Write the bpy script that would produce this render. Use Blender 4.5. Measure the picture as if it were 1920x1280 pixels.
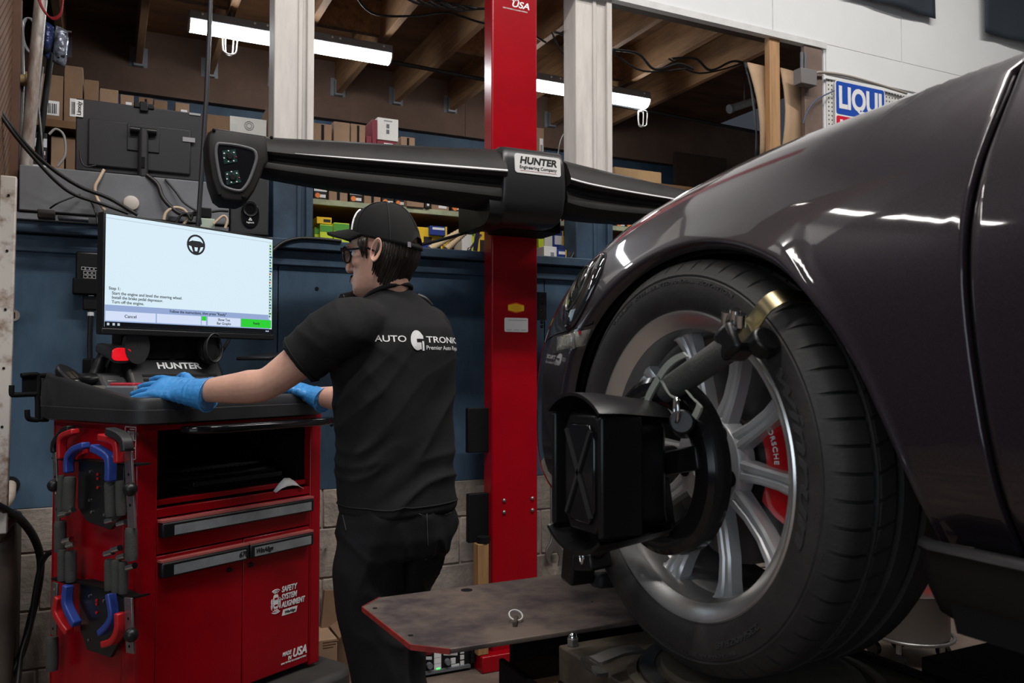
import bpy, bmesh, math, random
from mathutils import Matrix, Vector, Euler, noise
from mathutils.bvhtree import BVHTree
R = math.radians
scene = bpy.context.scene
COL = scene.collection
for o in list(bpy.data.objects): bpy.data.objects.remove(o)

# ---------------------------------------------------------------- camera, light, exposure
FPX = 1550.0; YAW = R(26.2); PIT = math.atan(50/FPX); CAMH = 1.27
fw = Vector((math.sin(YAW)*math.cos(PIT), math.cos(YAW)*math.cos(PIT), math.sin(PIT)))
rt = Vector((math.cos(YAW), -math.sin(YAW), 0)); upv = rt.cross(fw)
CAM = Vector((0, 0, CAMH))
cd = bpy.data.cameras.new('camera'); cam = bpy.data.objects.new('camera', cd); COL.objects.link(cam)
cd.sensor_width = 36; cd.lens = FPX/1920*36; cd.clip_start = .02
cam.matrix_world = Matrix(((rt.x, upv.x, -fw.x, 0), (rt.y, upv.y, -fw.y, 0), (rt.z, upv.z, -fw.z, CAMH), (0, 0, 0, 1)))
cd.dof.use_dof = True; cd.dof.focus_distance = 2.45; cd.dof.aperture_fstop = 9
scene.camera = cam
scene.view_settings.view_transform = 'Standard'; scene.view_settings.look = 'None'
scene.view_settings.gamma = 1; scene.view_settings.exposure = .18; scene.view_settings.use_curve_mapping = False
w = bpy.data.worlds.new('world'); scene.world = w; w.use_nodes = True
w.node_tree.nodes['Background'].inputs[0].default_value = (.55, .62, .75, 1)
w.node_tree.nodes['Background'].inputs[1].default_value = .06
def area(name, loc, size, power, col=(1, .96, .92), rot=(0, 0, 0), spread=180):
    l = bpy.data.lights.new(name, 'AREA'); l.shape = 'RECTANGLE'; l.size, l.size_y = size
    l.energy = power; l.color = col; l.spread = R(spread)
    o = bpy.data.objects.new(name, l); COL.objects.link(o); o.location = loc; o.rotation_euler = rot
    return o
# shop tube rows on the high ceiling (run along the room's width) and an added daylight fill, as from an assumed unseen bay door, behind camera left
area('tube_row', (-2.0, 3.1, 3.5), (1.2, .07), 14)
area('tube_row', (-.75, 3.1, 3.5), (.9, .07), 12)
area('tube_row', (1.0, 1.4, 4.3), (2.4, .12), 95)
area('tube_row', (3.8, 1.6, 4.6), (2.4, .12), 70)
area('tube_row', (-1.2, .2, 4.3), (2.4, .12), 60)
area('bay_door_daylight', (-3.0, -2.2, 1.9), (3.0, 2.4), 44, (.80, .90, 1), (R(80), 0, R(-52)))

def at(px, py, X=None, Y=None, Z=None, d=None):
    r = fw + rt*((px-960)/FPX) - upv*((py-640)/FPX)
    t = d if d is not None else X/r.x if X is not None else Y/r.y if Y is not None else (Z-CAMH)/r.z
    return CAM + r*t

# ---------------------------------------------------------------- materials
MATS = {}
def mat(name, col, rough=.5, metal=0, var=0, vs=6, col2=None, bump=0, bs=60, coat=0, spec=.5, emit=None, es=1, alpha=1, trans=0, ior=1.45, stretch=None, detail=6, fac=(.35, .7)):
    if name in MATS: return MATS[name]
    m = bpy.data.materials.new(name); m.use_nodes = True; nt = m.node_tree; b = nt.nodes['Principled BSDF']
    b.inputs['Base Color'].default_value = (*col, 1); b.inputs['Roughness'].default_value = rough; b.inputs['Metallic'].default_value = metal
    b.inputs['Specular IOR Level'].default_value = spec; b.inputs['Coat Weight'].default_value = coat; b.inputs['Coat Roughness'].default_value = .04
    b.inputs['IOR'].default_value = ior
    if trans: b.inputs['Transmission Weight'].default_value = trans
    if emit: b.inputs['Emission Color'].default_value = (*emit, 1); b.inputs['Emission Strength'].default_value = es
    if alpha < 1: b.inputs['Alpha'].default_value = alpha
    if var or bump:
        tc = nt.nodes.new('ShaderNodeTexCoord'); mp = nt.nodes.new('ShaderNodeMapping'); nt.links.new(tc.outputs['Object'], mp.inputs[0])
        if stretch: mp.inputs['Scale'].default_value = stretch
    if var:
        n = nt.nodes.new('ShaderNodeTexNoise'); n.inputs['Scale'].default_value = vs; n.inputs['Detail'].default_value = detail; n.inputs['Roughness'].default_value = .65
        nt.links.new(mp.outputs[0], n.inputs['Vector'])
        cr = nt.nodes.new('ShaderNodeValToRGB'); cr.color_ramp.elements[0].position = fac[0]; cr.color_ramp.elements[1].position = fac[1]
        c2 = col2 or tuple(c*(1-var) for c in col)
        cr.color_ramp.elements[0].color = (*c2, 1); cr.color_ramp.elements[1].color = (*col, 1)
        nt.links.new(n.outputs['Fac'], cr.inputs[0]); nt.links.new(cr.outputs[0], b.inputs['Base Color'])
    if bump:
        n2 = nt.nodes.new('ShaderNodeTexNoise'); n2.inputs['Scale'].default_value = bs; n2.inputs['Detail'].default_value = 4
        nt.links.new(mp.outputs[0], n2.inputs['Vector'])
        bp = nt.nodes.new('ShaderNodeBump'); bp.inputs['Strength'].default_value = bump; bp.inputs['Distance'].default_value = .004
        nt.links.new(n2.outputs['Fac'], bp.inputs['Height']); nt.links.new(bp.outputs[0], b.inputs['Normal'])
    MATS[name] = m
    return m
def glow(name, col, s): return mat(name, (0, 0, 0), .5, emit=col, es=s)

RED = mat('red_powder_coat', (.33, .0015, .008), .26, var=.22, vs=3, bump=.03, bs=200, spec=.35)
BLACKP = mat('black_plastic', (.008, .008, .009), .38, spec=.4, bump=.05, bs=400)
BLACKM = mat('black_matte', (.004, .004, .0045), .65, spec=.2)
DARKG = mat('dark_grey_plastic', (.026, .026, .028), .42, var=.3, vs=8, bump=.08, bs=500)
GREYM = mat('grey_painted_metal', (.14, .15, .165), .45, var=.25, vs=4)
SILVER = mat('brushed_silver', (.55, .56, .58), .32, 1, var=.2, vs=30)
CHROME = mat('chrome', (.75, .75, .76), .12, 1)
STEEL = mat('dull_steel', (.32, .31, .30), .4, .9, var=.35, vs=20)
WHITE = mat('white_print', (.8, .8, .8), .5)
INK = mat('black_print', (.01, .01, .01), .5)
RUBBER = mat('rubber', (.012, .012, .013), .72, bump=.1, bs=300)

# ---------------------------------------------------------------- mesh builder
class MB:
    def __init__(s, T=None): s.v = []; s.f = []; s.m = []; s.T = T
    def add(s, vs, fs, mi=0, M=None):
        k = len(s.v)
        for p in vs:
            p = Vector(p)
            if M is not None: p = M @ p
            if s.T is not None: p = s.T @ p
            s.v.append(p)
        for f in fs: s.f.append([i+k for i in f]); s.m.append(mi)
        return s
    def bx(s, x0, x1, y0, y1, z0, z1, mi=0, M=None):
        return s.add([(x, y, z) for z in (z0, z1) for y in (y0, y1) for x in (x0, x1)],
                     [(0, 2, 3, 1), (4, 5, 7, 6), (0, 1, 5, 4), (2, 6, 7, 3), (0, 4, 6, 2), (1, 3, 7, 5)], mi, M)
    def box(s, c, sz, mi=0, rot=None):
        M = Matrix.Translation(c)
        if rot is not None: M = M @ (rot if isinstance(rot, Matrix) else Euler(rot).to_matrix().to_4x4())
        a, b, d = (q/2 for q in sz)
        return s.bx(-a, a, -b, b, -d, d, mi, M)
    def bar(s, p0, p1, wx, wy, mi=0, up=(0, 0, 1)):
        p0, p1 = Vector(p0), Vector(p1); M, L = frame(p0, p1, up)
        return s.bx(-wx/2, wx/2, -wy/2, wy/2, 0, L, mi, M)
    def cyl(s, p0, p1, r0, r1=None, n=16, mi=0, caps=True):
        p0, p1 = Vector(p0), Vector(p1); M, L = frame(p0, p1); r1 = r0 if r1 is None else r1
        vs = [(r*math.cos(2*math.pi*i/n), r*math.sin(2*math.pi*i/n), h) for r, h in ((r0, 0), (r1, L)) for i in range(n)]
        fs = [(i, (i+1) % n, n+(i+1) % n, n+i) for i in range(n)]
        if caps: fs += [tuple(range(n-1, -1, -1)), tuple(range(n, 2*n))]
        return s.add(vs, fs, mi, M)
    def tube(s, pts, r, n=8, mi=0, close=False):
        pts = [Vector(p) for p in pts]; N = len(pts); vs = []; u = None
        for i, p in enumerate(pts):
            a = pts[(i-1) % N] if (i or close) else p; b = pts[(i+1) % N] if (i < N-1 or close) else p
            t = (b-a).normalized()
            if u is None: u = t.cross(Vector((0, 0, 1)) if abs(t.z) < .9 else Vector((1, 0, 0))).normalized()
            u = (u - t*u.dot(t)).normalized(); q = t.cross(u)
            rr = r[i] if isinstance(r, (list, tuple)) else r
            vs += [p + (u*math.cos(2*math.pi*k/n)+q*math.sin(2*math.pi*k/n))*rr for k in range(n)]
        fs = []
        for i in range(N if close else N-1):
            j = (i+1) % N
            fs += [(i*n+k, i*n+(k+1) % n, j*n+(k+1) % n, j*n+k) for k in range(n)]
        if not close: fs += [tuple(range(n-1, -1, -1)), tuple(range((N-1)*n, N*n))]
        return s.add(vs, fs, mi)
    def lathe(s, prof, M=None, n=32, mi=0, a0=0, a1=2*math.pi, caps=False):
        full = abs(a1-a0-2*math.pi) < 1e-6; cols = n if full else n+1
        vs = [(r*math.cos(a0+(a1-a0)*i/n), r*math.sin(a0+(a1-a0)*i/n), h) for r, h in prof for i in range(cols)]
        fs = []
        for k in range(len(prof)-1):
            for i in range(n):
                j = (i+1) % cols
                fs.append((k*cols+i, k*cols+j, (k+1)*cols+j, (k+1)*cols+i))
        if caps:
            if prof[0][0] > 1e-6: fs.append(tuple(range(cols-1, -1, -1)))
            if prof[-1][0] > 1e-6: fs.append(tuple(range((len(prof)-1)*cols, len(prof)*cols)))
        return s.add(vs, fs, mi, M)
    def prism(s, poly, h0, h1, M=None, mi=0):
        n = len(poly)
        vs = [(x, y, h) for h in (h0, h1) for x, y in poly]
        return s.add(vs, [(i, (i+1) % n, n+(i+1) % n, n+i) for i in range(n)]+[tuple(range(n-1, -1, -1)), tuple(range(n, 2*n))], mi, M)
    def grid(s, rows, mi=0, closed=False, M=None):
        c = len(rows[0]); vs = [p for r in rows for p in r]; fs = []
        for i in range(len(rows)-1):
            for k in range(c if closed else c-1):
                j = (k+1) % c
                fs.append((i*c+k, i*c+j, (i+1)*c+j, (i+1)*c+k))
        return s.add(vs, fs, mi, M)
    def loft(s, rings, mi=0, caps=True):
        s.grid(rings, mi, True); n = len(rings[0]); k = len(s.v)-n*len(rings)
        if caps:
            s.f.append([k+i for i in range(n-1, -1, -1)]); s.m.append(mi)
            s.f.append([len(s.v)-n+i for i in range(n)]); s.m.append(mi)
        return s
    def ball(s, c, r, n=16, mi=0, M=None):
        rx, ry, rz = (r, r, r) if not isinstance(r, (tuple, list)) else r
        T = Matrix.Translation(c) @ (M if M is not None else Matrix()) @ Matrix.Diagonal((rx, ry, rz, 1))
        return s.lathe([(max(1e-5, math.sin(math.pi*i/(n//2))), -math.cos(math.pi*i/(n//2))) for i in range(n//2+1)], T, n, mi)
    def build(s, name, mats, parent=None, smooth=None, bevel=0, seg=2, local=False, sub=0, fix=True, **pr):
        me = bpy.data.meshes.new(name); me.from_pydata([tuple(p) for p in s.v], [], s.f)
        for m in (mats if isinstance(mats, (list, tuple)) else [mats]): me.materials.append(m)
        me.polygons.foreach_set('material_index', s.m)
        if fix:
            b = bmesh.new(); b.from_mesh(me); bmesh.ops.recalc_face_normals(b, faces=b.faces); b.to_mesh(me); b.free()
        if smooth is not None:
            me.polygons.foreach_set('use_smooth', [True]*len(me.polygons))
            if smooth < 180: me.set_sharp_from_angle(angle=R(smooth))
        me.update()
        return link(name, me, parent, local, bevel, seg, sub, **pr)
def link(name, me, parent=None, local=False, bevel=0, seg=2, sub=0, **pr):
    o = bpy.data.objects.new(name, me); COL.objects.link(o)
    if parent is not None:
        o.parent = parent
        if not local:
            M = parent.matrix_basis.copy(); q = parent.parent
            if q is not None: M = q.matrix_basis @ parent.matrix_parent_inverse @ M
            o.matrix_parent_inverse = M.inverted()
    if bevel:
        b = o.modifiers.new('bevel', 'BEVEL'); b.width = bevel; b.segments = seg; b.limit_method = 'ANGLE'; b.angle_limit = R(40)
        me.polygons.foreach_set('use_smooth', [True]*len(me.polygons)); me.set_sharp_from_angle(angle=R(50))
    if sub:
        b = o.modifiers.new('sub', 'SUBSURF'); b.levels = b.render_levels = sub
    for k, v in pr.items(): o[k] = v
    return o
def frame(p0, p1, up=(0, 0, 1)):
    z = (p1-p0); L = z.length; z = z/L; up = Vector(up)
    if abs(z.dot(up)) > .98: up = Vector((0, 1, 0)) if abs(z.y) < .9 else Vector((1, 0, 0))
    x = up.cross(z).normalized(); y = z.cross(x)
    return Matrix(((x.x, y.x, z.x, p0.x), (x.y, y.y, z.y, p0.y), (x.z, y.z, z.z, p0.z), (0, 0, 0, 1))), L
def axes(o, x, y, z):
    return Matrix(((x[0], y[0], z[0], o[0]), (x[1], y[1], z[1], o[1]), (x[2], y[2], z[2], o[2]), (0, 0, 0, 1)))
def thing(name, label, cat, loc=(0, 0, 0), rz=0, group=None):
    o = bpy.data.objects.new(name, None); COL.objects.link(o); o.empty_display_size = .05
    o.location = loc; o.rotation_euler = (0, 0, rz); o['label'] = label; o['category'] = cat
    o.matrix_basis = Matrix.Translation(loc) @ Matrix.Rotation(rz, 4, 'Z')
    if group: o['group'] = group
    return o
def tag(o, label, cat, group=None):
    o['label'] = label; o['category'] = cat
    if group: o['group'] = group
    return o
def struct(o): o['kind'] = 'structure'; return o
def rect(w, h, r, n=5):
    out = []
    for cx, cy, a in ((w/2-r, h/2-r, 0), (-w/2+r, h/2-r, 90), (-w/2+r, -h/2+r, 180), (w/2-r, -h/2+r, 270)):
        for i in range(n+1):
            t = R(a+90*i/n); out.append((cx+r*math.cos(t), cy+r*math.sin(t)))
    return out
def ngon(n, r, a=0): return [(r*math.cos(2*math.pi*i/n+a), r*math.sin(2*math.pi*i/n+a)) for i in range(n)]
def smoothpts(pts, k=6):
    pts = [Vector(p) for p in pts]; out = []
    for i in range(len(pts)-1):
        a, b, c, d = pts[max(0, i-1)], pts[i], pts[i+1], pts[min(len(pts)-1, i+2)]
        for j in range(k):
            t = j/k; out.append(.5*((2*b)+(c-a)*t+(2*a-5*b+4*c-d)*t*t+(3*b-a-3*c+d)*t**3))
    return out+[pts[-1]]
def text_mesh(s, size, extrude=.0005, bold=0, shear=0, align='CENTER', sp=1):
    c = bpy.data.curves.new('t', 'FONT'); c.body = s; c.size = size; c.extrude = extrude; c.offset = bold*size; c.shear = shear
    c.align_x = align; c.align_y = 'CENTER'; c.space_character = sp; c.resolution_u = 4
    o = bpy.data.objects.new('t', c); COL.objects.link(o); bpy.context.view_layer.update()
    me = bpy.data.meshes.new_from_object(o.evaluated_get(bpy.context.evaluated_depsgraph_get()))
    bpy.data.objects.remove(o); bpy.data.curves.remove(c)
    return me
def text(name, s, size, m, M, parent, width=None, local=False, **k):
    me = text_mesh(s, size, **k); me.materials.clear(); me.materials.append(m)
    if width:
        xs = [v.co.x for v in me.vertices]; f = width/(max(xs)-min(xs))
        me.transform(Matrix.Diagonal((f, 1, 1, 1)))
    me.transform(M)
    return link(name, me, parent, local)
def dup(o, parent=None):
    c = o.copy(); COL.objects.link(c)
    if parent is not None: c.parent = parent
    for ch in o.children: dup(ch, c)
    return c
def cable(name, pts, r, m, label=None, cat='cable', parent=None, k=6):
    o = MB().tube(smoothpts(pts, k), r, 8).build(name, m, parent, 60)
    if label: tag(o, label, cat)
    return o
FX = Matrix(((1, 0, 0, 0), (0, 0, -1, 0), (0, 1, 0, 0), (0, 0, 0, 1)))     # flat art -> stands upright facing -Y
# ================================================================ setting
YP = 3.4       # partition plane
BLUE = mat('blue_painted_plywood', (.066, .112, .170), .5, var=1, col2=(.028, .056, .092), vs=2.6, stretch=(1.6, 1, .7), bump=.12, bs=90, detail=10, spec=.35)
BLUE2 = mat('blue_trim_paint', (.040, .075, .122), .5, var=.5, vs=5, bump=.1, bs=80)
BLOCK = mat('cinder_block', (.42, .365, .315), .85, var=.55, vs=7, bump=.9, bs=55, detail=10)
MORTAR = mat('mortar', (.33, .285, .24), .9, bump=.4, bs=90)
WOODC = mat('ceiling_plywood', (.22, .105, .045), .75, var=.55, vs=2.5, stretch=(1, 4, 1))
JOIST = mat('joist_lumber', (.42, .23, .11), .7, var=.5, vs=5, stretch=(6, .6, 6))
DARKW = mat('dark_lumber', (.07, .04, .026), .8, var=.4, vs=4)
FLOORM = mat('shop_floor_concrete', (.17, .125, .10), .7, var=.5, vs=5, bump=.2, bs=30)
WWALL = mat('white_wall_paint', (.78, .79, .79), .6, var=.06, vs=2, bump=.05, bs=40)
PALEP = mat('pale_grey_paint', (.66, .62, .58), .6, var=.22, vs=6, stretch=(3, 3, .5), bump=.15, bs=40)
PINE = mat('pine_stud', (.50, .28, .13), .6, var=.35, vs=4, stretch=(8, 8, .6))
TAN = mat('tan_hardboard', (.46, .31, .19), .7, var=.15, vs=3)

struct(MB().bx(-3, 6, -4, 8, -.1, 0).build('floor', FLOORM))
# cinder block wall
wb = struct(MB().bx(-1.2, 4.6, YP+.006, YP+.2, 0, .80).build('wall_back', MORTAR))
rnd = random.Random(3)
bmes = []
for k in range(4):
    me = MB().bx(-.197, .197, 0, .03, .004, .201)
    bmes.append(me)
proto = None
for row in range(4):
    for i in range(-3, 12):
        x = i*.405 + (.2 if row % 2 else 0)
        if x > 4.4: continue
        if proto is None:
            o = MB().bx(-.1995, .1995, 0, .035, .003, .202).build('block', BLOCK, wb, bevel=.005, local=True); proto = o
        else:
            o = proto.copy(); COL.objects.link(o)
        o.location = (x, YP-.002+rnd.uniform(-.002, .003), row*.205)
        if row == 3: o.scale = (1, 1, .78)
# blue panelled partition above the blocks
pt = struct(MB().bx(-.42, 4.55, YP+.02, YP+.06, .77, 1.70).build('partition', BLUE2))
for i, (a, b) in enumerate(((-.42, .62), (.624, 1.84), (1.844, 3.06), (3.064, 4.5))):
    MB().bx(a, b, YP, YP+.022, .772, 1.69).build('panel', BLUE, pt, bevel=.003)
for px, py in ((594, 541), (622, 795)):
    p = at(px, py, Y=YP-.001)
    MB().cyl(p+Vector((0, .001, 0)), p-Vector((0, .001, 0)), .008, n=12).build('hole', BLACKM, pt)
tr = struct(MB().bx(-.42, 4.5, YP-.018, YP+.06, 1.685, 1.745).build('trim_1', BLUE2, bevel=.004))
tr = struct(MB().bx(-.42, 4.5, YP-.05, YP+.30, 1.75, 1.79).build('trim_2', BLUE2, bevel=.004))
# columns in the partition plane: pale above, blue below
def column(px0, px1, n, zc):
    a, b = at(px0, 300, Y=YP).x, at(px1, 300, Y=YP).x
    for z0, z1, m, nm in ((1.79, zc, BLUE2, 'trim_%d' % n), (zc, 3.12, PALEP, 'trim_%d' % (n+1))):
        q = MB().bx(a, b, YP+.02, YP+.14, z0, z1)
        q.bx(b-.03, b, YP-.0, YP+.02, z0, z1)
        q.bx(a+.095, a+.115, YP+.012, YP+.02, z0, z1)
        struct(q.build(nm, m, bevel=.004))
column(514, 588, 3, 2.10); column(1084, 1149, 5, 2.06)
# mezzanine: plywood deck with joists running back, carried by an edge beam and a far ledger
ce = struct(MB().bx(-.6, 4.6, YP, 6.4, 3.32, 3.34).build('ceiling', WOODC))
ZJ = 3.10
jp = None
for i in range(10):
    x = .0+i*.406
    if jp is None:
        jp = o = MB().bx(-.02, .02, YP+.08, 5.5, ZJ, 3.32).build('joist', JOIST, ce, bevel=.003, local=True)
    else:
        o = jp.copy(); COL.objects.link(o)
    o.location = (x-.25, 0, 0)
for i in range(9):
    if i % 2: MB().bx(-.25+i*.406+.02, -.25+(i+1)*.406-.02, 4.42, 4.46, ZJ+.03, 3.32).build('blocking', JOIST, ce)
bm_ = struct(MB().bx(-.6, 3.64, YP+.02, YP+.08, 3.09, 3.32).build('trim_7', DARKW))
bm_ = struct(MB().bx(-.6, 3.66, YP-.02, YP+.02, 3.085, 3.12).build('trim_8', mat('white_trim_paint', (.7, .7, .69), .55, var=.15, vs=9)))
# upper white wall with panel joints
uw = struct(MB().bx(-1.4, 6.5, YP-.002, YP+.02, 3.12, 5.6).build('wall_upper', WWALL))
def xat(px, py): return at(px, py, Y=YP).x
j1, j2, j3 = xat(1446, 40), xat(1688, 120), xat(1900, 60)
for a, b in ((-1.3, 1.1), (1.104, j1), (j1+.006, j2), (j2+.006, j2+1.22), (j2+1.226, 6.4)):
    MB().bx(a, b, YP-.008, YP, 3.12, 5.5).build('panel', WWALL, uw)
# lower right white wall and pegboard
rw = struct(MB().bx(3.66, 6.5, YP+.004, YP+.03, 1.0, 3.12).build('wall_right', WWALL))
zp = at(1560, 140, Y=YP).z
MB().bx(3.67, 6.4, YP-.006, YP+.004, zp, 3.12).build('panel', WWALL, rw)
pg = MB().bx(3.67, 6.4, YP-.004, YP+.004, 1.0, zp-.03); 
PEG = mat('pegboard', (.62, .61, .59), .6)
nt = PEG.node_tree; tc = nt.nodes.new('ShaderNodeTexCoord'); mp = nt.nodes.new('ShaderNodeMapping'); mp.inputs['Scale'].default_value = (40, 0, 40)
fr = nt.nodes.new('ShaderNodeVectorMath'); fr.operation = 'FRACTION'; sb = nt.nodes.new('ShaderNodeVectorMath'); sb.operation = 'SUBTRACT'; sb.inputs[1].default_value = (.5, 0, .5)
ln = nt.nodes.new('ShaderNodeVectorMath'); ln.operation = 'LENGTH'; gt = nt.nodes.new('ShaderNodeMath'); gt.operation = 'GREATER_THAN'; gt.inputs[1].default_value = .2
mx = nt.nodes.new('ShaderNodeMix'); mx.data_type = 'RGBA'; mx.inputs[6].default_value = (.02, .02, .02, 1); mx.inputs[7].default_value = (.62, .61, .59, 1)
for a, b in ((tc.outputs['Object'], mp.inputs[0]), (mp.outputs[0], fr.inputs[0]), (fr.outputs[0], sb.inputs[0]), (sb.outputs[0], ln.inputs[0]), (ln.outputs['Value'], gt.inputs[0]), (gt.outputs[0], mx.inputs[0]), (mx.outputs[2], nt.nodes['Principled BSDF'].inputs['Base Color'])): nt.links.new(a, b)
pg.build('pegboard', PEG, rw)
a, b = xat(1507, 180), xat(1540, 180)
struct(MB().bx(a, b, YP-.01, YP+.02, 1.5, 3.085).build('trim_9', mat('brown_post_paint', (.20, .14, .115), .7, var=.3, vs=6), bevel=.004))
a, b = xat(1444, 180), xat(1463, 180)
st = struct(MB().bx(a, b, YP+.0, YP+.04, 1.7, 3.09).build('trim_10', PINE, bevel=.003))
# far wall of the store behind: blue, brown ledger board above
fwl = struct(MB().bx(-1.0, 5.2, 5.5, 5.56, 0, 3.32).build('wall_far', BLUE))
zl = at(545, 213, Y=5.45).z
for a, b in ((-.9, .95), (.953, 2.3), (2.303, 5.1)): MB().bx(a, b, 5.44, 5.5, zl, 3.32).build('ledger_board', mat('ledger_brown', (.17, .10, .07), .8, var=.3, vs=5), fwl)
for i in range(9):
    x = -.25+i*.406
    MB().bx(x-.028, x+.028, 5.40, 5.44, ZJ-.012, ZJ+.09).bx(x-.05, x+.05, 5.436, 5.44, ZJ-.01, ZJ+.11).build('joist_hanger', mat('galvanised', (.3, .32, .34), .45, .8), fwl)
for px0, px1, py0, py1, m in ((1265, 1360, 285, 400, DARKW),):
    a, b = at(px0, py0, Y=5.3), at(px1, py1, Y=5.3)
    MB().bx(a.x, b.x, 5.28, 5.32, b.z, a.z).build('hanging_board', m, fwl)
# left end wall board of the store (diagonally scored brown board)
LW = mat('brown_scored_board', (.20, .105, .06), .75, var=.3, vs=5)
lw = struct(MB().bx(-.36, -.31, 2.5, 3.42, 1.80, 3.6).build('wall_left', LW))
MB().bx(-.315, -.285, 3.36, 3.42, 1.80, 3.6).build('corner_board', mat('brown_corner', (.13, .06, .035), .7, var=.3, vs=6), lw)
for i in range(64):
    z = 1.5+i*.034
    p, q = Vector((-.3095, 2.55, z)), Vector((-.3095, 3.36, z+.52))
    if z > 3.05: continue
    if z < 1.82: p = p+(q-p)*((1.82-z)/.52)
    MB().bar(p, q, .003, .0025).build('score_line', mat('score_dark', (.06, .03, .02), .8), lw)
struct(MB().bx(-1.2, -1.1, 3.42, 5.5, 0, 3.32).build('wall_store_left', BLUE))
# high shop ceiling and side walls, out of frame
struct(MB().bx(-4.5, 7, -4.5, YP, 5.5, 5.6).build('ceiling_shop', mat('dark_ceiling', (.10, .09, .085), .8)))
struct(MB().bx(6.4, 6.5, -4.5, YP, 0, 5.5).build('wall_side_right', mat('shop_grey_wall', (.30, .30, .30), .7)))
struct(MB().bx(-4.5, -4.4, -1.5, YP, 0, 5.5).build('wall_side_left', mat('shop_dark_wall', (.06, .065, .075), .7)))
struct(MB().bx(-4.5, -.45, YP, YP+.1, 0, 5.5).build('wall_back_left', mat('shop_dark_wall', (.06, .065, .075), .7)))
# ================================================================ store behind the partition
CARD = mat('cardboard', (.32, .205, .13), .8, var=.25, vs=6)
CARD2 = mat('cardboard_dark', (.22, .13, .075), .8, var=.25, vs=6)
KRAFT = mat('kraft_tape', (.42, .27, .15), .5)
BOXW = mat('white_carton', (.70, .69, .66), .6, var=.1, vs=9)
BOXK = mat('black_carton', (.02, .018, .018), .45)
BOXY = mat('yellow_carton', (.75, .48, .02), .5)
BOXG = mat('lime_carton', (.55, .68, .04), .5)
BOXB = mat('blue_carton', (.015, .04, .22), .45)
BOXR = mat('maroon_carton', (.18, .015, .03), .5)
GREENP = mat('green_print', (.08, .30, .04), .5)
ORANGE = mat('orange_print', (.80, .22, .05), .5)
SHELFE = mat('pale_green_shelf', (.42, .46, .30), .6, var=.35, vs=14)
SHELFD = mat('brown_shelf_board', (.16, .08, .03), .7, var=.3, vs=6)
SILV2 = mat('pale_label', (.72, .73, .74), .45)
BEIGEC = mat('beige_cable', (.55, .42, .30), .55)
BLKC = mat('black_cable', (.012, .012, .012), .45)

# fluorescent fixtures under the joists
TUBE = glow('fluorescent_diffuser', (.93, .97, 1), 26)
FIXG = mat('fixture_grey', (.22, .23, .25), .5)
def fixture(x0, x1, zc, lab):
    t = thing('ceiling_light', lab, 'light', ((x0+x1)/2, 4.4, zc+.1), 0, 'tube lights under the mezzanine joists')
    MB().bx(x0, x1, 4.345, 4.455, zc+.018, zc+.066).build('housing', FIXG, t, bevel=.006)
    pr = [(  .055*math.cos(R(180+180*i/12)), .046*math.sin(R(180+180*i/12))) for i in range(13)]
    MB().prism(pr, 0, x1-x0-.016, axes((x0+.008, 4.4, zc+.018), (0, 1, 0), (0, 0, 1), (1, 0, 0))).build('diffuser', TUBE, t, 60)
    for e in (x0, x1-.008):
        MB().prism(pr, 0, .008, axes((e, 4.4, zc+.018), (0, 1, 0), (0, 0, 1), (1, 0, 0))).build('end_cap', mat('fixture_cap', (.5, .5, .52), .5), t)
    for f in (.06, .3, .36, .68, .72, .95):
        x = x0+(x1-x0)*f
        MB().cyl((x, 4.343, zc+.050), (x, 4.346, zc+.050), .006, n=8).build('screw', WHITE, t)
    for f in (.2, .8):
        x = x0+(x1-x0)*f
        MB().cyl((x, 4.4, zc+.066), (x, 4.4, ZJ), .006, n=8).build('hanger', STEEL, t)
fixture(.350, 1.405, 2.990, 'fluorescent tube light behind the left pale column')
fixture(2.09, 3.140, 2.985, 'fluorescent tube light behind the right pale column and red post')
def wire_hook(px, py, lab):
    t = thing('wire_hanger', lab, 'hanger', at(px, py, Y=4.38))
    for s, m in ((1, 0), (.55, .02)):
        p = at(px, py-14, Y=4.38)
        pts = [p+Vector((dx*s*.034, m, dz)) for dx, dz in ((-1, .01), (-1.0, -.04), (-.8, -.075), (0, -.085), (.8, -.075), (1, -.04), (1, .01), (0, .018))]
        MB().tube(smoothpts(pts+[pts[0]]), .004, 6).build('wire_loop', mat('white_wire', (.55, .53, .48), .5), t, 60)
    MB().cyl(at(px, py-14, Y=4.38), at(px, py-14, Y=4.38)+Vector((0, 0, .05)), .004, n=6).build('stem', STEEL, t)
wire_hook(431, 85, 'white wire hanger loop under the left tube light')
wire_hook(1205, 226, 'white wire hanger loop under the right tube light')
tag(MB().cyl((1.41, 4.42, 2.99), (4.2, 4.42, 2.93), .012, n=8).build('conduit', mat('dark_conduit', (.02, .02, .022), .5)), 'thin dark conduit running between and beyond the tube lights', 'conduit')
cable('ceiling_cable', [(1.0, 3.75, 3.06), (1.12, 3.8, 2.97), (1.35, 3.86, 3.02), (1.55, 3.9, 3.09), (1.75, 3.9, 3.075), (1.95, 3.9, 3.09), (2.15, 3.95, 3.06)], .006, BLKC, 'thin black cable drooping from joists right of the left column')
t = thing('cable_bundle', 'tangled black cables stapled over joists right of the right column', 'cable', (2.6, 3.6, 3.05))
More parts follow.
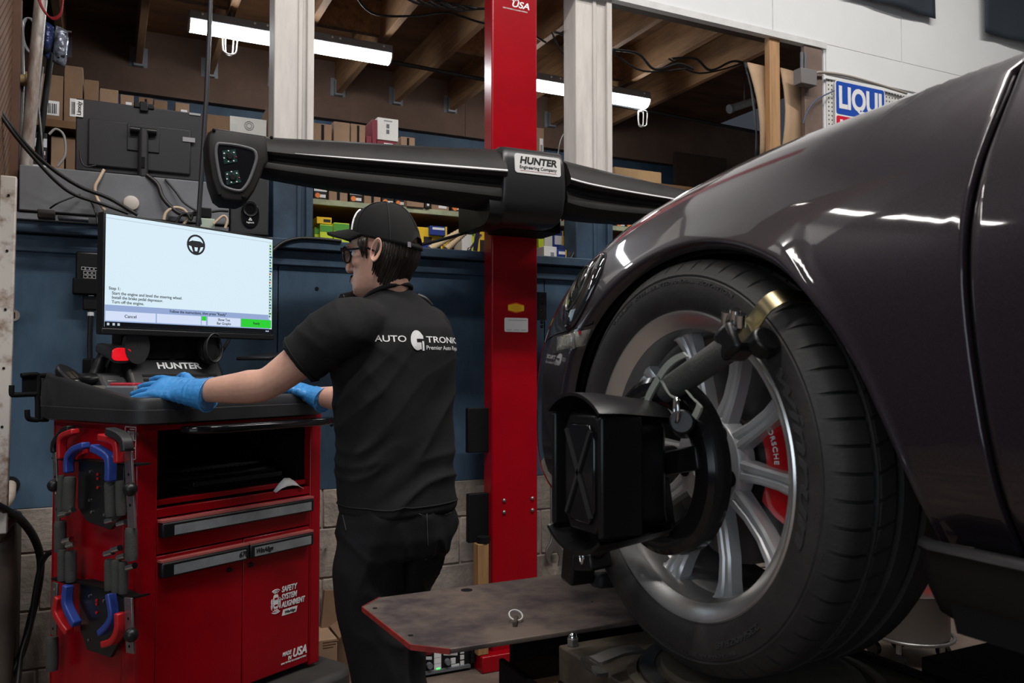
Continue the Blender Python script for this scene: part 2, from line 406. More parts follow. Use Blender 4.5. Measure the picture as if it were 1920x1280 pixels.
for k, (a, b) in enumerate((((1150, 93), (1300, 130)), ((1040, 60), (1100, 100)), ((1260, 110), (1400, 120)))):
    p, q = at(*a, Y=3.5+.05*k), at(*b, Y=3.55+.05*k); p.z = min(p.z, 3.08); q.z = min(q.z, 3.08)
    MB().tube(smoothpts([p, p.lerp(q, .3)+Vector((0, 0, .01)), p.lerp(q, .5)+Vector((0, 0, -.05)), p.lerp(q, .8)+Vector((0, 0, .01)), q]), .007, 6).build('strand', BLKC, t, 60)
    MB().tube(smoothpts([p+Vector((0, .03, .01)), p.lerp(q, .4)+Vector((0, .03, -.06)), q+Vector((0, 0, .01))]), .005, 6).build('strand', BLKC, t, 60)
t = thing('cable_bundle', 'messy black cables bunched under joists left of the red post', 'cable', (1.9, 3.7, 3.1))
for k in range(4):
    x = 790+22*k
    MB().tube(smoothpts([at(x-30, -4+3*k, Y=3.55), at(x, 8+4*k, Y=3.56), at(x+35, 2+5*k, Y=3.57), at(x+60, 16, Y=3.55)]), .006, 6).build('strand', BLKC, t, 60)
cable('lamp_cord', [at(1092, 172, Y=4.38), at(1083, 195, Y=4.3), at(1068, 235, Y=4.3), at(1052, 262, Y=4.3), at(1045, 300, Y=4.3)], .004, mat('grey_cord', (.3, .29, .28), .6), 'thin grey cord hanging below the right tube light')
t = thing('work_lamp', 'small unlit tube lamp on dark joist beside tan sheets', 'light', at(1390, 205, Y=4.2))
a = at(1372, 203, Y=4.2); b = at(1412, 190, Y=4.2)
MB().cyl(a, b, .025, n=12).build('tube', mat('unlit_lamp', (.35, .34, .32), .4), t, 40); MB().cyl(a+(a-b)*.12, a, .03, n=12).build('socket', FIXG, t, 40)
MB().cyl(a.lerp(b, .6), a.lerp(b, .6)+Vector((0, 0, .3)), .006, n=6).build('hanger', STEEL, t)

# long store shelf: three decks parallel to the partition
ZM = at(750, 389, Y=3.72).z; ZT = at(700, 284, Y=3.85).z
sh = thing('store_shelf', 'long wooden store shelf with pale green front edges behind blue partition', 'shelf', (1.4, 3.9, 1.79))
XL, XR = -.30, 4.3
MB().bx(.60, XR, 3.72, 4.12, ZM-.022, ZM).build('shelf_board', SHELFD, sh); MB().bx(.60, XR, 3.70, 3.72, ZM-.022, ZM+.002).build('edge_strip', SHELFE, sh)
ZT2 = at(450, 256, Y=3.82).z
MB().bx(.23, .59, 3.80, 4.25, ZT2-.022, ZT2).build('shelf_board', SHELFD, sh); MB().bx(.66, XR, 3.80, 4.25, ZT-.022, ZT).build('shelf_board', SHELFD, sh); MB().bx(.66, 1.75, 3.78, 3.80, ZT-.022, ZT+.002).build('edge_strip', SHELFE, sh)
MB().bx(XL, XR, 3.52, 4.12, 1.77, 1.788).build('shelf_board', SHELFD, sh)
MB().bx(.58, XR, 4.12, 4.14, 1.79, ZT-.03).build('back_board', mat('brown_pegboard', (.15, .06, .02), .75, var=.4, vs=8), sh)
for x in (.60, 1.90, 3.2): MB().bx(x, x+.03, 3.74, 4.12, 1.79, ZT-.022).build('upright', SHELFD, sh)
ORD = ['first', 'second', 'third', 'fourth', 'fifth', 'sixth', 'seventh', 'eighth', 'ninth', 'tenth', 'eleventh', 'twelfth']
def carton(lab, x0, x1, yt, Yf, zb, m, dep=.2, style='', group=None, rz=0, name='carton', zt=None):
    a, b = at(x0, yt, Y=Yf), at(x1, yt, Y=Yf); zt = (a.z+b.z)/2 if zt is None else zt
    wd = b.x-a.x; h = zt-zb; t = thing(name, lab, 'box', ((a.x+b.x)/2, Yf+dep/2, zb), rz, group)
    bx_ = lambda *q: MB().bx(*q)
    bx_(-wd/2, wd/2, -dep/2, dep/2, 0, h).build('carton_body', m, t, bevel=.002, local=True)
    f = -dep/2-.0012
    if style == 'tape': bx_(-wd*.08, wd*.08, f, -dep/2, h*.1, h*.95).build('tape', BLACKM if wd < .12 else KRAFT, t, local=True)
    if style == 'label': bx_(-wd*.1, wd*.35, f, -dep/2, h*.15, h*.75).build('paper_label', SILV2, t, local=True); bx_(-wd*.0, wd*.28, f-.0006, f, h*.3, h*.6).build('print', FIXG, t, local=True)
    if style == 'barcode':
        bx_(-wd*.18, wd*.38, f, -dep/2, h*.10, h*.42).build('paper_label', SILV2, t, local=True)
        for k in range(7): bx_(-wd*.10+wd*.06*k, -wd*.07+wd*.06*k+.0006*(k % 3), f-.0006, f, h*.14, h*.36).build('bar_line', INK, t, local=True)
    if style == 'parts':
        bx_(-wd*.5, wd*.5, f, -dep/2, h*.45, h*.78).build('white_band', SILV2, t, local=True)
        MB().prism(ngon(14, min(wd, h)*.2), 0, .001, axes((-wd*.22, f, h*.24), (1, 0, 0), (0, 0, 1), (0, -1, 0))).build('orange_mark', ORANGE, t, local=True)
        bx_(-wd*.05, wd*.40, f, -dep/2, h*.15, h*.30).build('print', SILV2, t, local=True)
    if style == 'yellow':
        bx_(-wd*.05, wd*.42, f, -dep/2, h*.3, h*.7).build('print', BOXK, t, local=True)
    if style == 'lime':
        bx_(-wd*.5, wd*.5, f, -dep/2, h*.72, h*.97).build('green_band', GREENP, t, local=True); bx_(-wd*.3, wd*.3, f, -dep/2, h*.08, h*.16).build('print', GREENP, t, local=True)
    if style == 'blue': bx_(-wd*.35, wd*.35, f, -dep/2, h*.6, h*.85).build('print', SILV2, t, local=True); bx_(wd*.40, wd*.5, f, -dep/2, 0, h).build('yellow_end', BOXY, t, local=True)
    if style == 'whiteprint':
        bx_(-wd*.2, wd*.2, f, -dep/2, h*.86, h*.9).build('print', FIXG, t, local=True)
        for z in (.3, .55): bx_(-wd*.08, wd*.06, f, -dep/2, h*z, h*z+.02).build('print', GREYM, t, local=True)
    if style == 'drawing':
        for r in (.02, .012): MB().lathe([(r-.002, 0), (r, .001)], axes((wd*.02, f, h*.6), (1, 0, 0), (0, 0, 1), (0, -1, 0)), 20).build('print', GREYM, t, local=True)
        bx_(-wd*.48, -wd*.3, f, -dep/2, h*.1, h*.6).build('print', mat('pale_print', (.6, .62, .6), .6), t, local=True)
    return t
G1 = 'cartons on the top shelf'
top = [(62, 119, 139, 'barcode', CARD2, 'tall brown carton with barcode label just right of the rusty pipe', .25),
 (121, 156, 124, 'barcode', CARD2, 'tallest brown carton with barcode label left of the rear monitor', .25),
 (158, 185, 150, '', CARD2, 'plain brown carton touching the rear monitor top left corner', .25)]
ZLs = at(100, 226, Y=3.82).z
lsh = thing('left_shelf', 'short wooden shelf carrying tall brown cartons by the pipe', 'shelf', (-.1, 4, 1.79))
MB().bx(-.33, .22, 3.8, 4.1, ZLs-.03, ZLs).build('shelf_board', SHELFD, lsh); MB().bx(.19, .215, 3.82, 4.1, 1.79, ZLs-.03).build('upright', SHELFD, lsh); MB().bx(-.33, .215, 4.1, 4.12, 1.79, ZLs+.02).build('back_board', SHELFD, lsh)
for x0, x1, yt, st_, m, lab, dep in top: carton(lab, x0, x1, yt, 3.81, ZLs, m, dep, st_, 'tall cartons by the pipe')
zs = [at(80, y, Y=3.81).z for y in (312, 296, 280, 264, 248)]
zz = 1.79
for k in range(4):
    h = (zs[4]-1.79)/4
    carton('white and black small parts box behind pipe, %s from the bottom of its stack' % ORD[k], 64+k % 2, 93, 0, 3.81, 1.79+h*k, BOXK, .15, 'parts', 'stacked parts boxes by the pipe', zt=1.79+h*(k+1)-.002, name='parts_box')
carton('brown carton under the left shelf, left of two', 96, 121, 256, 3.84, 1.79, CARD, .15, '', 'brown cartons under the left shelf')
carton('brown carton under the left shelf, right of two', 124, 141, 258, 3.84, 1.79, CARD2, .15, '', 'brown cartons under the left shelf')
for x0, x1, yt, st_, m, lab in ((187, 222, 167, '', CARD, 'light brown carton on top shelf, first from left above the rear monitor'),
 (226, 251, 178, 'label', CARD, 'small brown carton with white strip label above the rear monitor'),
 (260, 287, 183, 'tape', CARD2, 'brown carton behind the clip atop the rear monitor'),
 (289, 314, 188, '', CARD2, 'dark brown carton right of the clip atop the rear monitor'),
 (329, 355, 193, 'label', CARD, 'brown carton with large white label near the monitor top right corner'),
 (386, 431, 216, '', CARD2, 'low brown carton stack above the camera pod'),
 (431, 500, 221, 'drawing', BOXW, 'white carton with line drawing above the camera pod'),
 (502, 513, 200, '', CARD2, 'narrow brown carton touching left edge of left column'),
 (588, 622, 232, 'tape', CARD, 'open brown carton with white paper just right of left column'),
 (626, 656, 229, '', CARD, 'brown carton left of the slotted carton on top shelf'),
 (658, 685, 233, 'tape', CARD, 'brown carton with dark slot left of the white box'),
 (687, 697, 255, '', BOXR, 'small maroon box left of the white box'),
 (698, 708, 224, '', BOXR, 'tall maroon box edge touching the white box'),
 (752, 778, 257, 'tape', CARD, 'small brown carton right of the white box'),
 (1006, 1020, 240, 'label', CARD, 'brown carton with white label right of the red post')):
    carton(lab, x0, x1, yt, 3.82, ZT if x0 > 520 else ZT2, m, .16, st_, G1)
carton('flat red and white box under the tall white box', 705, 742, 263, 3.82, ZT, BOXR, .16, 'label', G1)
carton('tall white box with small grey print on the top shelf', 708, 747, 222, 3.815, at(725, 263, Y=3.815).z, BOXW, .05, 'whiteprint', G1)
t = carton('open flat wooden crate on the top shelf right of right column', 1153, 1240, 318, 3.82, ZT, mat('crate_wood', (.42, .27, .13), .7, var=.3, vs=5), .25, '', None, name='crate')
G2 = 'parts boxes on the middle shelf'
mid = [(589, 613, 338, 'parts', BOXK, 'black and white parts box stack beside left column'), (617, 652, 342, 'tape', CARD, 'open brown carton with foil at left of middle shelf'),
 (656, 680, 345, 'parts', BOXK, 'dark glossy parts box right of the open foil carton'), (683, 714, 348, 'tape', CARD, 'brown carton with dark slot on middle shelf above cap'),
 (716, 739, 352, 'parts', BOXK, 'black parts box with orange mark left of the narrower one'), (741, 761, 354, 'parts', BOXK, 'narrow black parts box with orange mark left of brown carton'),
 (763, 795, 356, '', CARD, 'plain brown carton projecting over the middle shelf edge'), (797, 806, 362, 'label', BOXK, 'tiny black box right of projecting brown carton'),
 (809, 842, 360, 'label', CARD, 'brown carton with tall white label on the middle shelf'), (846, 870, 364, 'parts', BOXK, 'black and white parts box right of the tall label carton'),
 (873, 898, 366, 'parts', BOXK, 'last black and white parts box left of the red post')]
for x0, x1, yt, st_, m, lab in mid:
    carton(lab, x0, x1, yt, 3.735 if 'projecting' not in lab else 3.69, ZM+.003, m, .16, st_, G2)
def rowboxes(x0, wpx, n, y0, hz, rows, lab, Yf=3.735):
    for r in range(rows):
        for k in range(n):
            zb = ZM+.003+r*hz
            carton(lab % (ORD[k], ORD[r]), x0+k*wpx, x0+(k+1)*wpx-1.5, y0, Yf, zb, BOXK, .15, 'parts', 'small parts boxes right of the red post', zt=zb+hz-.002, name='parts_box')
rowboxes(1040, 14.5, 3, 400, .047, 3, 'small white and black parts box right of red post, %s from left, %s row up')
rowboxes(1155, 19, 5, 400, .06, 1, 'white and black parts box right of right column, %s from left, %s row up')
# goods on the ledge
ZL = 1.791
yel = [(590, 598, 428, 'blue', BOXB), (600, 620, 0, 'lime', BOXG)]
carton('lime and green carton beneath small yellow one, left of cap', 600, 624, 421, 3.62, ZL, BOXG, .14, 'lime', 'yellow goods on the ledge')
carton('yellow carton lying atop lime carton left of cap', 594, 622, 407, 3.62, at(610, 420, Y=3.62).z, BOXY, .12, 'yellow', 'yellow goods on the ledge')
carton('lime carton behind the cap brim tip', 626, 655, 418, 3.62, ZL, BOXG, .14, 'lime', 'yellow goods on the ledge')
carton('narrow lime carton at the left column foot', 590, 599, 426, 3.64, ZL, BOXG, .1, 'lime', 'yellow goods on the ledge')
carton('lime box between speaker and left column', 500, 513, 395, 3.60, ZL, BOXG, .1, '', 'yellow goods on the ledge')
for k, (x0, x1, yt, m, st_, lab) in enumerate(((780, 812, 426, BOXY, 'yellow', 'yellow carton partly behind the cap back, upper'), (786, 830, 436, BOXY, 'yellow', 'yellow carton lying right of the cap back'), (832, 846, 440, BOXY, '', 'small yellow carton left of brushes'),
    (890, 912, 432, BOXY, 'yellow', 'yellow carton touching left face of red post'),
    (866, 885, 434, BOXW, '', 'white carton behind the pale brush handles'), (884, 904, 424, BOXG, 'lime', 'lime carton right of brush handles near red post'))):
    carton(lab, x0, x1, yt, 3.68+.003*k, ZL, m, .1, st_, 'goods left of the red post')
carton('navy blue carton with yellow end tilted on the yellow boxes', 806, 838, 424, 3.66, at(820, 441, Y=3.66).z, BOXB, .1, 'blue', 'goods left of the red post')
carton('dark navy flat case on ledge below yellow cartons', 776, 826, 455, 3.53, ZL, BOXB, .1, '', 'goods left of the red post')
for k, (x0, x1, yt, m, st_, lab) in enumerate(((1010, 1020, 428, BOXG, 'lime', 'lime carton touching right face of red post'), (1021, 1036, 438, BOXW, '', 'white carton second from red post on ledge'), (1037, 1056, 432, BOXB, 'blue', 'blue and white carton third from red post on ledge'),
    (1020, 1044, 462, BOXW, 'label', 'white carton in front row right of red post'), (1045, 1062, 468, BOXB, 'blue', 'small blue carton in front row right of red post'), (1058, 1070, 446, BOXY, 'yellow', 'yellow carton behind blue ones right of red post'),
    (1064, 1083, 458, BOXB, 'blue', 'blue carton touching the right column'), (1072, 1086, 438, BOXW, '', 'pale pink and white carton touching right column'))):
    carton(lab, x0, x1, yt, (3.50 if yt > 450 else 3.66)+.002*k, ZL, m, .09, st_, 'goods right of the red post')
# pale ribbed brush handles leaning on the ledge
for k, (a, b) in enumerate((((806, 467), (868, 430)), ((836, 467), (872, 436)), ((845, 462), (876, 416)))):
    t = thing('ribbed_handle', ('pale ribbed wooden handle on ledge, %s' % ('leftmost and flattest', 'middle one', 'rightmost and steepest')[k]), 'tool', at(*a, Y=3.50+k*.012), 0, 'ribbed handles on the ledge')
    p, q = at(*a, Y=3.50+k*.012), at(*b, Y=3.52+k*.012)
    n = 22; pts = [p.lerp(q, i/n) for i in range(n+1)]
    MB().tube(pts, [.015+.003*(i % 2)-.004*(i/n) for i in range(n+1)], 10).build('shaft', mat('pale_wood', (.55, .42, .26), .6), t, 40)
    MB().ball(q, .012).build('tip', mat('pale_wood', (.55, .42, .26), .6), t, 60)
t = thing('prybar', 'thin silver pry bar leaning on ledge left of the red post', 'tool', at(852, 468, Y=3.48)); MB().cyl(at(880, 468, Y=3.48), at(902, 440, Y=3.5), .006, n=10).build('rod', CHROME, t, 60); MB().ball(at(880, 468, Y=3.48), .011).build('knob', CHROME, t, 60)
t = thing('umbrella_strap', 'dark navy strap hanging left of the red post', 'strap', at(892, 440, Y=3.48)); MB().bar(at(891, 470, Y=3.46), at(897, 425, Y=3.46), .02, .006).build('webbing', mat('navy_cloth', (.012, .018, .05), .8), t)
tag(cable('black_strap', [at(1068, 490, Y=3.45), at(1078, 470, Y=3.45), at(1086, 452, Y=3.45)], .009, BLKC), 'black strap leaning against right column on ledge', 'strap')

# ================================================================ things on the ledge at left
GC = mat('grey_cabinet_paint', (.20, .207, .225), .5, var=.35, vs=3, bump=.05, bs=200)
xa, xb = at(36, 320, Y=3.33).x, at(430, 380, Y=3.33).x; zt_ = at(36, 308, Y=3.33).z
gc = thing('grey_case', 'long grey metal case on ledge under the rear-facing monitor', 'case', ((xa+xb)/2, 3.45, 1.79))
zb_ = at(30, 393, Y=3.33).z
MB().bx(xa, xb, 3.33, 3.56, zb_, zt_).build('case_body', GC, gc, bevel=.004)
MB().bx(xa-.01, xb, 3.338, 3.56, 1.791, zb_-.004).build('base_plinth', GC, gc, bevel=.003)
p = at(246, 381, Y=3.329)
tag(MB().lathe([(.0001, .016), (.018, .016), (.026, .012), (.028, 0)], axes(p, (1, 0, 0), (0, 0, 1), (0, -1, 0)), 28).build('round_sensor', mat('cream_plastic', (.55, .50, .45), .5), None, 50), 'cream round disc stuck on the grey metal case', 'sensor')
# rear-facing monitor
mo = thing('rear_monitor', 'black flat monitor seen from behind on top of grey case', 'monitor', at(268, 335, Y=3.40))
BK = mat('monitor_back', (.022, .022, .025), .5, bump=.05, bs=300)
c0, c1 = at(142, 250, Y=3.38), at(383, 285, Y=3.38); zmt, zmb = at(142, 184, Y=3.38).z, at(260, 330, Y=3.38).z
MB().bx(c0.x, c1.x, 3.375, 3.40, zmb, zmt).build('back_shell', BK, mo, bevel=.004)
MB().bx(c0.x+.04, c1.x-.05, 3.365, 3.376, zmb+.02, zmt-.07).build('rear_bulge', BK, mo, bevel=.005)
MB().bx(c0.x+.17, c0.x+.28, 3.360, 3.366, zmb+.09, zmb+.19).build('mount_plate', BK, mo, bevel=.002)
pn = at(268, 300, Y=3.35)
MB().cyl((pn.x, 3.345, zt_), (pn.x, 3.352, zmb+.17), .018, n=18).build('stand_neck', DARKG, mo, 40); MB().cyl((pn.x-.045, 3.35, zmb+.165), (pn.x+.045, 3.35, zmb+.165), .012, n=16).build('hinge', BLACKP, mo, 40)
MB().prism(ngon(24, .07), zt_, zt_+.008, Matrix.Translation((pn.x, 3.43, 0))).build('stand_foot', DARKG, mo)
MB().bx(pn.x-.006, pn.x+.006, 3.325, 3.33, zt_+.03, zt_+.07).build('cable_slot', BLACKM, mo)
a = at(148, 203, Y=3.375)
MB().bx(a.x-.012, a.x+.014, 3.370, 3.3745, a.z-.032, a.z+.03).build('sticker', WHITE, mo)
text('sticker_text', 'Limojy', .02, INK, Matrix.Translation((a.x+.001, 3.3695, a.z-.001)) @ FX @ Matrix.Rotation(R(90), 4, 'Z'), mo, width=.05, bold=.01)
a = at(354, 262, Y=3.366); MB().bx(a.x-.022, a.x+.022, 3.362, 3.3655, a.z-.009, a.z+.008).build('sticker', mat('silver_foil', (.6, .6, .62), .3, .7), mo)
a = at(365, 215, Y=3.38); MB().bx(a.x-.02, a.x+.02, 3.372, 3.376, a.z-.004, a.z+.004).build('foil_strip', mat('silver_foil', (.6, .6, .62), .3, .7), mo)
a = at(270, 195, Y=3.38); MB().bx(a.x-.035, a.x+.035, 3.37, 3.41, zmt-.008, zmt+.012).bx(a.x-.015, a.x+.015, 3.365, 3.372, zmt-.02, zmt+.016).build('camera_clip', BLACKP, mo, bevel=.003)
# desktop loudspeaker
xa2, xb2 = at(432, 400, Y=3.33).x, at(504, 400, Y=3.33).x; zs1 = at(470, 332, Y=3.33).z
sp = thing('desktop_speaker', 'dark box loudspeaker on ledge below the camera pod', 'speaker', ((xa2+xb2)/2, 3.44, 1.79))
MB().bx(xa2, xb2, 3.33, 3.53, 1.791, zs1).build('cabinet', BK, sp, bevel=.004)
p = at(469, 402, Y=3.328)
MB().prism([(x*.034, y*.052) for x, y in rect(2, 2, .9)], 0, .004, axes(p, (1, 0, 0), (0, 0, 1), (0, -1, 0))).build('front_bezel', mat('gloss_black', (.006, .006, .007), .12), sp, bevel=.002)
MB().lathe([(.0001, -.012), (.014, -.006), (.022, .004), (.026, .006), (.028, .003)], axes((p.x, 3.324, p.z+.018), (1, 0, 0), (0, 0, 1), (0, -1, 0)), 28).build('port_ring', BLACKP, sp, 50)
for k in range(3): MB().box((p.x+.004*math.cos(R(90+120*k)), 3.3228, p.z-.020+.004*math.sin(R(90+120*k))), (.006, .001, .004)).build('logo_mark', WHITE, sp)
text('logo_text', 'logitech', .009, WHITE, Matrix.Translation((p.x, 3.3228, p.z-.032)) @ FX, sp, bold=.01)
# small boxes and adapters on the ledge
def small(name, lab, cat, x0, x1, yt, Yf, dep, m, zb=1.791, extra=None):
    a, b = at(x0, yt, Y=Yf), at(x1, yt, Y=Yf)
    o = MB().bx(a.x, b.x, Yf, Yf+dep, zb, max(a.z, zb+.01)); o = o.build(name, m, None, bevel=.003)
    return tag(o, lab, cat)
small('power_adapter', 'dusty dark power adapter block on ledge at far left', 'adapter', 70, 103, 391, 3.27, .05, mat('dusty_black', (.045, .038, .035), .8))
o = small('network_switch', 'small silver switch box with ports on ledge left of monitor screen', 'network switch', 108, 166, 409, 3.27, .05, GREYM)
small('plug_adapter', 'black plug adapter stacked on pale green adapter on ledge', 'adapter', 375, 397, 388, 3.272, .04, BLACKP, zb=at(385, 407, Y=3.27).z)
small('green_adapter', 'pale green adapter on ledge right of thin rod', 'adapter', 373, 403, 408, 3.27, .05, mat('pale_green_plastic', (.42, .50, .42), .5))
cable('beige_cable', [at(195, 318, Y=3.325), at(186, 335, Y=3.315), at(178, 352, Y=3.31), at(182, 372, Y=3.31), at(192, 388, Y=3.3), at(197, 394, Y=3.3)], .006, BEIGEC, 'beige cable dangling over left of the grey case')
cable('beige_cable', [at(307, 412, Y=3.30), at(312, 398, Y=3.3), at(328, 389, Y=3.3), at(346, 394, Y=3.3), at(352, 408, Y=3.3), at(345, 420, Y=3.3)], .006, BEIGEC, 'beige cable loop behind the lit screen top edge')
cable('beige_cable', [at(400, 420, Y=3.26), at(418, 405, Y=3.26), at(426, 412, Y=3.26), at(422, 428, Y=3.26)], .005, BEIGEC, 'short beige cable loop between adapter and speaker')
cable('black_cable', [at(275, 328, Y=3.33), at(295, 345, Y=3.32), at(305, 370, Y=3.31), at(325, 392, Y=3.3), at(345, 402, Y=3.29), at(378, 400, Y=3.28)], .008, BLKC, 'thick black cable from monitor stand over grey case')
cable('black_cable', [at(310, 336, Y=3.325), at(330, 360, Y=3.31), at(345, 380, Y=3.3), at(366, 394, Y=3.29)], .004, BLKC, 'thin black cable right of the monitor stand')
cable('black_cable', [at(330, 420, Y=3.28), at(338, 405, Y=3.28), at(350, 400, Y=3.28), at(358, 412, Y=3.28), at(362, 400, Y=3.28), at(372, 398, Y=3.27), at(376, 420, Y=3.27)], .005, BLKC, 'coiled black cable at foot of thin rod')
cable('black_cable', [at(397, 397, Y=3.28), at(412, 395, Y=3.28), at(427, 396, Y=3.3)], .005, BLKC, 'short black cable between plug adapter and speaker')
cable('black_cable', [at(93, 391, Y=3.29), at(110, 380, Y=3.29), at(135, 370, Y=3.3), at(150, 364, Y=3.31)], .003, BLKC, 'thin black lead rising from the dusty adapter')
cable('black_cable', [at(150, 282, Y=3.355), at(152, 300, Y=3.35), at(160, 312, Y=3.345), at(180, 310, Y=3.35)], .003, BLKC, 'thin black lead hanging at the monitor lower left corner')
cable('long_black_cable', [at(-6, 198, Y=3.1), at(20, 236, Y=3.12), at(55, 278, Y=3.16), at(100, 318, Y=3.2), at(150, 350, Y=3.24), at(205, 372, Y=3.28), at(258, 403, Y=3.29)], .007, BLKC, 'long black cable sweeping across grey case, upper of the pair')
cable('long_black_cable', [at(-6, 206, Y=3.09), at(25, 250, Y=3.11), at(60, 292, Y=3.15), at(105, 340, Y=3.19), at(140, 365, Y=3.22), at(190, 382, Y=3.26), at(240, 400, Y=3.28)], .006, BLKC, 'long black cable sweeping across grey case, lower of the pair')
cable('black_cable', [at(168, 372, Y=3.30), at(174, 385, Y=3.3), at(180, 400, Y=3.29), at(183, 420, Y=3.28)], .003, BLKC, 'thin black lead dropping behind the screen top left corner')
cable('black_cable', [at(508, 473, Y=3.33), at(530, 455, Y=3.34), at(560, 447, Y=3.345), at(600, 448, Y=3.345), at(640, 452, Y=3.345)], .007, BLKC, 'black cable lying along the blue ledge front beside screen')
cable('hanging_rod', [at(396, -40, Y=3.2), at(387, 180, Y=3.2), at(371, 428, Y=3.2)], .0085, mat('dark_steel_rod', (.05, .05, .055), .4, .6), 'thin dark rod hanging from above left of the camera pod', 'rod', k=2)
# pipes, bags, coil at the left edge
PIPEM = mat('rusty_galvanised', (.46, .45, .43), .45, .3, var=1, col2=(.18, .12, .09), vs=9, stretch=(3, 3, .8))
tag(MB().tube([at(82, -60, Y=3.37), at(48, 320, Y=3.37)], .021, 16).build('metal_pipe', PIPEM, None, 60), 'rusty galvanised pipe standing behind the grey case left end', 'pipe')
t = thing('dark_pipe', 'thin dark pipe leaning right of the rusty pipe', 'pipe', at(76, 300, Y=3.6)); MB().tube([at(96, 100, Y=3.6), at(70, 300, Y=3.6)], .012, 10).build('tube', BLACKP, t, 60); MB().tube([at(80, 125, Y=3.55), at(72, 200, Y=3.55), at(82, 305, Y=3.55)], .005, 6).build('wire', STEEL, t, 60)
WPOST = mat('rusty_white_post', (.50, .46, .42), .6, var=1, col2=(.17, .09, .05), vs=14, fac=(.32, .52))
wp = thing('white_post', 'rust-spotted white slotted post at the left picture edge', 'post', at(5, 1100, Y=3.0))
MB().bar(at(-2, 1000, Y=3.0), at(17, 331, Y=3.0), .045, .03, up=(0, 1, 0)).build('post_body', WPOST, wp, bevel=.004)
for y in (366, 470, 580, 690, 800):
    p = at(17-(y-331)*19/669, y, Y=2.983); MB().cyl(p, p+Vector((0, .004, 0)), .004, n=10).build('hole', BLACKM, wp)
small('green_can', 'dark green tin standing at the left picture edge', 'tin', -12, 8, 318, 3.2, .05, mat('dark_green_paint', (.01, .10, .05), .4), zb=at(0, 385, Y=3.2).z)
FOIL = mat('clear_film', (.30, .33, .42), .15, .3, var=.8, vs=40, bump=.8, bs=60)
def bag(lab, pts, Y0, m):
    t = thing('foil_bag', lab, 'bag', at(*pts[2], Y=Y0)); q = [at(*p, Y=Y0) for p in pts]; rows = []
    for i in range(13):
        f = i/12; l = q[0].lerp(q[3], f); r = q[1].lerp(q[2], f); row = []
        for k in range(9):
            g = k/8; p = l.lerp(r, g); e = math.sin(math.pi*f)*math.sin(math.pi*g)
            row.append(p+Vector((0, -.02*e+.008*noise.noise(p*60), 0)))
        rows.append(row)
    b = MB().grid(rows); b.build('film', m, t, 180, fix=False).modifiers.new('solid', 'SOLIDIFY').thickness = .006
    c = q[0].lerp(q[2], .55); MB().ball(c+Vector((0, -.012, -.02)), (.016, .008, .025)).build('contents', BLACKP, t, 60)
bag('blue tinted plastic bag hanging right of the rusty pipe', [(83, 40), (101, 52), (90, 112), (77, 98)], 3.5, mat('blue_film', (.03, .05, .16), .2, .2, var=.6, vs=40, bump=.8, bs=60))
bag('silver blister bag hanging from a nail beside blue bag', [(105, 49), (127, 60), (122, 128), (100, 117)], 3.52, FOIL)
tag(MB().cyl(at(118, 58, Y=3.52), at(134, 60, Y=3.52), .003, n=6).build('nail', STEEL), 'long nail holding the silver blister bag', 'nail')
t = thing('wire_coil', 'coil of grey wire hanging left of the rusty pipe', 'coil', at(56, 92, Y=3.45))
for k in range(5):
    c = at(54+k, 66, Y=3.45+.006*k); MB().tube([c+Vector((.022*math.cos(a), .03*math.cos(a), .062*math.sin(a))) for a in [2*math.pi*i/24 for i in range(24)]], .003, 6, close=True).build('turn', mat('grey_wire', (.30, .31, .33), .5), t, 60)
t = thing('red_cable_loop', 'thin red cable loop hanging at top left beside pipe', 'cable', at(95, 38, Y=3.3))
for k in range(3): MB().tube(smoothpts([at(68+2*k, -10, Y=3.3), at(80+k, 18, Y=3.3), at(96+2*k, 33+2*k, Y=3.3), at(113+k, 25, Y=3.3), at(120-k, -10, Y=3.3)]), .003, 6).build('strand', mat('red_cable', (.25, .012, .015), .45), t, 60)
t = thing('brass_fitting', 'yellowed fitting strapped left of the rusty pipe', 'fitting', at(42, 165, Y=3.4)); MB().cyl(at(31, 150, Y=3.4), at(54, 150, Y=3.4), .02, n=12).build('collar', mat('old_brass', (.30, .22, .10), .6), t, 40); MB().cyl(at(31, 150, Y=3.4), at(35, 150, Y=3.4), .03, n=12).cyl(at(50, 150, Y=3.4), at(54, 150, Y=3.4), .03, n=12).build('flange', mat('old_brass', (.30, .22, .10), .6), t, 40); MB().cyl(at(42, 150, Y=3.42), at(40, 40, Y=3.42), .008, n=8).cyl(at(42, 150, Y=3.42), at(36, 300, Y=3.42), .008, n=8).build('rod', STEEL, t, 40)
cable('grey_cable', [at(92, 252, Y=3.7), at(105, 242, Y=3.7), at(120, 255, Y=3.7), at(122, 290, Y=3.7), at(108, 312, Y=3.7)], .005, mat('grey_cord', (.3, .29, .28), .6), 'grey cable loop in front of cartons under left shelf')

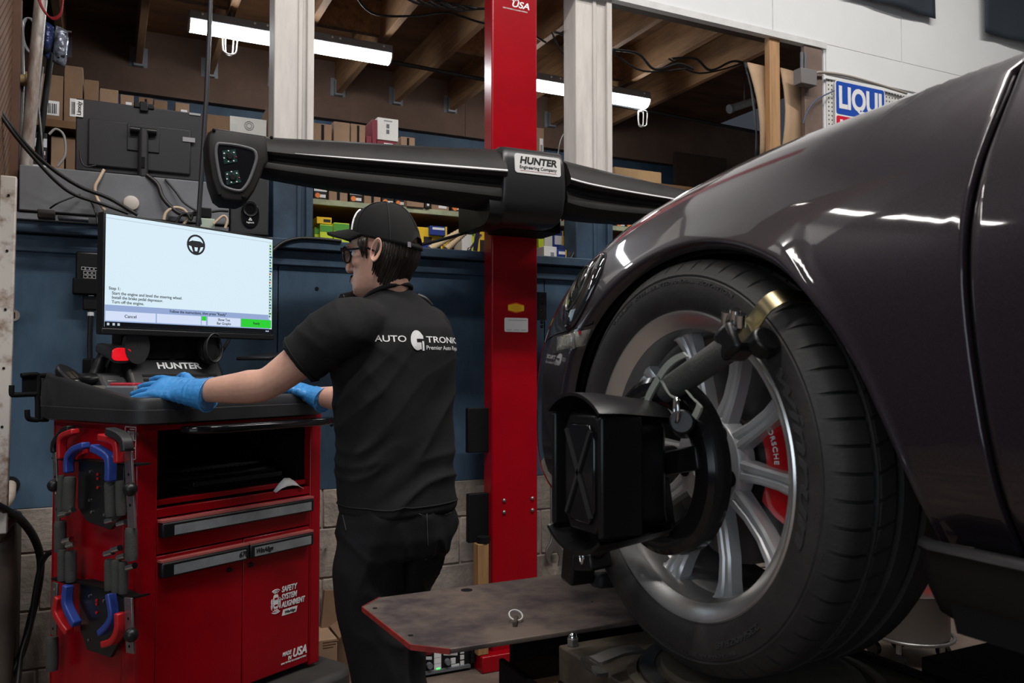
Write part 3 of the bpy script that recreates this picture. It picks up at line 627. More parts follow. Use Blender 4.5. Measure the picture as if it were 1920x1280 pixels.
# ================================================================ right side above the car
def sheet(lab, px, Y0, m, name='tan_sheet', lean=.0):
    q = [at(*p, Y=Y0) for p in px]; rows = []
    for i in range(9):
        f = i/8; l = q[0].lerp(q[3], f); r = q[1].lerp(q[2], f); rows.append([l.lerp(r, g/4)+Vector((.0, -.04*math.sin(math.pi*f)*(1-g/4)+lean*f, 0)) for g in range(5)])
    o = MB().grid(rows).build(name, m, None, 180); o.modifiers.new('solid', 'SOLIDIFY').thickness = .008
    return tag(o, lab, 'board')
sheet('bowed tan hardboard sheet standing left of the pine stud', [(1400, 118), (1438, 126), (1452, 300), (1424, 300)], 3.47, TAN)
sheet('flat tan hardboard sheet standing right of the pine stud', [(1462, 128), (1508, 140), (1508, 300), (1462, 300)], 3.465, TAN)
sheet('thin dark panel edge standing left of bowed tan sheet', [(1394, 118), (1401, 118), (1423, 300), (1415, 300)], 3.50, mat('dark_panel', (.03, .035, .04), .5), 'dark_sheet')
eb = thing('junction_box', 'grey junction box and conduit on the brown post', 'electrical box', at(1508, 150, Y=3.36))
a, b = at(1492, 130, Y=3.37), at(1522, 165, Y=3.37); MB().bx(a.x, b.x, 3.33, 3.389, b.z, a.z).build('box_body', mat('old_grey_box', (.17, .16, .155), .6), eb, bevel=.003)
MB().tube([at(1503, 98, Y=3.37), at(1503, 132, Y=3.37)], .009, 8).tube([at(1510, 100, Y=3.375), at(1510, 132, Y=3.375)], .007, 8).build('conduit_stub', GREYM, eb, 60)
MB().tube(smoothpts([at(1522, 150, Y=3.37), at(1528, 138, Y=3.365), at(1545, 136, Y=3.365), at(1600, 145, Y=3.37), at(1700, 175, Y=3.37)]), .008, 8).build('conduit_run', mat('tan_conduit', (.33, .29, .25), .6), eb, 60)
cable('blue_cable', [at(1506, 232, Y=3.36), at(1512, 212, Y=3.36), at(1530, 188, Y=3.36), at(1564, 170, Y=3.37)], .004, mat('blue_cable', (.06, .09, .16), .5), 'thin blue cable curving from brown post to the sign')
a, b = at(1564, 150, Y=3.385), at(1657, 176, Y=3.385)
sg = thing('enamel_sign', 'blue and red sign with bold white lettering on the pegboard', 'sign', ((a.x+b.x)/2, 3.385, a.z-.3))
W_ = b.x-a.x; H_ = W_*.98; c = Vector(((a.x+b.x)/2, 3.384, a.z-H_/2+.0))
SB, SR = mat('sign_blue', (.015, .075, .42), .3), mat('sign_red', (.62, .012, .04), .3)
MB().prism(rect(W_, H_, .02), 0, .006, Matrix.Translation(c) @ FX).build('plate', WHITE, sg)
MB().prism(rect(W_-.012, H_*.5-.009, .014), .006, .0068, Matrix.Translation(c+Vector((0, 0, H_*.25))) @ FX).build('blue_field', SB, sg)
MB().prism(rect(W_-.012, H_*.5-.009, .014), .006, .0068, Matrix.Translation(c-Vector((0, 0, H_*.25))) @ FX).build('red_field', SR, sg)
text('lettering', 'LIQUI', H_*.44, WHITE, Matrix.Translation(c+Vector((0, -.0072, H_*.245))) @ FX, sg, width=W_*.86, bold=.035)
text('lettering', 'MOLY', H_*.44, WHITE, Matrix.Translation(c+Vector((0, -.0072, -H_*.245))) @ FX, sg, width=W_*.86, bold=.035)
NAVY = mat('navy_banner', (.022, .030, .042), .75, bump=.4, bs=30)
def banner(lab, pA, pB, dz, Y0=3.36):
    a, b = at(*pA, Y=Y0), at(*pB, Y=Y0); rows = []
    for i in range(15):
        f = i/14; row = []
        for k in range(21):
            g = k/20; x = a.x+(b.x-a.x)*g; z = a.z+(b.z-a.z)*g+dz*(1-f)
            row.append((x, Y0-.012-.010*math.sin(g*9+f*3)-.006*noise.noise((x*5, z*5, 1)), z+.008*noise.noise((x*9, 0, 4))))
        rows.append(row)
    o = MB().grid(rows).build('banner', NAVY, None, 180); o.modifiers.new('solid', 'SOLIDIFY').thickness = .004
    tag(o, lab, 'banner')
banner('dark navy cloth banner on white wall, left of two', (1585, -12), (1752, 36), .5)
banner('dark navy cloth banner at the right picture edge', (1843, 62), (1990, 100), .6)
# ================================================================ alignment console cart (local: x along its front, y into its depth)
CO = at(255, 900, d=2.2); CO.z = 0; CRZ = R(28.8)
CM = Matrix.Translation(CO) @ Matrix.Rotation(CRZ, 4, 'Z'); CMi = CM.inverted()
def cp(px, py, y=None, x=None):
    r = CMi.to_3x3() @ (fw + rt*((px-960)/FPX) - upv*((py-640)/FPX)); c = CMi @ CAM
    t = (y-c.y)/r.y if y is not None else (x-c.x)/r.x
    return c + r*t
cart = thing('console_cart', 'red wheeled alignment console cart with black tray top left of the man', 'cart', CO, CRZ)
L = dict(parent=cart, local=True)
GBAR = mat('grey_handle_strip', (.32, .34, .36), .42, .3, var=.25, vs=20)
W_, D_ = .645, .44
post = [(0, .06), (0, .022), (.006, .006), (.022, 0), (.063, 0), (.063, .06)]
MB().prism(post, .31, 1.115).build('front_post', RED, bevel=.004, **L)
MB().bx(.602, .645, 0, .06, .31, 1.115).build('front_post', RED, bevel=.005, **L)
MB().bx(0, .012, .06, D_, .31, 1.115).build('side_panel', RED, bevel=.003, **L)
MB().bx(W_-.012, W_, .06, D_, .31, 1.115).build('side_panel', RED, bevel=.003, **L)
MB().bx(0, W_, D_-.012, D_, .31, 1.115).build('back_panel', RED, **L)
MB().bx(0, W_, 0, D_, 1.10, 1.118).build('top_plate', RED, **L)
MB().bx(.063, .602, .012, D_-.02, .845, .857).build('bay_floor', RED, **L)
MB().bx(.064, .07, .03, D_-.02, .86, 1.10).bx(.596, .601, .03, D_-.02, .86, 1.10).bx(.064, .6, D_-.03, D_-.02, .86, 1.10).build('bay_lining', BLACKM, **L)
MB().bx(.063, .602, .015, .03, .893, .908).build('bay_ledge', RED, bevel=.002, **L)
MB().bx(.063, .602, .004, .02, .862, .886).build('bay_ledge', RED, bevel=.002, **L)
MB().bx(.063, .602, .03, .04, .84, .91).build('bay_back_strip', BLACKM, **L)
# printer sitting in the open bay
pr = thing('printer', 'low black printer inside the open bay of the red cart', 'printer', CM @ Vector((.33, .22, .857)), CRZ)
MB(CM).bx(.12, .55, .10, .40, .858, .955).build('printer_body', BLACKP, pr, bevel=.01); MB(CM).bx(.20, .52, .04, .12, .925, .942).build('paper_tray', BLACKP, pr, bevel=.003)
MB(CM).bx(.14, .54, .14, .38, .956, .975).build('printer_lid', mat('gloss_black', (.006, .006, .007), .12), pr, bevel=.006)
for k in range(14): MB(CM).bx(.20+.017*k, .211+.017*k, .099, .1005, .985-.02, .988-.02).build('vent_slot', DARKG, pr)
pa = [cp(498, 942, .002), cp(520, 925, .008), cp(552, 921, .012), cp(562, 932, .006)]
rows = [[CM @ Vector((.46+.11*k/5, -.004+.016*j/3, .895-.010+.038*math.sin(math.pi*k/5)*(.4+.6*j/3)+.004*noise.noise((k*.9, j*.7, 0)))) for k in range(6)] for j in range(4)]
o = MB().grid(rows).build('crumpled_sheet', WHITE, None, 180); o.modifiers.new('solid', 'SOLIDIFY').thickness = .002
tag(o, 'crumpled white paper sheet on red ledge above the drawer', 'paper')
# drawer and doors with full-width grey pulls
MB().bx(.064, .601, .003, .03, .762, .858).build('drawer', RED, bevel=.003, **L)
dr = [c for c in cart.children if c.name.startswith('drawer')][0]
def pull(x0, x1, z0, z1, par, s=None):
    MB().bx(x0, x1, -.022, .004, z0, z1).build('handle', BLACKP, par, bevel=.006, local=True)
    MB().bx(x0+(.035 if x0 < .2 else .014), x1-.014, -.0235, -.022, z0+.006, z1-.010).build('handle_strip', GBAR, par, local=True)
    MB().bx(x0, x1, -.018, .004, z1, z1+.006).build('handle_lip', mat('dusty_red', (.40, .10, .09), .6), par, local=True)
pull(.066, .600, .808, .850, dr)
MB().bx(.064, .3435, .003, .03, .322, .758).build('door', RED, bevel=.003, **L)
MB().bx(.3465, .601, .003, .03, .322, .758).build('door', RED, bevel=.003, **L)
d1, d2 = [c for c in cart.children if c.name.startswith('door')]
pull(.066, .350, .700, .742, d1); pull(.354, .600, .700, .742, d2)
for x, dd in ((.295, d1), (.372, d2)): MB().lathe([(.0001, .006), (.006, .006), (.008, .0)], axes((x, .003, .677), (1, 0, 0), (0, 0, 1), (0, -1, 0)), 18).build('lock', CHROME if 0 else BLACKP, dd, 40, local=True)
def ctext(nm, s, size, m, x, y, z, par, shear=0, width=None, bold=0, rot=0):
    return text(nm, s, size, m, Matrix.Translation((x, y, z)) @ FX @ Matrix.Rotation(rot, 4, 'Z'), par, width=width, local=True, shear=shear, bold=bold)
ctext('number_text', '670', .022, INK, .325, -.0242, .720, d1, .25, .03, .02)
ctext('name_text', 'WinAlign', .020, INK, .402, -.0242, .720, d2, .25, .062, .02)
# safety logo on right door
q = MB()
def dbox(cx, cz, w_, h_): q.bx(cx-w_/2, cx+w_/2, .0018, .003, cz-h_/2, cz+h_/2)
lx, lz = .468, .545
q.prism([(x*.010, y*.022) for x, y in rect(2, 2, .6)], 0, .0012, axes((lx, .003, lz), (1, 0, 0), (0, 0, 1), (0, -1, 0)))
q.build('car_mark', WHITE, d2, local=True)
MB().bx(lx-.006, lx+.006, .0012, .0018, lz+.006, lz+.012).bx(lx-.006, lx+.006, .0012, .0018, lz-.014, lz-.009).build('car_window', RED, d2, local=True)
q = MB()
for r in (.009, .015, .021):
    for sgn, c0 in ((1, lz+.020), (-1, lz-.020)):
        pts = [Vector((lx+r*math.cos(a), .0022, c0+sgn*r*math.sin(a)*.8)) for a in [R(45+9*i) for i in range(11)]]
        q.tube(pts, .0013, 5)
for r in (.004, .008):
    for sg in (1, -1):
        for zc in (lz+.0, lz-.014): q.tube([Vector((lx+sg*(.010+r*math.cos(a)), .0022, zc+r*1.4*math.sin(a))) for a in [R(-60+15*i) for i in range(9)]], .0011, 5)
q.build('signal_arcs', WHITE, d2, local=True)
for k, s in enumerate(('SAFETY', 'SYSTEM', 'ALIGNMENT')):
    ctext('logo_text', s, .024, WHITE, .488+(.031, .031, .0475)[k], .0018, .576-.024*k, d2, .2, (.062, .062, .095)[k], .03)
MB().prism([(.492, 0), (.548, 0), (.553, .018), (.497, .018)], 0, .0012, axes((0, .003, .495), (1, 0, 0), (0, 0, 1), (0, -1, 0))).build('tag_plate', WHITE, d2, local=True)
ctext('tag_text', 'WinAlign', .012, INK, .5225, .0012, .504, d2, .25, .042, .01)
ctext('made_text', 'MADE', .017, WHITE, .512, .0018, .373, d2, .25, .036, .02); ctext('made_text', 'IN', .017, WHITE, .523, .0018, .356, d2, .25, .014, .02)
ctext('made_text', 'USA', .036, WHITE, .563, .0018, .366, d2, .25, .056, .03); ctext('made_text', 'USING THE FINEST U.S. & GLOBAL MATERIALS', .007, WHITE, .540, .0018, .345, d2, .1, .10)
# plinth
MB().prism([(x+.335, y+.2) for x, y in rect(.77, .62, .08)], .04, .300).build('base_skirt', mat('dusty_plastic', (.05, .047, .045), .6, var=.4, vs=6), bevel=.02, **L)
for x, y in ((.03, -.03), (.64, -.03), (.03, .42), (.64, .42)): MB().cyl((x-.015, y, .03), (x+.015, y, .03), .03, n=18).build('caster', RUBBER, cart, 40, local=True)
# moulded tray with raised rear-left rim
TR = DARKG
out = [(-.03, .10), (-.03, .52), (.63, .52), (.63, .10)]
def trayring(ins, zfun, n=8):
    o = []
    x0, x1, y0, y1, r = -.03+ins, .632-ins, -.06+ins, .53-ins, .07-ins*.5
    for cx, cy, a in ((x0+r, y0+r, 180), (x1-r, y0+r, 270), (x1-r, y1-r, 0), (x0+r, y1-r, 90)):
        for i in range(n+1):
            t = R(a+90*i/n); x, y = cx+r*math.cos(t), cy+r*math.sin(t); o.append(Vector((x, y, zfun(x, y))))
    return o
def rim(x, y):
    f = max(0, min(1, (y+.02)/.40)); g = max(0, min(1, (.25-x)/.25)); return 1.192+.066*(f*f*(3-2*f))*(.35+.65*g)
rg = [trayring(.012, lambda x, y: 1.118), trayring(.0, lambda x, y: 1.124), trayring(-.002, lambda x, y: 1.158), trayring(.004, lambda x, y: 1.160), trayring(.004, lambda x, y: rim(x, y)-.012), trayring(.009, lambda x, y: rim(x, y)-.002), trayring(.018, rim), trayring(.030, lambda x, y: rim(x, y)-.006), trayring(.04, lambda x, y: 1.160)]
tray = MB(); tray.loft(rg); tray.build('tray', TR, cart, 40, local=True)
# gloss black pull-out shelf lip under the tray front
lp = [(.095, -.045), (.105, -.075), (.135, -.105), (.20, -.118), (.40, -.122), (.55, -.115), (.615, -.095), (.645, -.06), (.65, -.045)]
MB().prism(lp, 1.090, 1.112).build('keyboard_shelf', mat('gloss_black', (.006, .006, .007), .12), cart, bevel=.008, seg=3, local=True)
# printer-like control box on the tray
cb = MB()
yb = .25
A, B = cp(248, 676, .27), cp(398, 680, .27)
cons = MB()
prof = [(.17, 1.165), (.20, 1.215), (.245, 1.293), (.262, 1.303), (.42, 1.303), (.42, 1.165)]
x0, x1 = .105, .43
cons.prism(prof, x0, x1, Matrix(((0, 0, 1, 0), (1, 0, 0, 0), (0, 1, 0, 0), (0, 0, 0, 1)))).build('console_box', BLACKP, cart, bevel=.012, local=True)
cbx = cart.children[-1]
MB().prism([(.16, 1.165), (.19, 1.185), (.25, 1.255), (.40, 1.255), (.40, 1.165)], .03, .107, Matrix(((0, 0, 1, 0), (1, 0, 0, 0), (0, 1, 0, 0), (0, 0, 0, 1)))).build('console_wing', DARKG, cart, bevel=.01, local=True)
sl = Vector((0, .045, .078)).normalized(); nn = Vector((0, -sl.z, sl.y))
def slopeM(x, f, off=.001): p = Vector((x+.03, .20, 1.215))+Vector((0, .045, .078))*f+nn*off; return axes(p, (1, 0, 0), sl, nn)
text('name_text', 'HUNTER', .030, mat('silver_print', (.55, .56, .57), .4), slopeM(.245, .78, .0015), cart, width=.15, local=True, bold=.03)
for k in range(3):
    for c in (.17, .315):
        MB().bx(-.055, .055, -.0035, .0035, 0, .002, M=slopeM(c, .42-.17*k, .0)).build('vent_slot', BLACKM, cart, local=True)
MB().bx(-.009, .009, -.03, .012, 0, .004, M=slopeM(.243, .3, 0)).build('vent_bar', DARKG, cart, local=True); MB().bx(-.002, .002, -.002, .002, .004, .005, M=slopeM(.243, .38, 0)).build('status_light', glow('green_led', (.1, .9, .2), 1.5), cart, local=True)
# monitor bracket with two pulleys of cable
MB().prism([(.11, 1.27), (.11, 1.395), (.40, 1.395), (.40, 1.27), (.37, 1.27), (.34, 1.30), (.17, 1.30), (.14, 1.27)], .245, .265, Matrix(((1, 0, 0, 0), (0, 0, 1, 0), (0, 1, 0, 0), (0, 0, 0, 1)))).bx(.09, .12, .24, .29, 1.20, 1.40).bx(.39, .41, .24, .29, 1.20, 1.40).build('monitor_bracket', BLACKM, cart, local=True)
for x, m in ((.125, DARKG), (.375, BLACKP)):
    MB().lathe([(.001, -.012), (.034, -.012), (.046, -.004), (.046, .012), (.001, .012)], axes((x, .225, 1.335), (1, 0, 0), (0, 0, 1), (0, -1, 0)) @ Matrix.Diagonal((.85, 1.15, 1, 1)), 28).build('cable_reel', m, cart, 40, local=True)
for k in range(4): MB().tube(smoothpts([Vector((.375+.030*math.cos(a), .208-.004*k, 1.335+.045*math.sin(a))) for a in [R(30*i+20*k) for i in range(11)]]), .003, 6).build('coiled_lead', BLKC, cart, 60, local=True)
# wire hook rack on the left end
hk = thing('hook_rack', 'black wire hook rack sticking out left of the cart tray', 'hook', CM @ Vector((-.10, .5, 1.15)), CRZ)
def hp(px, py): return CM @ cp(px, py, .45)
for pts in ([(22, 722), (22, 738), (28, 740), (62, 739), (70, 742), (71, 782), (76, 786), (90, 786)], [(51, 768), (52, 782), (58, 786), (71, 787)], [(40, 704), (62, 702), (72, 706), (71, 742)], [(72, 704), (90, 704)]):
    MB().tube(smoothpts([hp(*p) for p in pts], 4), .0075, 10).build('wire', BLACKM, hk, 60)
a, b = hp(41, 704), hp(70, 738)
MB().add([a, hp(70, 704), b, hp(41, 738), a+Vector((0, .01, 0)), hp(70, 704)+Vector((0, .01, 0)), b+Vector((0, .01, 0)), hp(41, 738)+Vector((0, .01, 0))], [(0, 1, 2, 3), (7, 6, 5, 4), (0, 4, 5, 1), (1, 5, 6, 2), (2, 6, 7, 3), (3, 7, 4, 0)]).build('mount_plate', BLACKM, hk)
# lit screen on the cart
ms = thing('monitor', 'large lit monitor showing alignment step 1 in front of blue wall', 'monitor', CM @ Vector((.31, .22, 1.38)), CRZ)
ML = dict(parent=ms); YS = .2
def sm(*a, **k): return MB(CM)
MB(CM).bx(.010, .606, .2, .235, 1.366, 1.716).build('bezel', BLACKP, ms, bevel=.004)
MB(CM).bx(.16, .46, .235, .27, 1.42, 1.64).build('rear_shell', BLACKP, ms, bevel=.01); MB(CM).bx(.25, .27, .245, .30, 1.22, 1.50).build('mount_arm', BLACKM, ms)
MB(CM).bx(.008, .608, .196, .203, 1.366, 1.384).build('chin', BLACKP, ms, bevel=.003)
sx0, sx1, sz0, sz1 = .0165, .600, 1.388, 1.709
def srect(u0, u1, v0, v1, m, nm, y=.1992, par=ms):     # u right, v up in 0..1
    return MB(CM).bx(sx0+(sx1-sx0)*u0, sx0+(sx1-sx0)*u1, y, .2, sz0+(sz1-sz0)*v0, sz0+(sz1-sz0)*v1).build(nm, m, par)
SCR = glow('screen_white', (.60, .74, .82), 1.0); SCRB = glow('screen_bar', (.30, .40, .66), .85); SCRL = glow('screen_button', (.60, .68, .86), .95); SCRK = mat('screen_dark', (.004, .005, .008), .3)
SCG = glow('screen_green', (.02, .60, .03), .9); SCT = mat('screen_text', (.02, .02, .03), .5); SCM = glow('screen_mint', (.60, .78, .72), .9)
scr = srect(0, 1, 0, 1, SCR, 'screen')
def s2(*a): return srect(*a, par=scr)
s2(0, 1, .965, .968, glow('screen_line', (.35, .42, .5), .8), 'title_line', .1990); s2(0, 1, .0, .045, SCRK, 'task_bar', .1988); s2(0, .985, .045, .195, SCRB, 'status_bar', .1990)
s2(.975, 1, .15, .965, SCM, 'icon_strip', .1990)
for a, b in ((.004, .268), (.274, .53), (.572, .783)): s2(a, b, .055, .140, SCRL, 'button', .1988)
s2(.787, .995, .055, .140, SCG, 'ready_button', .1988); s2(.535, .562, .098, .140, SCG, 'level_mark', .1987); s2(.535, .562, .055, .098, SCRL, 'level_mark', .1987)
cr = random.Random(5)
for k in range(26):
    v = .17+.78*k/26; c = cr.choice(((.5, .02, .02), (.02, .2, .4), (.05, .3, .08), (.1, .1, .12), (.1, .3, .35)))
    s2(.979, .979+cr.uniform(.008, .018), v, v+.018, mat('icon_%d' % int(c[0]*99), c, .5), 'icon', .1986)
for u in (.012, .040, .065): s2(u, u+.012, .012, .034, glow('screen_icon', (.6, .7, .8), .7), 'icon', .1985)
def st(s, u, v, size, w_=None, m=SCT, y=.1983): return text('screen_text', s, size, m, CM @ Matrix.Translation((sx0+(sx1-sx0)*u, y, sz0+(sz1-sz0)*v)) @ FX, scr, width=w_, bold=.008, extrude=.0003, align='LEFT')
st('Step 1:', .018, .342, .0125); st('Start the engine and level the steering wheel.', .034, .300, .0125, .222); st('Install the brake pedal depressor.', .034, .262, .0125, .158); st('Turn off the engine.', .034, .222, .0125, .098)
st('Follow the instructions, then press "Ready"', .345, .168, .012, .20); st('Cancel', .10, .098, .013, .036); st('Show Toe', .635, .115, .0115, .045); st('Bar Graphs', .628, .078, .0115, .052); st('Ready', .868, .098, .0115, .026)
st('20:48', .955, .022, .006, None, SCRL)
p = CMi @ CM @ cp(367, 459, .2); wh = MB(CM)
c = Vector((p.x, .1985, p.z)); Mw = axes(c, (1, 0, 0), (0, 0, 1), (0, -1, 0))
wh.lathe([(.026, 0), (.026, .0008), (.032, .0008), (.032, 0)], Mw, 40); wh.prism([(-.027, .006), (-.014, .012), (.014, .012), (.027, .006), (.026, -.004), (.016, -.006), (.009, -.026), (-.009, -.026), (-.016, -.006), (-.026, -.004)], 0, .0008, Mw)
wh.build('wheel_icon', SCT, scr); MB(CM).prism([(-.006, -.008), (.006, -.008), (.004, -.020), (-.004, -.020)], 0, .001, Mw).build('wheel_icon_gap', SCR, scr)
# handheld keypad in a cradle on the wall
kp = thing('keypad_remote', 'black handheld keypad in cradle hanging on blue wall beside screen', 'remote', at(165, 560, Y=3.36))
def wp_(px, py, Y=3.35): return at(px, py, Y=Y)
def wbox(par, nm, x0, x1, y0, y1, Ya, Yb, m, bev=.004):
    a, b = wp_(x0, y0, Ya), wp_(x1, y1, Ya); return MB().bx(a.x, b.x, Ya, Yb, b.z, a.z).build(nm, m, par, bevel=bev)
wbox(kp, 'handset', 142, 188, 470, 545, 3.345, 3.385, BLACKP, .008); wbox(kp, 'cradle', 136, 188, 520, 552, 3.335, 3.395, BLACKM); wbox(kp, 'plug', 155, 184, 552, 582, 3.35, 3.375, BLACKP, .006)
kb = wbox(kp, 'key_panel', 153, 188, 499, 541, 3.342, 3.346, BLACKM, 0)
for r in range(5):
    for k in range(3 if r else 4):
        x, y = (160+8.2*k, 511+7.4*(r-1)+1.5*k*.3) if r else (156+8*k, 503+.6*k)
        a = wp_(x, y, 3.3405); f = MB()
        f.tube([a+Vector((dx*.0055, 0, dz*.005)) for dx, dz in ((-1, -1), (1, -1), (1, 1), (-1, 1))], .0008, 4, close=True).build('key', WHITE, kb)
tl = text('plug_text', '-------', .008, WHITE, Matrix.Translation(wp_(171, 554, 3.3345)) @ FX, kp)
MB().tube([wp_(170, 582, 3.36), wp_(170, 595, 3.36), wp_(168, 640, 3.37), wp_(169, 690, 3.37)], .009, 8).build('cord', BLKC, kp, 60); MB().cyl(wp_(170, 585, 3.36), wp_(170, 592, 3.36), .011, n=10).build('cord_tie', SILV2, kp)
# ---- things on the tray
bs = thing('barcode_scanner', 'black handheld scanner with glowing red window on the tray', 'scanner', CM @ Vector((.0, .40, 1.165)), CRZ)
def tp(px, py, y): return CM @ cp(px, py, y)
MB().tube(smoothpts([tp(178, 706, .36), tp(184, 690, .36), tp(193, 668, .36), tp(200, 652, .35)], 4), [.020, .020, .019, .018, .018, .018, .018, .017, .017, .017, .017, .018, .02], 14).build('grip', BLACKP, bs, 60)
hd = MB(); a, b = tp(190, 652, .36), tp(228, 664, .22); rows = []
M_, L_ = frame(a, b)
for f, sx, sy in ((0, .010, .008), (.06, .020, .016), (.3, .023, .018), (.7, .030, .022), (1, .034, .026)):
    rows.append([M_ @ Vector((x*sx, y*sy, L_*f)) for x, y in rect(2, 2, .7, 4)])
hd.loft(rows).build('head', DARKG, bs, 50)
MB().loft([[M_ @ Vector((x*.028, y*.019, L_+.001)) for x, y in rect(2, 2, .6, 4)], [M_ @ Vector((x*.026, y*.017, L_+.003)) for x, y in rect(2, 2, .6, 4)]]).build('red_window', mat('red_window', (.3, .002, .004), .15, emit=(1, .01, .02), es=.55), bs)
MB().bar(tp(200, 690, .33), tp(206, 672, .32), .01, .012).build('trigger', BLACKP, bs, bevel=.003)
t = thing('scanner_cradle', 'dark cradle stand holding the scanner behind the tray', 'stand', CM @ Vector((.03, .44, 1.165)), CRZ)
sc_ = cp(184, 690, .40)
MB(CM).bx(sc_.x-.02, sc_.x+.02, .40, .46, 1.165, 1.30).build('stand_body', BLACKM, t, bevel=.006); MB(CM).prism([(x+sc_.x, y+.43) for x, y in rect(.09, .08, .02)], 1.162, 1.175).build('stand_base', BLACKM, t, bevel=.003)
t = thing('handheld_device', 'round-topped black handheld device with small label leaning in tray corner', 'device', CM @ Vector((.01, .36, 1.165)), CRZ)
Md = axes(CM @ cp(138, 707, x=.012), (CM.to_3x3() @ Vector((1, 0, 0))), (CM.to_3x3() @ Vector((-.25, .75, .6)).normalized()), (CM.to_3x3() @ Vector((.15, -.6, .78)).normalized()))
MB().prism([(x*.026, y*.062) for x, y in rect(2, 2, .9, 6)], -.02, .004, Md).build('device_body', BLACKP, t, bevel=.006); MB().bx(-.014, -.002, -.012, .022, .004, .005, M=Md).bx(.004, .010, -.012, .022, .004, .005, M=Md).build('chrome_mark', CHROME, t); MB().bx(-.018, .016, -.044, -.020, .004, .0052, M=Md).build('paper_label', SILV2, t)
t = thing('dusty_mouse', 'black handset on a dusty grey base beside gloved left hand', 'device', CM @ Vector((.02, .14, 1.165)), CRZ)
mc_ = cp(184, 722, x=.045)
MB(CM).prism([(x+mc_.x, y+mc_.y) for x, y in rect(.10, .13, .04)], 1.160, mc_.z).build('base', mat('dusty_grey', (.11, .10, .09), .8, var=.3, vs=20), t, bevel=.01)
MB(CM).ball((mc_.x-.01, mc_.y+.02, mc_.z+.018), (.032, .05, .018), 20).build('shell', BLACKP, t, 60); MB(CM).box((mc_.x+.015, mc_.y-.035, mc_.z+.006), (.035, .03, .018)).build('silver_button', SILVER, t, bevel=.005)
t = thing('red_marker', 'red and grey tool under the gloved left fingertips', 'tool', CM @ Vector((.06, .06, 1.165)), CRZ)
rm_ = cp(236, 731, x=.07)
MB(CM).box((rm_.x, rm_.y, rm_.z-.012), (.05, .10, .05), rot=(0, 0, .4)).build('grey_shell', GREYM, t, bevel=.006); MB(CM).box((rm_.x, rm_.y, rm_.z+.015), (.04, .08, .012), rot=(0, 0, .4)).build('red_top', mat('red_plastic', (.35, .02, .03), .4), t, bevel=.004)
t = thing('paper_slip', 'white and red paper slip on tray beneath left hand', 'paper', CM @ Vector((.03, .0, 1.165)), CRZ); MB(CM).bx(.0, .16, -.015, .05, 1.182, 1.185).build('sheet', WHITE, t); MB(CM).bx(.05, .15, -.012, .0, 1.185, 1.1856).build('red_print', mat('red_plastic', (.35, .02, .03), .4), t)
# yellow cloth gloves crumpled behind the console box
YG = mat('yellow_cloth', (.55, .45, .08), .85, var=.5, vs=25, bump=.5, bs=80)
t = thing('work_glove', 'crumpled yellow cloth glove with blue cuff behind the console box', 'glove', CM @ Vector((.47, .42, 1.18)), CRZ)
g = MB(CM)
for k, (x, y, z, a, b, c) in enumerate(((.45, .40, 1.215, .045, .035, .030), (.51, .42, 1.225, .035, .03, .026), (.54, .40, 1.205, .04, .03, .022))): g.ball((x, y, z), (a, b, c), 14, M=Euler((k*.6, .4, k)).to_matrix().to_4x4())
o = g.build('palm', YG, t, 180)
for v in o.data.vertices: v.co += .008*Vector((noise.noise(v.co*40), noise.noise(v.co*40+Vector((5, 0, 0))), noise.noise(v.co*40+Vector((0, 5, 0)))))
for k in range(4): MB(CM).tube(smoothpts([Vector((.50+.018*k, .37, 1.215)), Vector((.515+.018*k, .345, 1.235-.004*k)), Vector((.535+.016*k, .335, 1.225-.008*k))]), [.012]*12+[.008], 8).build('finger', YG, t, 60)
MB(CM).tube([Vector((.43, .36, 1.205)), Vector((.47, .34, 1.195))], .02, 10).build('cuff', mat('blue_cuff', (.04, .12, .30), .7), t, 60)
tag(MB(CM).tube(smoothpts([Vector((.36, .36, 1.30)), Vector((.39, .36, 1.285)), Vector((.42, .37, 1.255))]), .007, 8).build('yellow_strap', mat('pale_yellow', (.6, .55, .30), .6)), 'pale yellow strap draped over the console box right end', 'strap')
tb = thing('tablet_arm', 'dark flat tablet holder standing behind tray at right', 'tablet', at(500, 680, d=2.8))
a, b = at(474, 672, d=2.72), at(532, 664, d=2.95); MB().bar(a, b, .12, .012).build('tablet', BLACKP, tb, bevel=.004); MB().cyl(at(536, 648, d=2.95), at(536, 700, d=2.95), .008, n=10).build('stem', BLACKM, tb, 40)
cable('thin_rod', [at(432, 632, d=2.9), at(405, 678, d=2.75)], .006, DARKG, 'thin dark rod slanting below the screen right half', 'rod', k=2)
cable('thin_rod', [at(382, 634, d=2.75), at(381, 672, d=2.75)], .006, DARKG, 'thin upright rod below the middle of the screen', 'rod', k=2)
# ---- wheel clamps hanging on the cart's left side
REDC, BLUC = mat('red_clamp_plastic', (.42, .010, .014), .35), mat('blue_clamp_plastic', (.025, .055, .28), .38)
GRIP = mat('grey_rubber_grip', (.045, .045, .043), .75, bump=.3, bs=250)
ALU = mat('worn_aluminium', (.36, .30, .32), .38, .85, var=.3, vs=25)
def sp_(px, py, off): return CM @ cp(px, py, x=-off)
nside = CM.to_3x3() @ Vector((-1, 0, 0))
def flat(par, nm, pts, wd, th, m, off):         # a flat bent bar following a path on the side plane
    P = smoothpts([sp_(x, y, off) for x, y in pts], 5); rows = []
    for i, p in enumerate(P):
        t_ = (P[min(i+1, len(P)-1)]-P[max(0, i-1)]).normalized(); s_ = t_.cross(nside).normalized(); 
        rows.append([p+s_*a*wd*.40+nside*b*th*.42 for a, b in ((-1, -1), (1, -1), (1, 1), (-1, 1))])
    return MB().loft(rows).build(nm, m, par, bevel=.004)
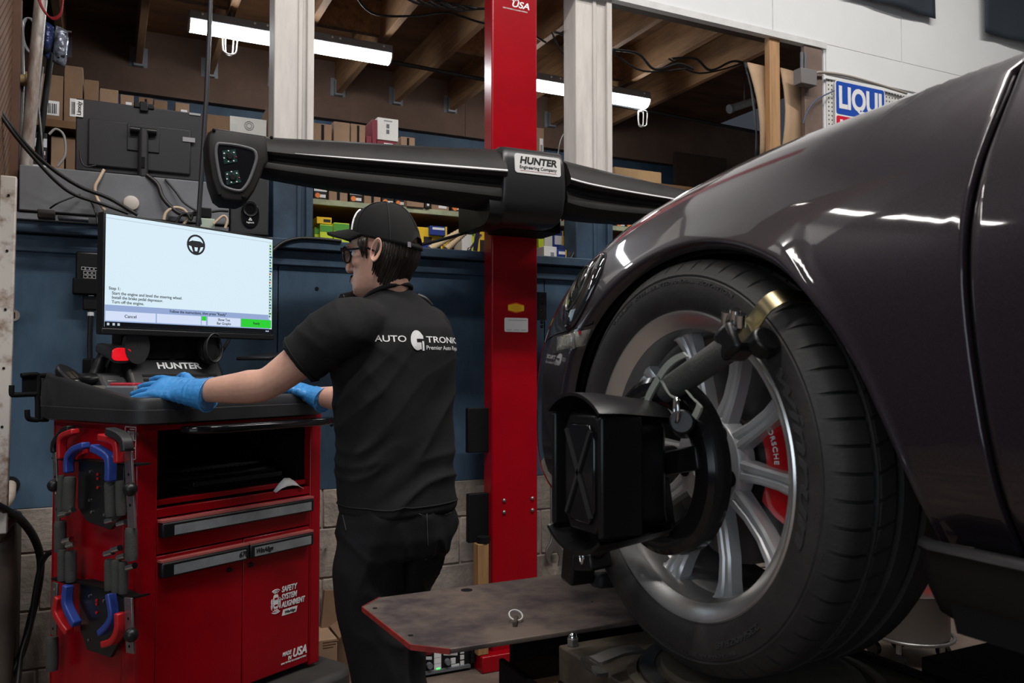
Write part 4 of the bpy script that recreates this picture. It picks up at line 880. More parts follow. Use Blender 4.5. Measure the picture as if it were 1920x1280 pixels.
def grip(par, x, y0, y1, r, off, x2=None):
    a, b = sp_(x, y0, off), sp_(x2 or x, y1, off); n = 10
    MB().tube([a.lerp(b, i/n) for i in range(n+1)], [r*.85]+[r]*(n-1)+[r*.9], 14).build('grip', GRIP, par, 50)
def peg(par, x, y, off, l=.03, r=.008, dx=14): MB().cyl(sp_(x-dx/2, y+dx*.15, off), sp_(x+dx/2, y-dx*.15, off), r, n=14).build('chrome_pin', CHROME, par, 40); MB().cyl(sp_(x-dx/2-.5, y+dx*.16, off), sp_(x-dx/2-1.2, y+dx*.18, off), r*.55, n=10).build('pin_hole', BLACKM, par)
def strip(par, x, y0, y1, x2, w_, off, m=ALU, holes=4):
    a, b = sp_(x, y0, off), sp_(x2, y1, off); o = MB().bar(a, b, w_, .006, up=nside).build('metal_strip', m, par, bevel=.001)
    for k in range(holes):
        p = a.lerp(b, (k+.5)/holes); MB().cyl(p+nside*.0035, p-nside*.0035, .004, n=10).build('hole', BLACKM if k % 2 else CHROME, o)
def plate(par, pts, off, th=.012):
    P = [sp_(x, y, off) for x, y in pts]; n = len(P)
    o = MB().add(P+[p-nside*th for p in P], [tuple(range(n)), tuple(range(2*n-1, n-1, -1))]+[(i, n+i, n+(i+1) % n, (i+1) % n) for i in range(n)]).build('plate', mat('gloss_plate', (.008, .008, .009), .25), par, bevel=.002)
    return o
c1 = thing('wheel_clamp', 'upper wheel clamp with red and blue hooks on the cart side', 'clamp', CM @ Vector((-.03, .22, .83)), CRZ)
pl = plate(c1, [(147, 862), (232, 869), (232, 962), (206, 993), (163, 978), (145, 950)], .03)
for x, y in ((170, 884), (172, 960), (196, 965), (184, 889), (184, 897), (184, 914), (168, 938)): p = sp_(x, y, .031); MB().cyl(p, p+nside*.003, .004, n=8).build('rivet', REDC if x == 184 else SILVER, pl)
flat(c1, 'red_hook', [(116, 860), (116, 828), (122, 816), (142, 808)], .020, .030, REDC, .045); flat(c1, 'red_hook', [(224, 868), (222, 836), (214, 825), (190, 819)], .024, .03, REDC, .06)
flat(c1, 'red_hook', [(146, 862), (150, 852), (160, 846)], .016, .02, REDC, .03)
flat(c1, 'blue_hook', [(129, 886), (130, 858), (142, 842), (162, 834)], .022, .03, BLUC, .05); flat(c1, 'blue_hook', [(207, 902), (207, 866), (200, 852), (176, 839)], .026, .03, BLUC, .065)
flat(c1, 'black_hook', [(105, 848), (106, 830), (122, 808), (134, 803)], .022, .03, BLACKP, .035); flat(c1, 'black_hook', [(238, 846), (236, 828), (226, 816), (206, 808)], .026, .035, DARKG, .065)
strip(c1, 103, 848, 1000, 110, .02, .04, STEEL, 5); strip(c1, 241, 846, 990, 248, .034, .05, ALU, 5)
grip(c1, 115, 891, 965, .010, .045, 113); grip(c1, 131, 894, 958, .0165, .06, 128); grip(c1, 206, 903, 968, .0145, .06, 208); grip(c1, 225, 901, 966, .0125, .05, 227)
peg(c1, 120, 963, .055); peg(c1, 131, 957, .06); peg(c1, 207, 975, .06); peg(c1, 229, 980, .05)
for x, y, o_ in ((244, 917, .06), (101, 910, .045)): MB().ball(sp_(x, y, o_), (.018, .018, .018), 16).build('knob', BLACKP, c1, 60)
c2 = thing('wheel_clamp', 'lower wheel clamp with hooks pointing down on the cart side', 'clamp', CM @ Vector((-.03, .22, .45)), CRZ)
pl = plate(c2, [(148, 1092), (234, 1116), (234, 1180), (206, 1233), (163, 1218), (150, 1180)], .03)
for x, y in ((168, 1117), (182, 1125), (182, 1132), (195, 1126), (167, 1199), (194, 1210), (182, 1148)): p = sp_(x, y, .031); MB().cyl(p, p+nside*.003, .004, n=8).build('rivet', REDC if x == 182 else SILVER, pl)
flat(c2, 'blue_hook', [(128, 1096), (126, 1130), (136, 1155), (144, 1170)], .026, .03, BLUC, .055); flat(c2, 'red_hook', [(112, 1118), (108, 1146), (120, 1170), (131, 1184)], .024, .03, REDC, .05)
flat(c2, 'blue_hook', [(207, 1112), (213, 1150), (206, 1170), (190, 1186)], .022, .03, BLUC, .055); flat(c2, 'red_hook', [(225, 1148), (224, 1180), (214, 1200), (196, 1207)], .022, .03, REDC, .06)
strip(c2, 241, 1120, 1224, 245, .034, .05, ALU, 4); strip(c2, 104, 1092, 1190, 101, .03, .045, STEEL, 4)
grip(c2, 117, 1031, 1088, .013, .05); grip(c2, 133, 1032, 1090, .015, .045); grip(c2, 205, 1048, 1106, .0125, .05); grip(c2, 218, 1050, 1110, .0125, .06); grip(c2, 231, 1052, 1112, .0125, .05)
grip(c2, 113, 976, 1034, .0165, .04); grip(c2, 246, 989, 1050, .0155, .05); grip(c2, 98, 1194, 1256, .0165, .035)
for x, y in ((127, 1013), (134, 1021), (205, 1036), (218, 1029), (229, 1043), (246, 1062)): peg(c2, x, y, .055)
MB().ball(sp_(246, 1190, .06), .018, 16).build('knob', BLACKP, c2, 60)
for nm, pts in (('upper', [(97, 857), (126, 861), (146, 862), (232, 869), (256, 870)]), ('lower', [(96, 1083), (126, 1092), (146, 1090), (205, 1106), (236, 1120), (254, 1118)])):
    P = [cp(x, y, x=-.04) for x, y in pts]; b = MB()
    for p, q in zip(P[:-1], P[1:]): b.add([p, q, q+Vector((.04, 0, 0)), p+Vector((.04, 0, 0)), p-Vector((0, 0, .005)), q-Vector((0, 0, .005)), q+Vector((.04, 0, -.005)), p+Vector((.04, 0, -.005))], [(0, 1, 2, 3), (7, 6, 5, 4), (0, 4, 5, 1), (3, 2, 6, 7), (0, 3, 7, 4), (1, 5, 6, 2)])
    b.build('clamp_rack', BLACKM, cart, local=True)
# sticker on cart side
a, b = cp(235, 800, x=-.001), cp(254, 862, x=-.001)
stk = MB(); y0, y1, z0, z1 = a.y, b.y, b.z, a.z
for yy, zz, w2, h2 in ((y0, z0, .002, z1-z0), (y1, z0, .002, z1-z0)): stk.bx(-.001, 0, yy, yy+w2, zz, zz+h2)
for zz in (z0, z1, z0+.03, z0+.05, z0+.085): stk.bx(-.001, 0, y1, y0, zz, zz+.002)
for k in range(5): stk.bx(-.001, 0, y1+.008, y1+.03, z0+.055+.006*k, z0+.058+.006*k)
stk.bx(-.001, 0, y1+.008, y1+.04, z1-.035, z1-.01); stk.build('sticker', SILV2, cart, local=True)
# ================================================================ red sensor post with camera beam
def X_(px, Y): return at(px, 640, Y=Y).x
YPO = 3.22
pa, pb = X_(922, YPO), X_(1008, YPO)
po = thing('sensor_post', 'tall red steel post carrying the black camera beam', 'post', ((pa+pb)/2, YPO+.04, 0))
MB().bx(pa, pb, YPO, YPO+.085, .02, 3.9).build('post_body', RED, po, bevel=.007)
b0, b1 = X_(905, 3.17), X_(968, 3.17)
MB().bx(b0, pb+.03, 3.17, 3.38, 0, at(930, 1228, Y=3.17).z).build('foot', RED, po, bevel=.006)
for x, y in ((945, 938), (945, 960), (998, 934), (998, 956)): MB().ball(at(x, y, Y=YPO), .009, 14).build('bolt', STEEL, po, 60)
p = at(966, 4, Y=YPO-.001)
text('made_text', 'MADE IN', .022, WHITE, Matrix.Translation(p+Vector((-.02, 0, .012))) @ FX, po, shear=.25, bold=.02, width=.075); text('made_text', 'USA', .04, WHITE, Matrix.Translation(p+Vector((.025, 0, -.010))) @ FX, po, shear=.25, bold=.02, width=.085)
text('made_text', 'USING THE FINEST U.S. & GLOBAL MATERIALS', .008, WHITE, Matrix.Translation(p+Vector((0, 0, -.035))) @ FX, po, width=.12)
p = at(967.5, 577, Y=YPO-.001); s = 1/FPX*3.55
hexp = [(-17*s, -6*s), (0, -10*s), (17*s, -6*s), (17*s, 6*s), (0, 10*s), (-17*s, 6*s)]
YL = mat('yellow_label', (.85, .55, .01), .5); MB().prism(hexp, 0, .001, Matrix.Translation(p) @ FX).build('warning_label', mat('orange_label', (.75, .16, .01), .5), po); MB().prism([(x, y*.72) for x, y in hexp], .001, .0015, Matrix.Translation(p) @ FX).build('label_field', YL, po)
for k, wd in enumerate((.03, .045, .045, .03)): MB().bx(p.x-wd/2, p.x+wd/2, p.y-.002, p.y-.0014, p.z+.008-.006*k, p.z+.0095-.006*k).build('label_line', ORANGE, po)
p = at(968, 609, Y=YPO-.001); MB().prism(rect(50*s, 27*s, .006), 0, .001, Matrix.Translation(p) @ FX).build('white_label', WHITE, po)
for k in (-1, 0, 1): MB().bx(p.x+k*.035-.012, p.x+k*.035+.012, p.y-.0015, p.y-.001, p.z-.023, p.z-.0215).build('label_line', GREYM, po)
MB().bx(p.x-.04, p.x+.05, p.y-.0015, p.y-.001, p.z+.020, p.z+.0215).build('label_line', GREYM, po)
for nm, y0, y1, x0 in (('upper', 765, 846, 876), ('lower', 926, 1012, 877)):
    a, b = at(x0, y0, Y=3.26), at(930, y1, Y=3.26); MB().bx(a.x, b.x, 3.25, 3.28, b.z, a.z).build('side_plate', BLACKM, po, bevel=.003)
a, b = at(1006, 548, Y=3.27), at(1019, 600, Y=3.27); MB().bx(pb, b.x+.006, 3.25, 3.30, b.z, a.z).build('side_bracket', DARKG, po, bevel=.002)
for y in (556, 570, 582, 594, 604, 612): MB().ball(at(1016, y, Y=3.255), .008, 10).build('bracket_knob', BLACKP, po, 60)
# camera beam
YB = 2.95
bm = thing('camera_beam', 'long black camera beam with white stripe across the red post', 'beam', at(1000, 350, Y=YB))
def sect(h, d):
    pr = [(.05, 0), (.06, .5), (.05, 1.0), (-.01, 1.0), (-.040, .88), (-.060, .66), (-.066, .545), (-.060, .485), (-.040, .45), (-.036, .39), (-.045, .27), (-.045, .16), (-.03, .05), (0, .0)]
    return [(y*d, z*h) for y, z in pr]
def arm(pxs, nm, sgn=1):
    rings = []
    for px, yt, yb in pxs:
        X = X_(px, YB-.05); zt, zb = at(px, yt, Y=YB-.03).z, at(px, yb, Y=YB-.03).z
        rings.append([Vector((X, YB+y, zb+z)) for y, z in sect(zt-zb, (zt-zb)/.165*1.05)])
    RR = []
    for k in range(len(rings[0])):
        RR.append(smoothpts([r[k] for r in rings], 5))
    rr = [[c[i] for c in RR] for i in range(len(RR[0]))]
    MB().loft(rr).build(nm, mat('beam_black', (.020, .018, .017), .55, var=.5, vs=5, spec=.3, bump=.03, bs=400), bm, 38)
    return rr
r1 = arm([(470, 250, 322), (530, 256, 333), (640, 262, 351), (780, 271, 368), (900, 277, 385), (942, 279, 391)], 'left_arm')
r2 = arm([(1062, 299, 398), (1100, 309, 408), (1180, 328, 415), (1280, 351, 419), (1480, 395, 440)], 'right_arm')
def stripe(rr, i0, w0, w1, nm, k=6):
    rows = []
    for i in range(i0, len(rr)):
        f = min(1, (i-i0)/8); P = rr[i][6].lerp(rr[i][5], .15); a = rr[i][5]; d = (a-P).normalized()
        wv = (w0+(w1-w0)*f); rows.append([P+Vector((0, -.0015, 0)), P+d*wv+Vector((0, -.0015, 0)), P+d*wv+Vector((0, .001, 0)), P+Vector((0, .001, 0))])
    MB().loft(rows).build(nm, WHITE if 0 else mat('stripe_white', (.62, .61, .62), .4), bm)
stripe(r1, 6, .001, .007, 'white_stripe'); stripe(r2, 0, .007, .006, 'white_stripe')
# hub
h0, h1 = X_(946, 2.86), X_(1062, 2.86); zt, zb = at(1000, 279, Y=2.9).z, at(1000, 420, Y=2.9).z; H_ = zt-zb
hs = [(.26, .03), (.26, .97), (-.02, 1.0), (-.055, .975), (-.072, .93), (-.082, .80), (-.09, .55), (-.088, .35), (-.07, .15), (-.035, .03), (.02, .0)]
rows = []
for f, e in ((0, .93), (.03, .99), (.07, 1.0), (.93, 1.0), (.97, .99), (1, .93)):
    rows.append([Vector((h0+(h1-h0)*f, YB+.0+y*e, zb+H_*(.5+(z-.5)*e))) for y, z in hs])
MB().loft(rows).build('hub', mat('hub_black', (.017, .017, .018), .33, bump=.04, bs=350), bm, 40)
sa = X_(906, 2.95); MB().loft([[Vector((x, YB+.02+y*.9, zb-.012+H_*.42*z)) for y, z in hs] for x in (sa, sa+.02, h0+.01)]).build('hub_saddle', BLACKP, bm, 40)
MB().bx(pa-.02, pb+.02, YB+.1, YPO+.0, zb+.0, zt-.03).build('post_clamp', BLACKM, bm)
pl = at(1010, 309.5, Y=YB-.092); sl = R(0)
s = pl.y/.885/FPX
Mp = Matrix.Translation((pl.x, YB-.0845, pl.z)) @ Matrix.Rotation(R(-4), 4, 'X') @ FX
MB().prism(rect(.205, .078, .012), -.02, .003, Mp).build('name_plate', mat('plate_silver', (.62, .61, .60), .45, var=.1, vs=12), bm, bevel=.001)
text('name_text', 'HUNTER', .038, INK, Mp @ Matrix.Translation((0, .013, .0036)), bm, width=.165, bold=.035, shear=.18)
text('name_text', 'Engineering Company', .018, INK, Mp @ Matrix.Translation((0, -.014, .0036)), bm, width=.165, bold=.01)
MB().bx(-.08, .082, -.0285, -.0275, .003, .0038, M=Mp).build('red_rule', mat('red_plastic', (.35, .02, .03), .4), bm)
# camera pods at both ends
def pod(mirror=None):
    Yf = 2.855
    def q(x, y, Y=Yf):
        p = at(x, y, Y=Yf); p.y = Y
        if mirror is not None: p.x = 2*mirror-p.x
        return p
    out = [(391, 247), (402, 238), (436, 243), (500, 253), (505, 300), (497, 310), (490, 330), (478, 357), (466, 374), (452, 380), (420, 377), (407, 367), (396, 335), (389, 290), (388, 262)]
    P = [q(x, y) for x, y in out]; c = sum(P, Vector())/len(P); n = len(P)
    if mirror is not None: P.reverse()
    rings = [[c+(p-c)*e+Vector((0, dy, 0)) for p in P] for e, dy in ((.90, .0), (.96, .004), (1.0, .018), (1.0, .12), (.95, .16))]
    MB().loft(rings).build('pod_shell', mat('beam_black', (.016, .016, .017), .36), bm, 45)
    wv = [(409, 269), (440, 272), (472, 280), (480, 290), (479, 305), (468, 336), (458, 352), (448, 358), (424, 352), (414, 340), (406, 300), (405, 278)]
    Wp = smoothpts([q(x, y, Yf-.002) for x, y in wv+[wv[0]]], 4)[:-1]
    MB().tube(Wp, .0055, 8, close=True).build('window_rim', mat('rim_grey', (.10, .10, .105), .3), bm, 60)
    k = len(Wp); MB().add([p for p in Wp]+[p+Vector((0, .006, 0)) for p in Wp], [tuple(range(k)), tuple(range(2*k-1, k-1, -1))]+[(i, (i+1) % k, k+(i+1) % k, k+i) for i in range(k)]).build('window_glass', mat('gloss_black', (.006, .006, .007), .12), bm)
    PCB = mat('circuit_green', (.012, .055, .045), .35, var=.8, vs=120)
    for pts in (((416, 283), (441, 280), (445, 304), (420, 308)), ((421, 323), (446, 319), (452, 342), (425, 347))):
        Q = [q(x, y, Yf-.004) for x, y in pts]; MB().add(Q+[p+Vector((0, .003, 0)) for p in Q], [(0, 1, 2, 3), (7, 6, 5, 4), (0, 4, 5, 1), (1, 5, 6, 2), (2, 6, 7, 3), (3, 7, 4, 0)]).build('circuit_board', PCB, bm)
        m_ = sum(Q, Vector())/4
        MB().lathe([(.0001, .006), (.009, .006), (.012, .002), (.012, 0)], axes(m_, (1, 0, 0), (0, 0, 1), (0, -1, 0)), 20).build('lens', BLACKP, bm, 40)
        for k in range(7): MB().ball(m_+Vector((.020*math.cos(.9*k), -.001, .018*math.sin(.9*k))), .0028, 8).build('lamp_dot', WHITE if k else mat('red_led', (.3, .02, .02), .3), bm)
    for x, y in ((401, 244), (509, 258), (411, 364), (456, 369)):
        MB().ball(q(x, y, Yf-.001), .006, 10).build('screw', BLACKM, bm)
pod(); pod((pa+pb)/2)
cable('beam_cable', [at(910, 400, Y=3.05), at(895, 425, Y=3.1), at(860, 440, Y=3.2), at(800, 456, Y=3.3), at(760, 463, Y=3.36)], .0075, BLKC, 'black cable drooping from the beam hub behind the cap')
# timber beside the post, and things standing along the wall
tm = thing('timber_block', 'yellowed timber prop standing on the red post foot', 'timber', at(910, 1220, Y=3.2))
zf = at(930, 1228, Y=3.17).z+.001
a, b = X_(897, 3.19), X_(917, 3.19); MB().bx(a, b, 3.19, 3.24, zf, at(905, 1020, Y=3.19).z).build('timber', mat('old_timber', (.40, .22, .09), .65, var=.4, vs=5, stretch=(8, 8, .7)), tm, bevel=.003)
MB().cyl(((a+b)/2+.01, 3.215, at(905, 1020, Y=3.19).z), ((a+b)/2+.01, 3.215, at(905, 1008, Y=3.19).z), .028, n=14).build('cap_ring', BLACKM, tm, 40)
wr = thing('wrench', 'large steel open-end wrench hanging on the block wall right of post', 'wrench', at(1037, 1060, Y=3.36))
s = at(1037, 900, Y=3.37); s2_ = at(1037, 1000, Y=3.37); k_ = (s.z-s2_.z)/100
def wpt(px, py): p = at(px, py, Y=3.37); return (p.x, p.z)
op = [(1031, 860), (1043, 860), (1042, 1005), (1046, 1018), (1054, 1028), (1057, 1044), (1053, 1058), (1046, 1062), (1049, 1044), (1044, 1034), (1036, 1034), (1031, 1044), (1036, 1062), (1029, 1058), (1022, 1044), (1024, 1028), (1031, 1016), (1033, 1005)]
MB().prism([wpt(*p) for p in op], 0, .012, Matrix(((1, 0, 0, 0), (0, 0, 1, 3.365), (0, 1, 0, 0), (0, 0, 0, 1)))).build('wrench_body', mat('worn_chrome', (.42, .41, .40), .35, .95, var=.3, vs=14), wr, bevel=.003)
MB().cyl((wpt(1037, 866)[0], 3.40, wpt(1037, 866)[1]), (wpt(1037, 866)[0], 3.36, wpt(1037, 866)[1]), .005, n=8).build('nail', STEEL, wr)
t = thing('wall_hook', 'small bright rod hook on block wall right of the cart', 'hook', at(608, 1027, Y=3.38)); MB().tube([at(612, 1024, Y=3.395), at(606, 1027, Y=3.36), at(600, 1030, Y=3.34), at(598, 1026, Y=3.34)], .005, 8).build('rod', CHROME, t, 60)
# shop radio / battery tester on the floor
rd = thing('tester_box', 'black test unit with white buttons and green lamp on floor', 'device', (1.30, 3.30, 0))
x0, x1 = X_(780, 3.25), X_(889, 3.25); zt = at(850, 1185, Y=3.25).z
MB().bx(x0, x1, 3.25, 3.39, .012, zt).build('case', BLACKP, rd, bevel=.008)
def fr_(a_, b_, c_, d_, m, nm, par=rd, t_=.002): p, q = at(a_, b_, Y=3.248), at(c_, d_, Y=3.248); return MB().bx(p.x, q.x, 3.2485-t_, 3.25, q.z, p.z).build(nm, m, par)
MB().bx(x1-.02, x1-.002, 3.225, 3.25, .03, zt-.02).build('side_handle', BLACKP, rd, bevel=.004); MB().bx(x0+.002, x0+.02, 3.225, 3.25, .03, zt-.02).build('side_handle', BLACKP, rd, bevel=.004)
MB().bx(x0+.02, x1-.02, 3.235, 3.25, .012, .024).build('front_foot', GREYM, rd)
for k in range(4): fr_(814, 1212+11*k, 827, 1220+11*k, SILV2, 'button')
for k in range(4): fr_(863, 1206+11*k, 870, 1213+11*k, SILV2, 'button')
for k in range(12): fr_(832+2.2*k, 1223, 833.3+2.2*k, 1228, SILV2, 'scale_mark')
for k in range(6): fr_(797+2.2*k, 1231, 798.3+2.2*k, 1236, SILV2, 'scale_mark')
fr_(835, 1212, 858, 1219, mat('dark_red_display', (.12, .01, .01), .3), 'display'); fr_(798, 1220, 810, 1226, mat('dark_red_display', (.12, .01, .01), .3), 'display')
for x, y in ((804, 1246), (838, 1239)): p = at(x, y, Y=3.247); MB().cyl(p, p-Vector((0, .02, 0)), .012, n=16).build('dial', GREYM, rd, 40)
fr_(845, 1234, 854, 1243, SILV2, 'button'); fr_(846, 1246, 861, 1249, SILV2, 'print'); fr_(818, 1252, 825, 1256, glow('green_lamp', (.05, .9, .1), 2.5), 'green_lamp')
# cardboard boxes beside the cart
t = thing('cardboard_box', 'open cardboard box on floor between the cart and the man', 'box', (.95, 3.30, 0))
a, b = X_(600, 3.2), X_(636, 3.2); zc = at(620, 1198, Y=3.2).z
MB().bx(a-.1, b, 3.2, 3.38, 0, zc).build('box_body', CARD, t, bevel=.002); 
p, q = at(636, 1198, Y=3.2), at(655, 1150, Y=3.35)
MB().add([p, Vector((p.x, 3.38, zc)), q+Vector((0, .02, 0)), Vector((q.x-.02, 3.22, q.z-.02))]+[v+Vector((0, 0, .005)) for v in (p, Vector((p.x, 3.38, zc)), q+Vector((0, .02, 0)), Vector((q.x-.02, 3.22, q.z-.02)))], [(0, 1, 2, 3), (7, 6, 5, 4), (0, 4, 5, 1), (1, 5, 6, 2), (2, 6, 7, 3), (3, 7, 4, 0)]).build('flap', CARD2, t)
for k in range(3): p = at(606, 1205+5*k, Y=3.199); MB().bx(p.x, p.x+.06-.01*k, 3.1985, 3.2, p.z, p.z+.004).build('print', CARD2, t)
t = thing('cardboard_box', 'folded tall cardboard carton leaning on block wall behind the open box', 'box', (1.0, 3.37, 0)); MB().bar((.86, 3.34, .0), (.90, 3.375, .36), .18, .02, up=(0, 1, 0)).build('carton_sheet', CARD2, t)
# ================================================================ lift runway under the front wheel
STEELP = mat('worn_runway_steel', (.155, .120, .098), .55, .35, var=1, col2=(.055, .042, .045), vs=7, bump=.15, bs=120, fac=(.38, .62))
BROWNP = mat('rusty_brown_steel', (.075, .040, .022), .6, .3, var=.6, vs=6, bump=.2, bs=80)
DARKP = mat('greasy_dark_steel', (.115, .092, .066), .55, .3, var=.6, vs=9, bump=.2, bs=60)
REDW = mat('worn_red_edge', (.30, .025, .02), .5, var=.5, vs=20)
lf = thing('lift_runway', 'steel alignment lift runway with worn front plate under the tire', 'lift', (1.0, .9, .5))
top = .78
poly = [(.482, 1.676), (.494, 1.411), (.548, 1.358), (1.23, 1.345), (1.23, 1.735), (.535, 1.728)]
MB().prism(poly, top-.009, top).build('front_plate', STEELP, lf, bevel=.0015)
fp = lf.children[-1]
for a, b in ((0, 1), (1, 2), (5, 0)):
    p, q = Vector((*poly[a], top-.0045)), Vector((*poly[b], top-.0045)); d = (q-p); nrm = Vector((d.y, -d.x, 0)).normalized()
    if nrm.x > 0: nrm = -nrm
    MB().bar(p+nrm*.0008, q+nrm*.0008, .0098, .002, up=nrm).build('painted_edge', REDW, fp)
MB().bx(.80, .805, 1.3, 1.3, 0, 0) if 0 else None
for px, py, r in ((875, 1106, .013), (703, 1140, .005), (770, 1191, .005), (1110, 1128, .002)):
    p = at(px, py, Z=top); MB().cyl(p-Vector((0, 0, .001)), p+Vector((0, 0, .0006)), r, n=20).build('hole', BLACKM, fp)
MB().bx(.735, 1.22, 1.49, 1.505, .60, .770).build('cross_web', BLACKM, lf)
MB().bx(.722, 1.2, .605, 1.49, .675, .69).build('pocket_floor', BROWNP, lf, bevel=.002)
MB().bx(.710, .722, .605, 1.505, .60, .694).build('side_rail', BLACKM, lf, bevel=.004)
MB().bx(1.20, 1.222, .605, 1.33, .60, .77).build('side_rail', BLACKM, lf, bevel=.004)
MB().tube([(.86, 1.15, .6902), (.93, 1.34, .6902)], .002, 6).build('weld_bead', DARKP, lf)
MB().bx(.70, 1.222, -3.0, .60, .60, .785).build('rear_deck', DARKP, lf, bevel=.004)
for x in (1.0, 1.15): MB().bx(x-.04, x+.04, 1.40, 1.49, 0, .60).bx(x-.05, x+.05, -1.5, -1.2, 0, .6).build('lift_leg', BLACKM, lf)
# turnplate
tp_ = thing('turnplate', 'greasy round turnplate on square base under the front tire', 'turnplate', (.95, 1.07, .69))
MB().bx(.750, 1.195, .80, 1.333, .70, .765).build('base_block', DARKP, tp_, bevel=.004); MB().bx(.75, 1.195, .8, 1.333, .691, .70).build('base_foot', BLACKM, tp_)
ctr = Vector((.96, 1.055, .765))
MB().lathe([(.205, 0), (.205, .006), (.19, .008), (.188, .004), (.172, .004), (.170, .012), (.150, .014), (.148, .022), (.0001, .022)], Matrix.Translation(ctr), 64).build('turn_disc', mat('greasy_disc', (.17, .145, .11), .5, .35, var=.6, vs=8), tp_, 30)
MB().lathe([(.160, .0145), (.185, .0145), (.185, .009)], Matrix.Translation(ctr), 30, a0=R(95), a1=R(175)).build('scale_arc', STEEL, tp_, 30)
p = Vector((.772, 1.318, .766))
MB().cyl(p, p+Vector((0, 0, .012)), .011, n=6).build('nut', STEEL, tp_); MB().ball(p+Vector((0, 0, .013)), (.0085, .0085, .010), 14).build('dome', CHROME, tp_, 60)
lv = MB(); A = at(1102, 1256, Z=.772); B = at(1120, 1240, Z=.800); Cc = at(1200, 1219, Z=.795)
pts = smoothpts([A+Vector((.03, 0, -.008)), A+Vector((.008, 0, -.006)), A+Vector((-.002, .004, .010)), B, B.lerp(Cc, .5)+Vector((0, 0, .004)), Cc], 5)
rows = []
for p in pts: rows.append([p+Vector((0, dy, dz)) for dy, dz in ((-.016, 0), (.016, 0), (.016, .005), (-.016, .005))])
lv.loft(rows).build('lock_lever', mat('dark_lever', (.10, .095, .09), .5, .6), tp_, 40)
# quick pin lying on the plate
qp = thing('ring_pin', 'small ring pin lying on the worn front plate', 'pin', at(967, 1156, Z=top))
c = at(967, 1153, Z=top+.012); MB().tube([c+Vector((.0135*math.cos(a), .012*math.sin(a)*.9, .007*math.sin(a))) for a in [2*math.pi*i/28 for i in range(28)]], .0017, 6, close=True).build('ring', mat('bright_ring', (.75, .75, .74), .3, .4), qp, 60)
MB().cyl(at(968, 1157, Z=top+.006), at(965, 1170, Z=top+.005), .0045, n=12).build('pin_shaft', DARKP, qp, 40)
# rolling jack beam bridging to the far runway
jb = thing('jack_beam', 'dark rolling jack beam crossing below the car at right', 'beam', (2, .9, .6))
MB().bx(1.226, 2.19, .80, .95, .70, .79).build('beam_body', BLACKM, jb, bevel=.004); MB().bx(1.6, 1.8, .82, .93, 0, .70).build('support', BLACKM, jb)
# far runway, mostly hidden by the car
lf2 = thing('lift_runway', 'far dark lift runway behind the car', 'lift', (2.5, .5, 0)); MB().bx(2.2, 2.7, -2, 1.5, .66, .78).build('deck', DARKP, lf2); MB().bx(2.3, 2.4, 1.2, 1.45, 0, .66).bx(2.3, 2.4, -1.8, -1.5, 0, .66).build('lift_leg', BLACKM, lf2)
# waste oil drum on a castor dolly
dm = thing('oil_drum', 'dented red and grey drum on caster dolly under the car', 'drum', (3.35, 2.75, 0))
dc = at(1708, 1188, Z=.11); dc.z = 0
MB().lathe([(.001, .115), (.155, .115), (.155, .30), (.158, .305), (.155, .31), (.155, .42), (.16, .425), (.16, .44), (.001, .44)], Matrix.Translation(dc), 40).build('drum_body', mat('worn_red_drum', (.32, .02, .02), .5, var=1, col2=(.10, .085, .075), vs=5, fac=(.55, .66)), dm, 40)
MB().tube([dc+Vector((.17*math.cos(a), .17*math.sin(a), .112)) for a in [2*math.pi*i/32 for i in range(32)]], .008, 8, close=True).build('dolly_ring', STEEL, dm, 60)
MB().lathe([(.001, .100), (.15, .100), (.15, .108), (.001, .108)], Matrix.Translation(dc), 32).build('dolly_plate', DARKP, dm, 40)
for a in (200, 270, 340, 60, 130):
    q = dc+Vector((.15*math.cos(R(a)), .15*math.sin(R(a)), 0)); MB().cyl(q+Vector((-.012, 0, .031)), q+Vector((.012, 0, .031)), .031, n=16).build('caster', BLACKP, dm, 40); MB().cyl(q+Vector((0, 0, .05)), q+Vector((0, 0, .10)), .012, n=10).build('caster_stem', STEEL, dm, 40)
# ---- left edge: old machine with elbow pipe and hoses
mc = thing('old_machine', 'dirty brown steel cabinet at lower left picture edge', 'machine', (-.3, 2.9, 0))
xr, zt = at(34, 965, d=2.75), at(10, 965, d=2.75).z
OLD = mat('dirty_brown_enamel', (.10, .075, .06), .7, var=.6, vs=4, bump=.2, bs=40)
MB().bx(xr.x-.45, xr.x, min(xr.y-.05, 3.08), 3.385, 0, zt).build('cabinet', OLD, mc, bevel=.035, seg=4)
MB().tube(smoothpts([at(-8, 1010, d=2.6), at(6, 985, d=2.6), at(20, 970, d=2.62), at(28, 968, d=2.7)]), .022, 12).build('front_handle', OLD, mc, 60)
ep = thing('elbow_pipe', 'pale elbow pipe from a hole in the blue wall at left', 'pipe', at(15, 930, Y=3.38))
MB().tube(smoothpts([at(20, 908, Y=3.41), at(19, 918, Y=3.33), at(17, 932, Y=3.31), at(10, 944, Y=3.29), at(2, 952, Y=3.26), at(-15, 975, Y=3.2)]), .018, 12).build('tube', mat('dusty_cream_pipe', (.36, .30, .25), .7, var=.3, vs=9), ep, 60); MB().cyl(at(19, 909, Y=3.399), at(19, 909, Y=3.392), .03, n=20).build('flange', BLACKM, ep)
t = thing('pipe_stub', 'short rusty round stub on the blue wall by white post', 'pipe', at(25, 591, Y=3.38)); MB().cyl(at(20, 591, Y=3.40), at(25, 591, Y=3.33), .02, n=18).build('stub', PIPEM, t, 40); MB().cyl(at(25, 591, Y=3.33), at(25.2, 591, Y=3.329), .012, n=14).build('bore', BLACKM, t)
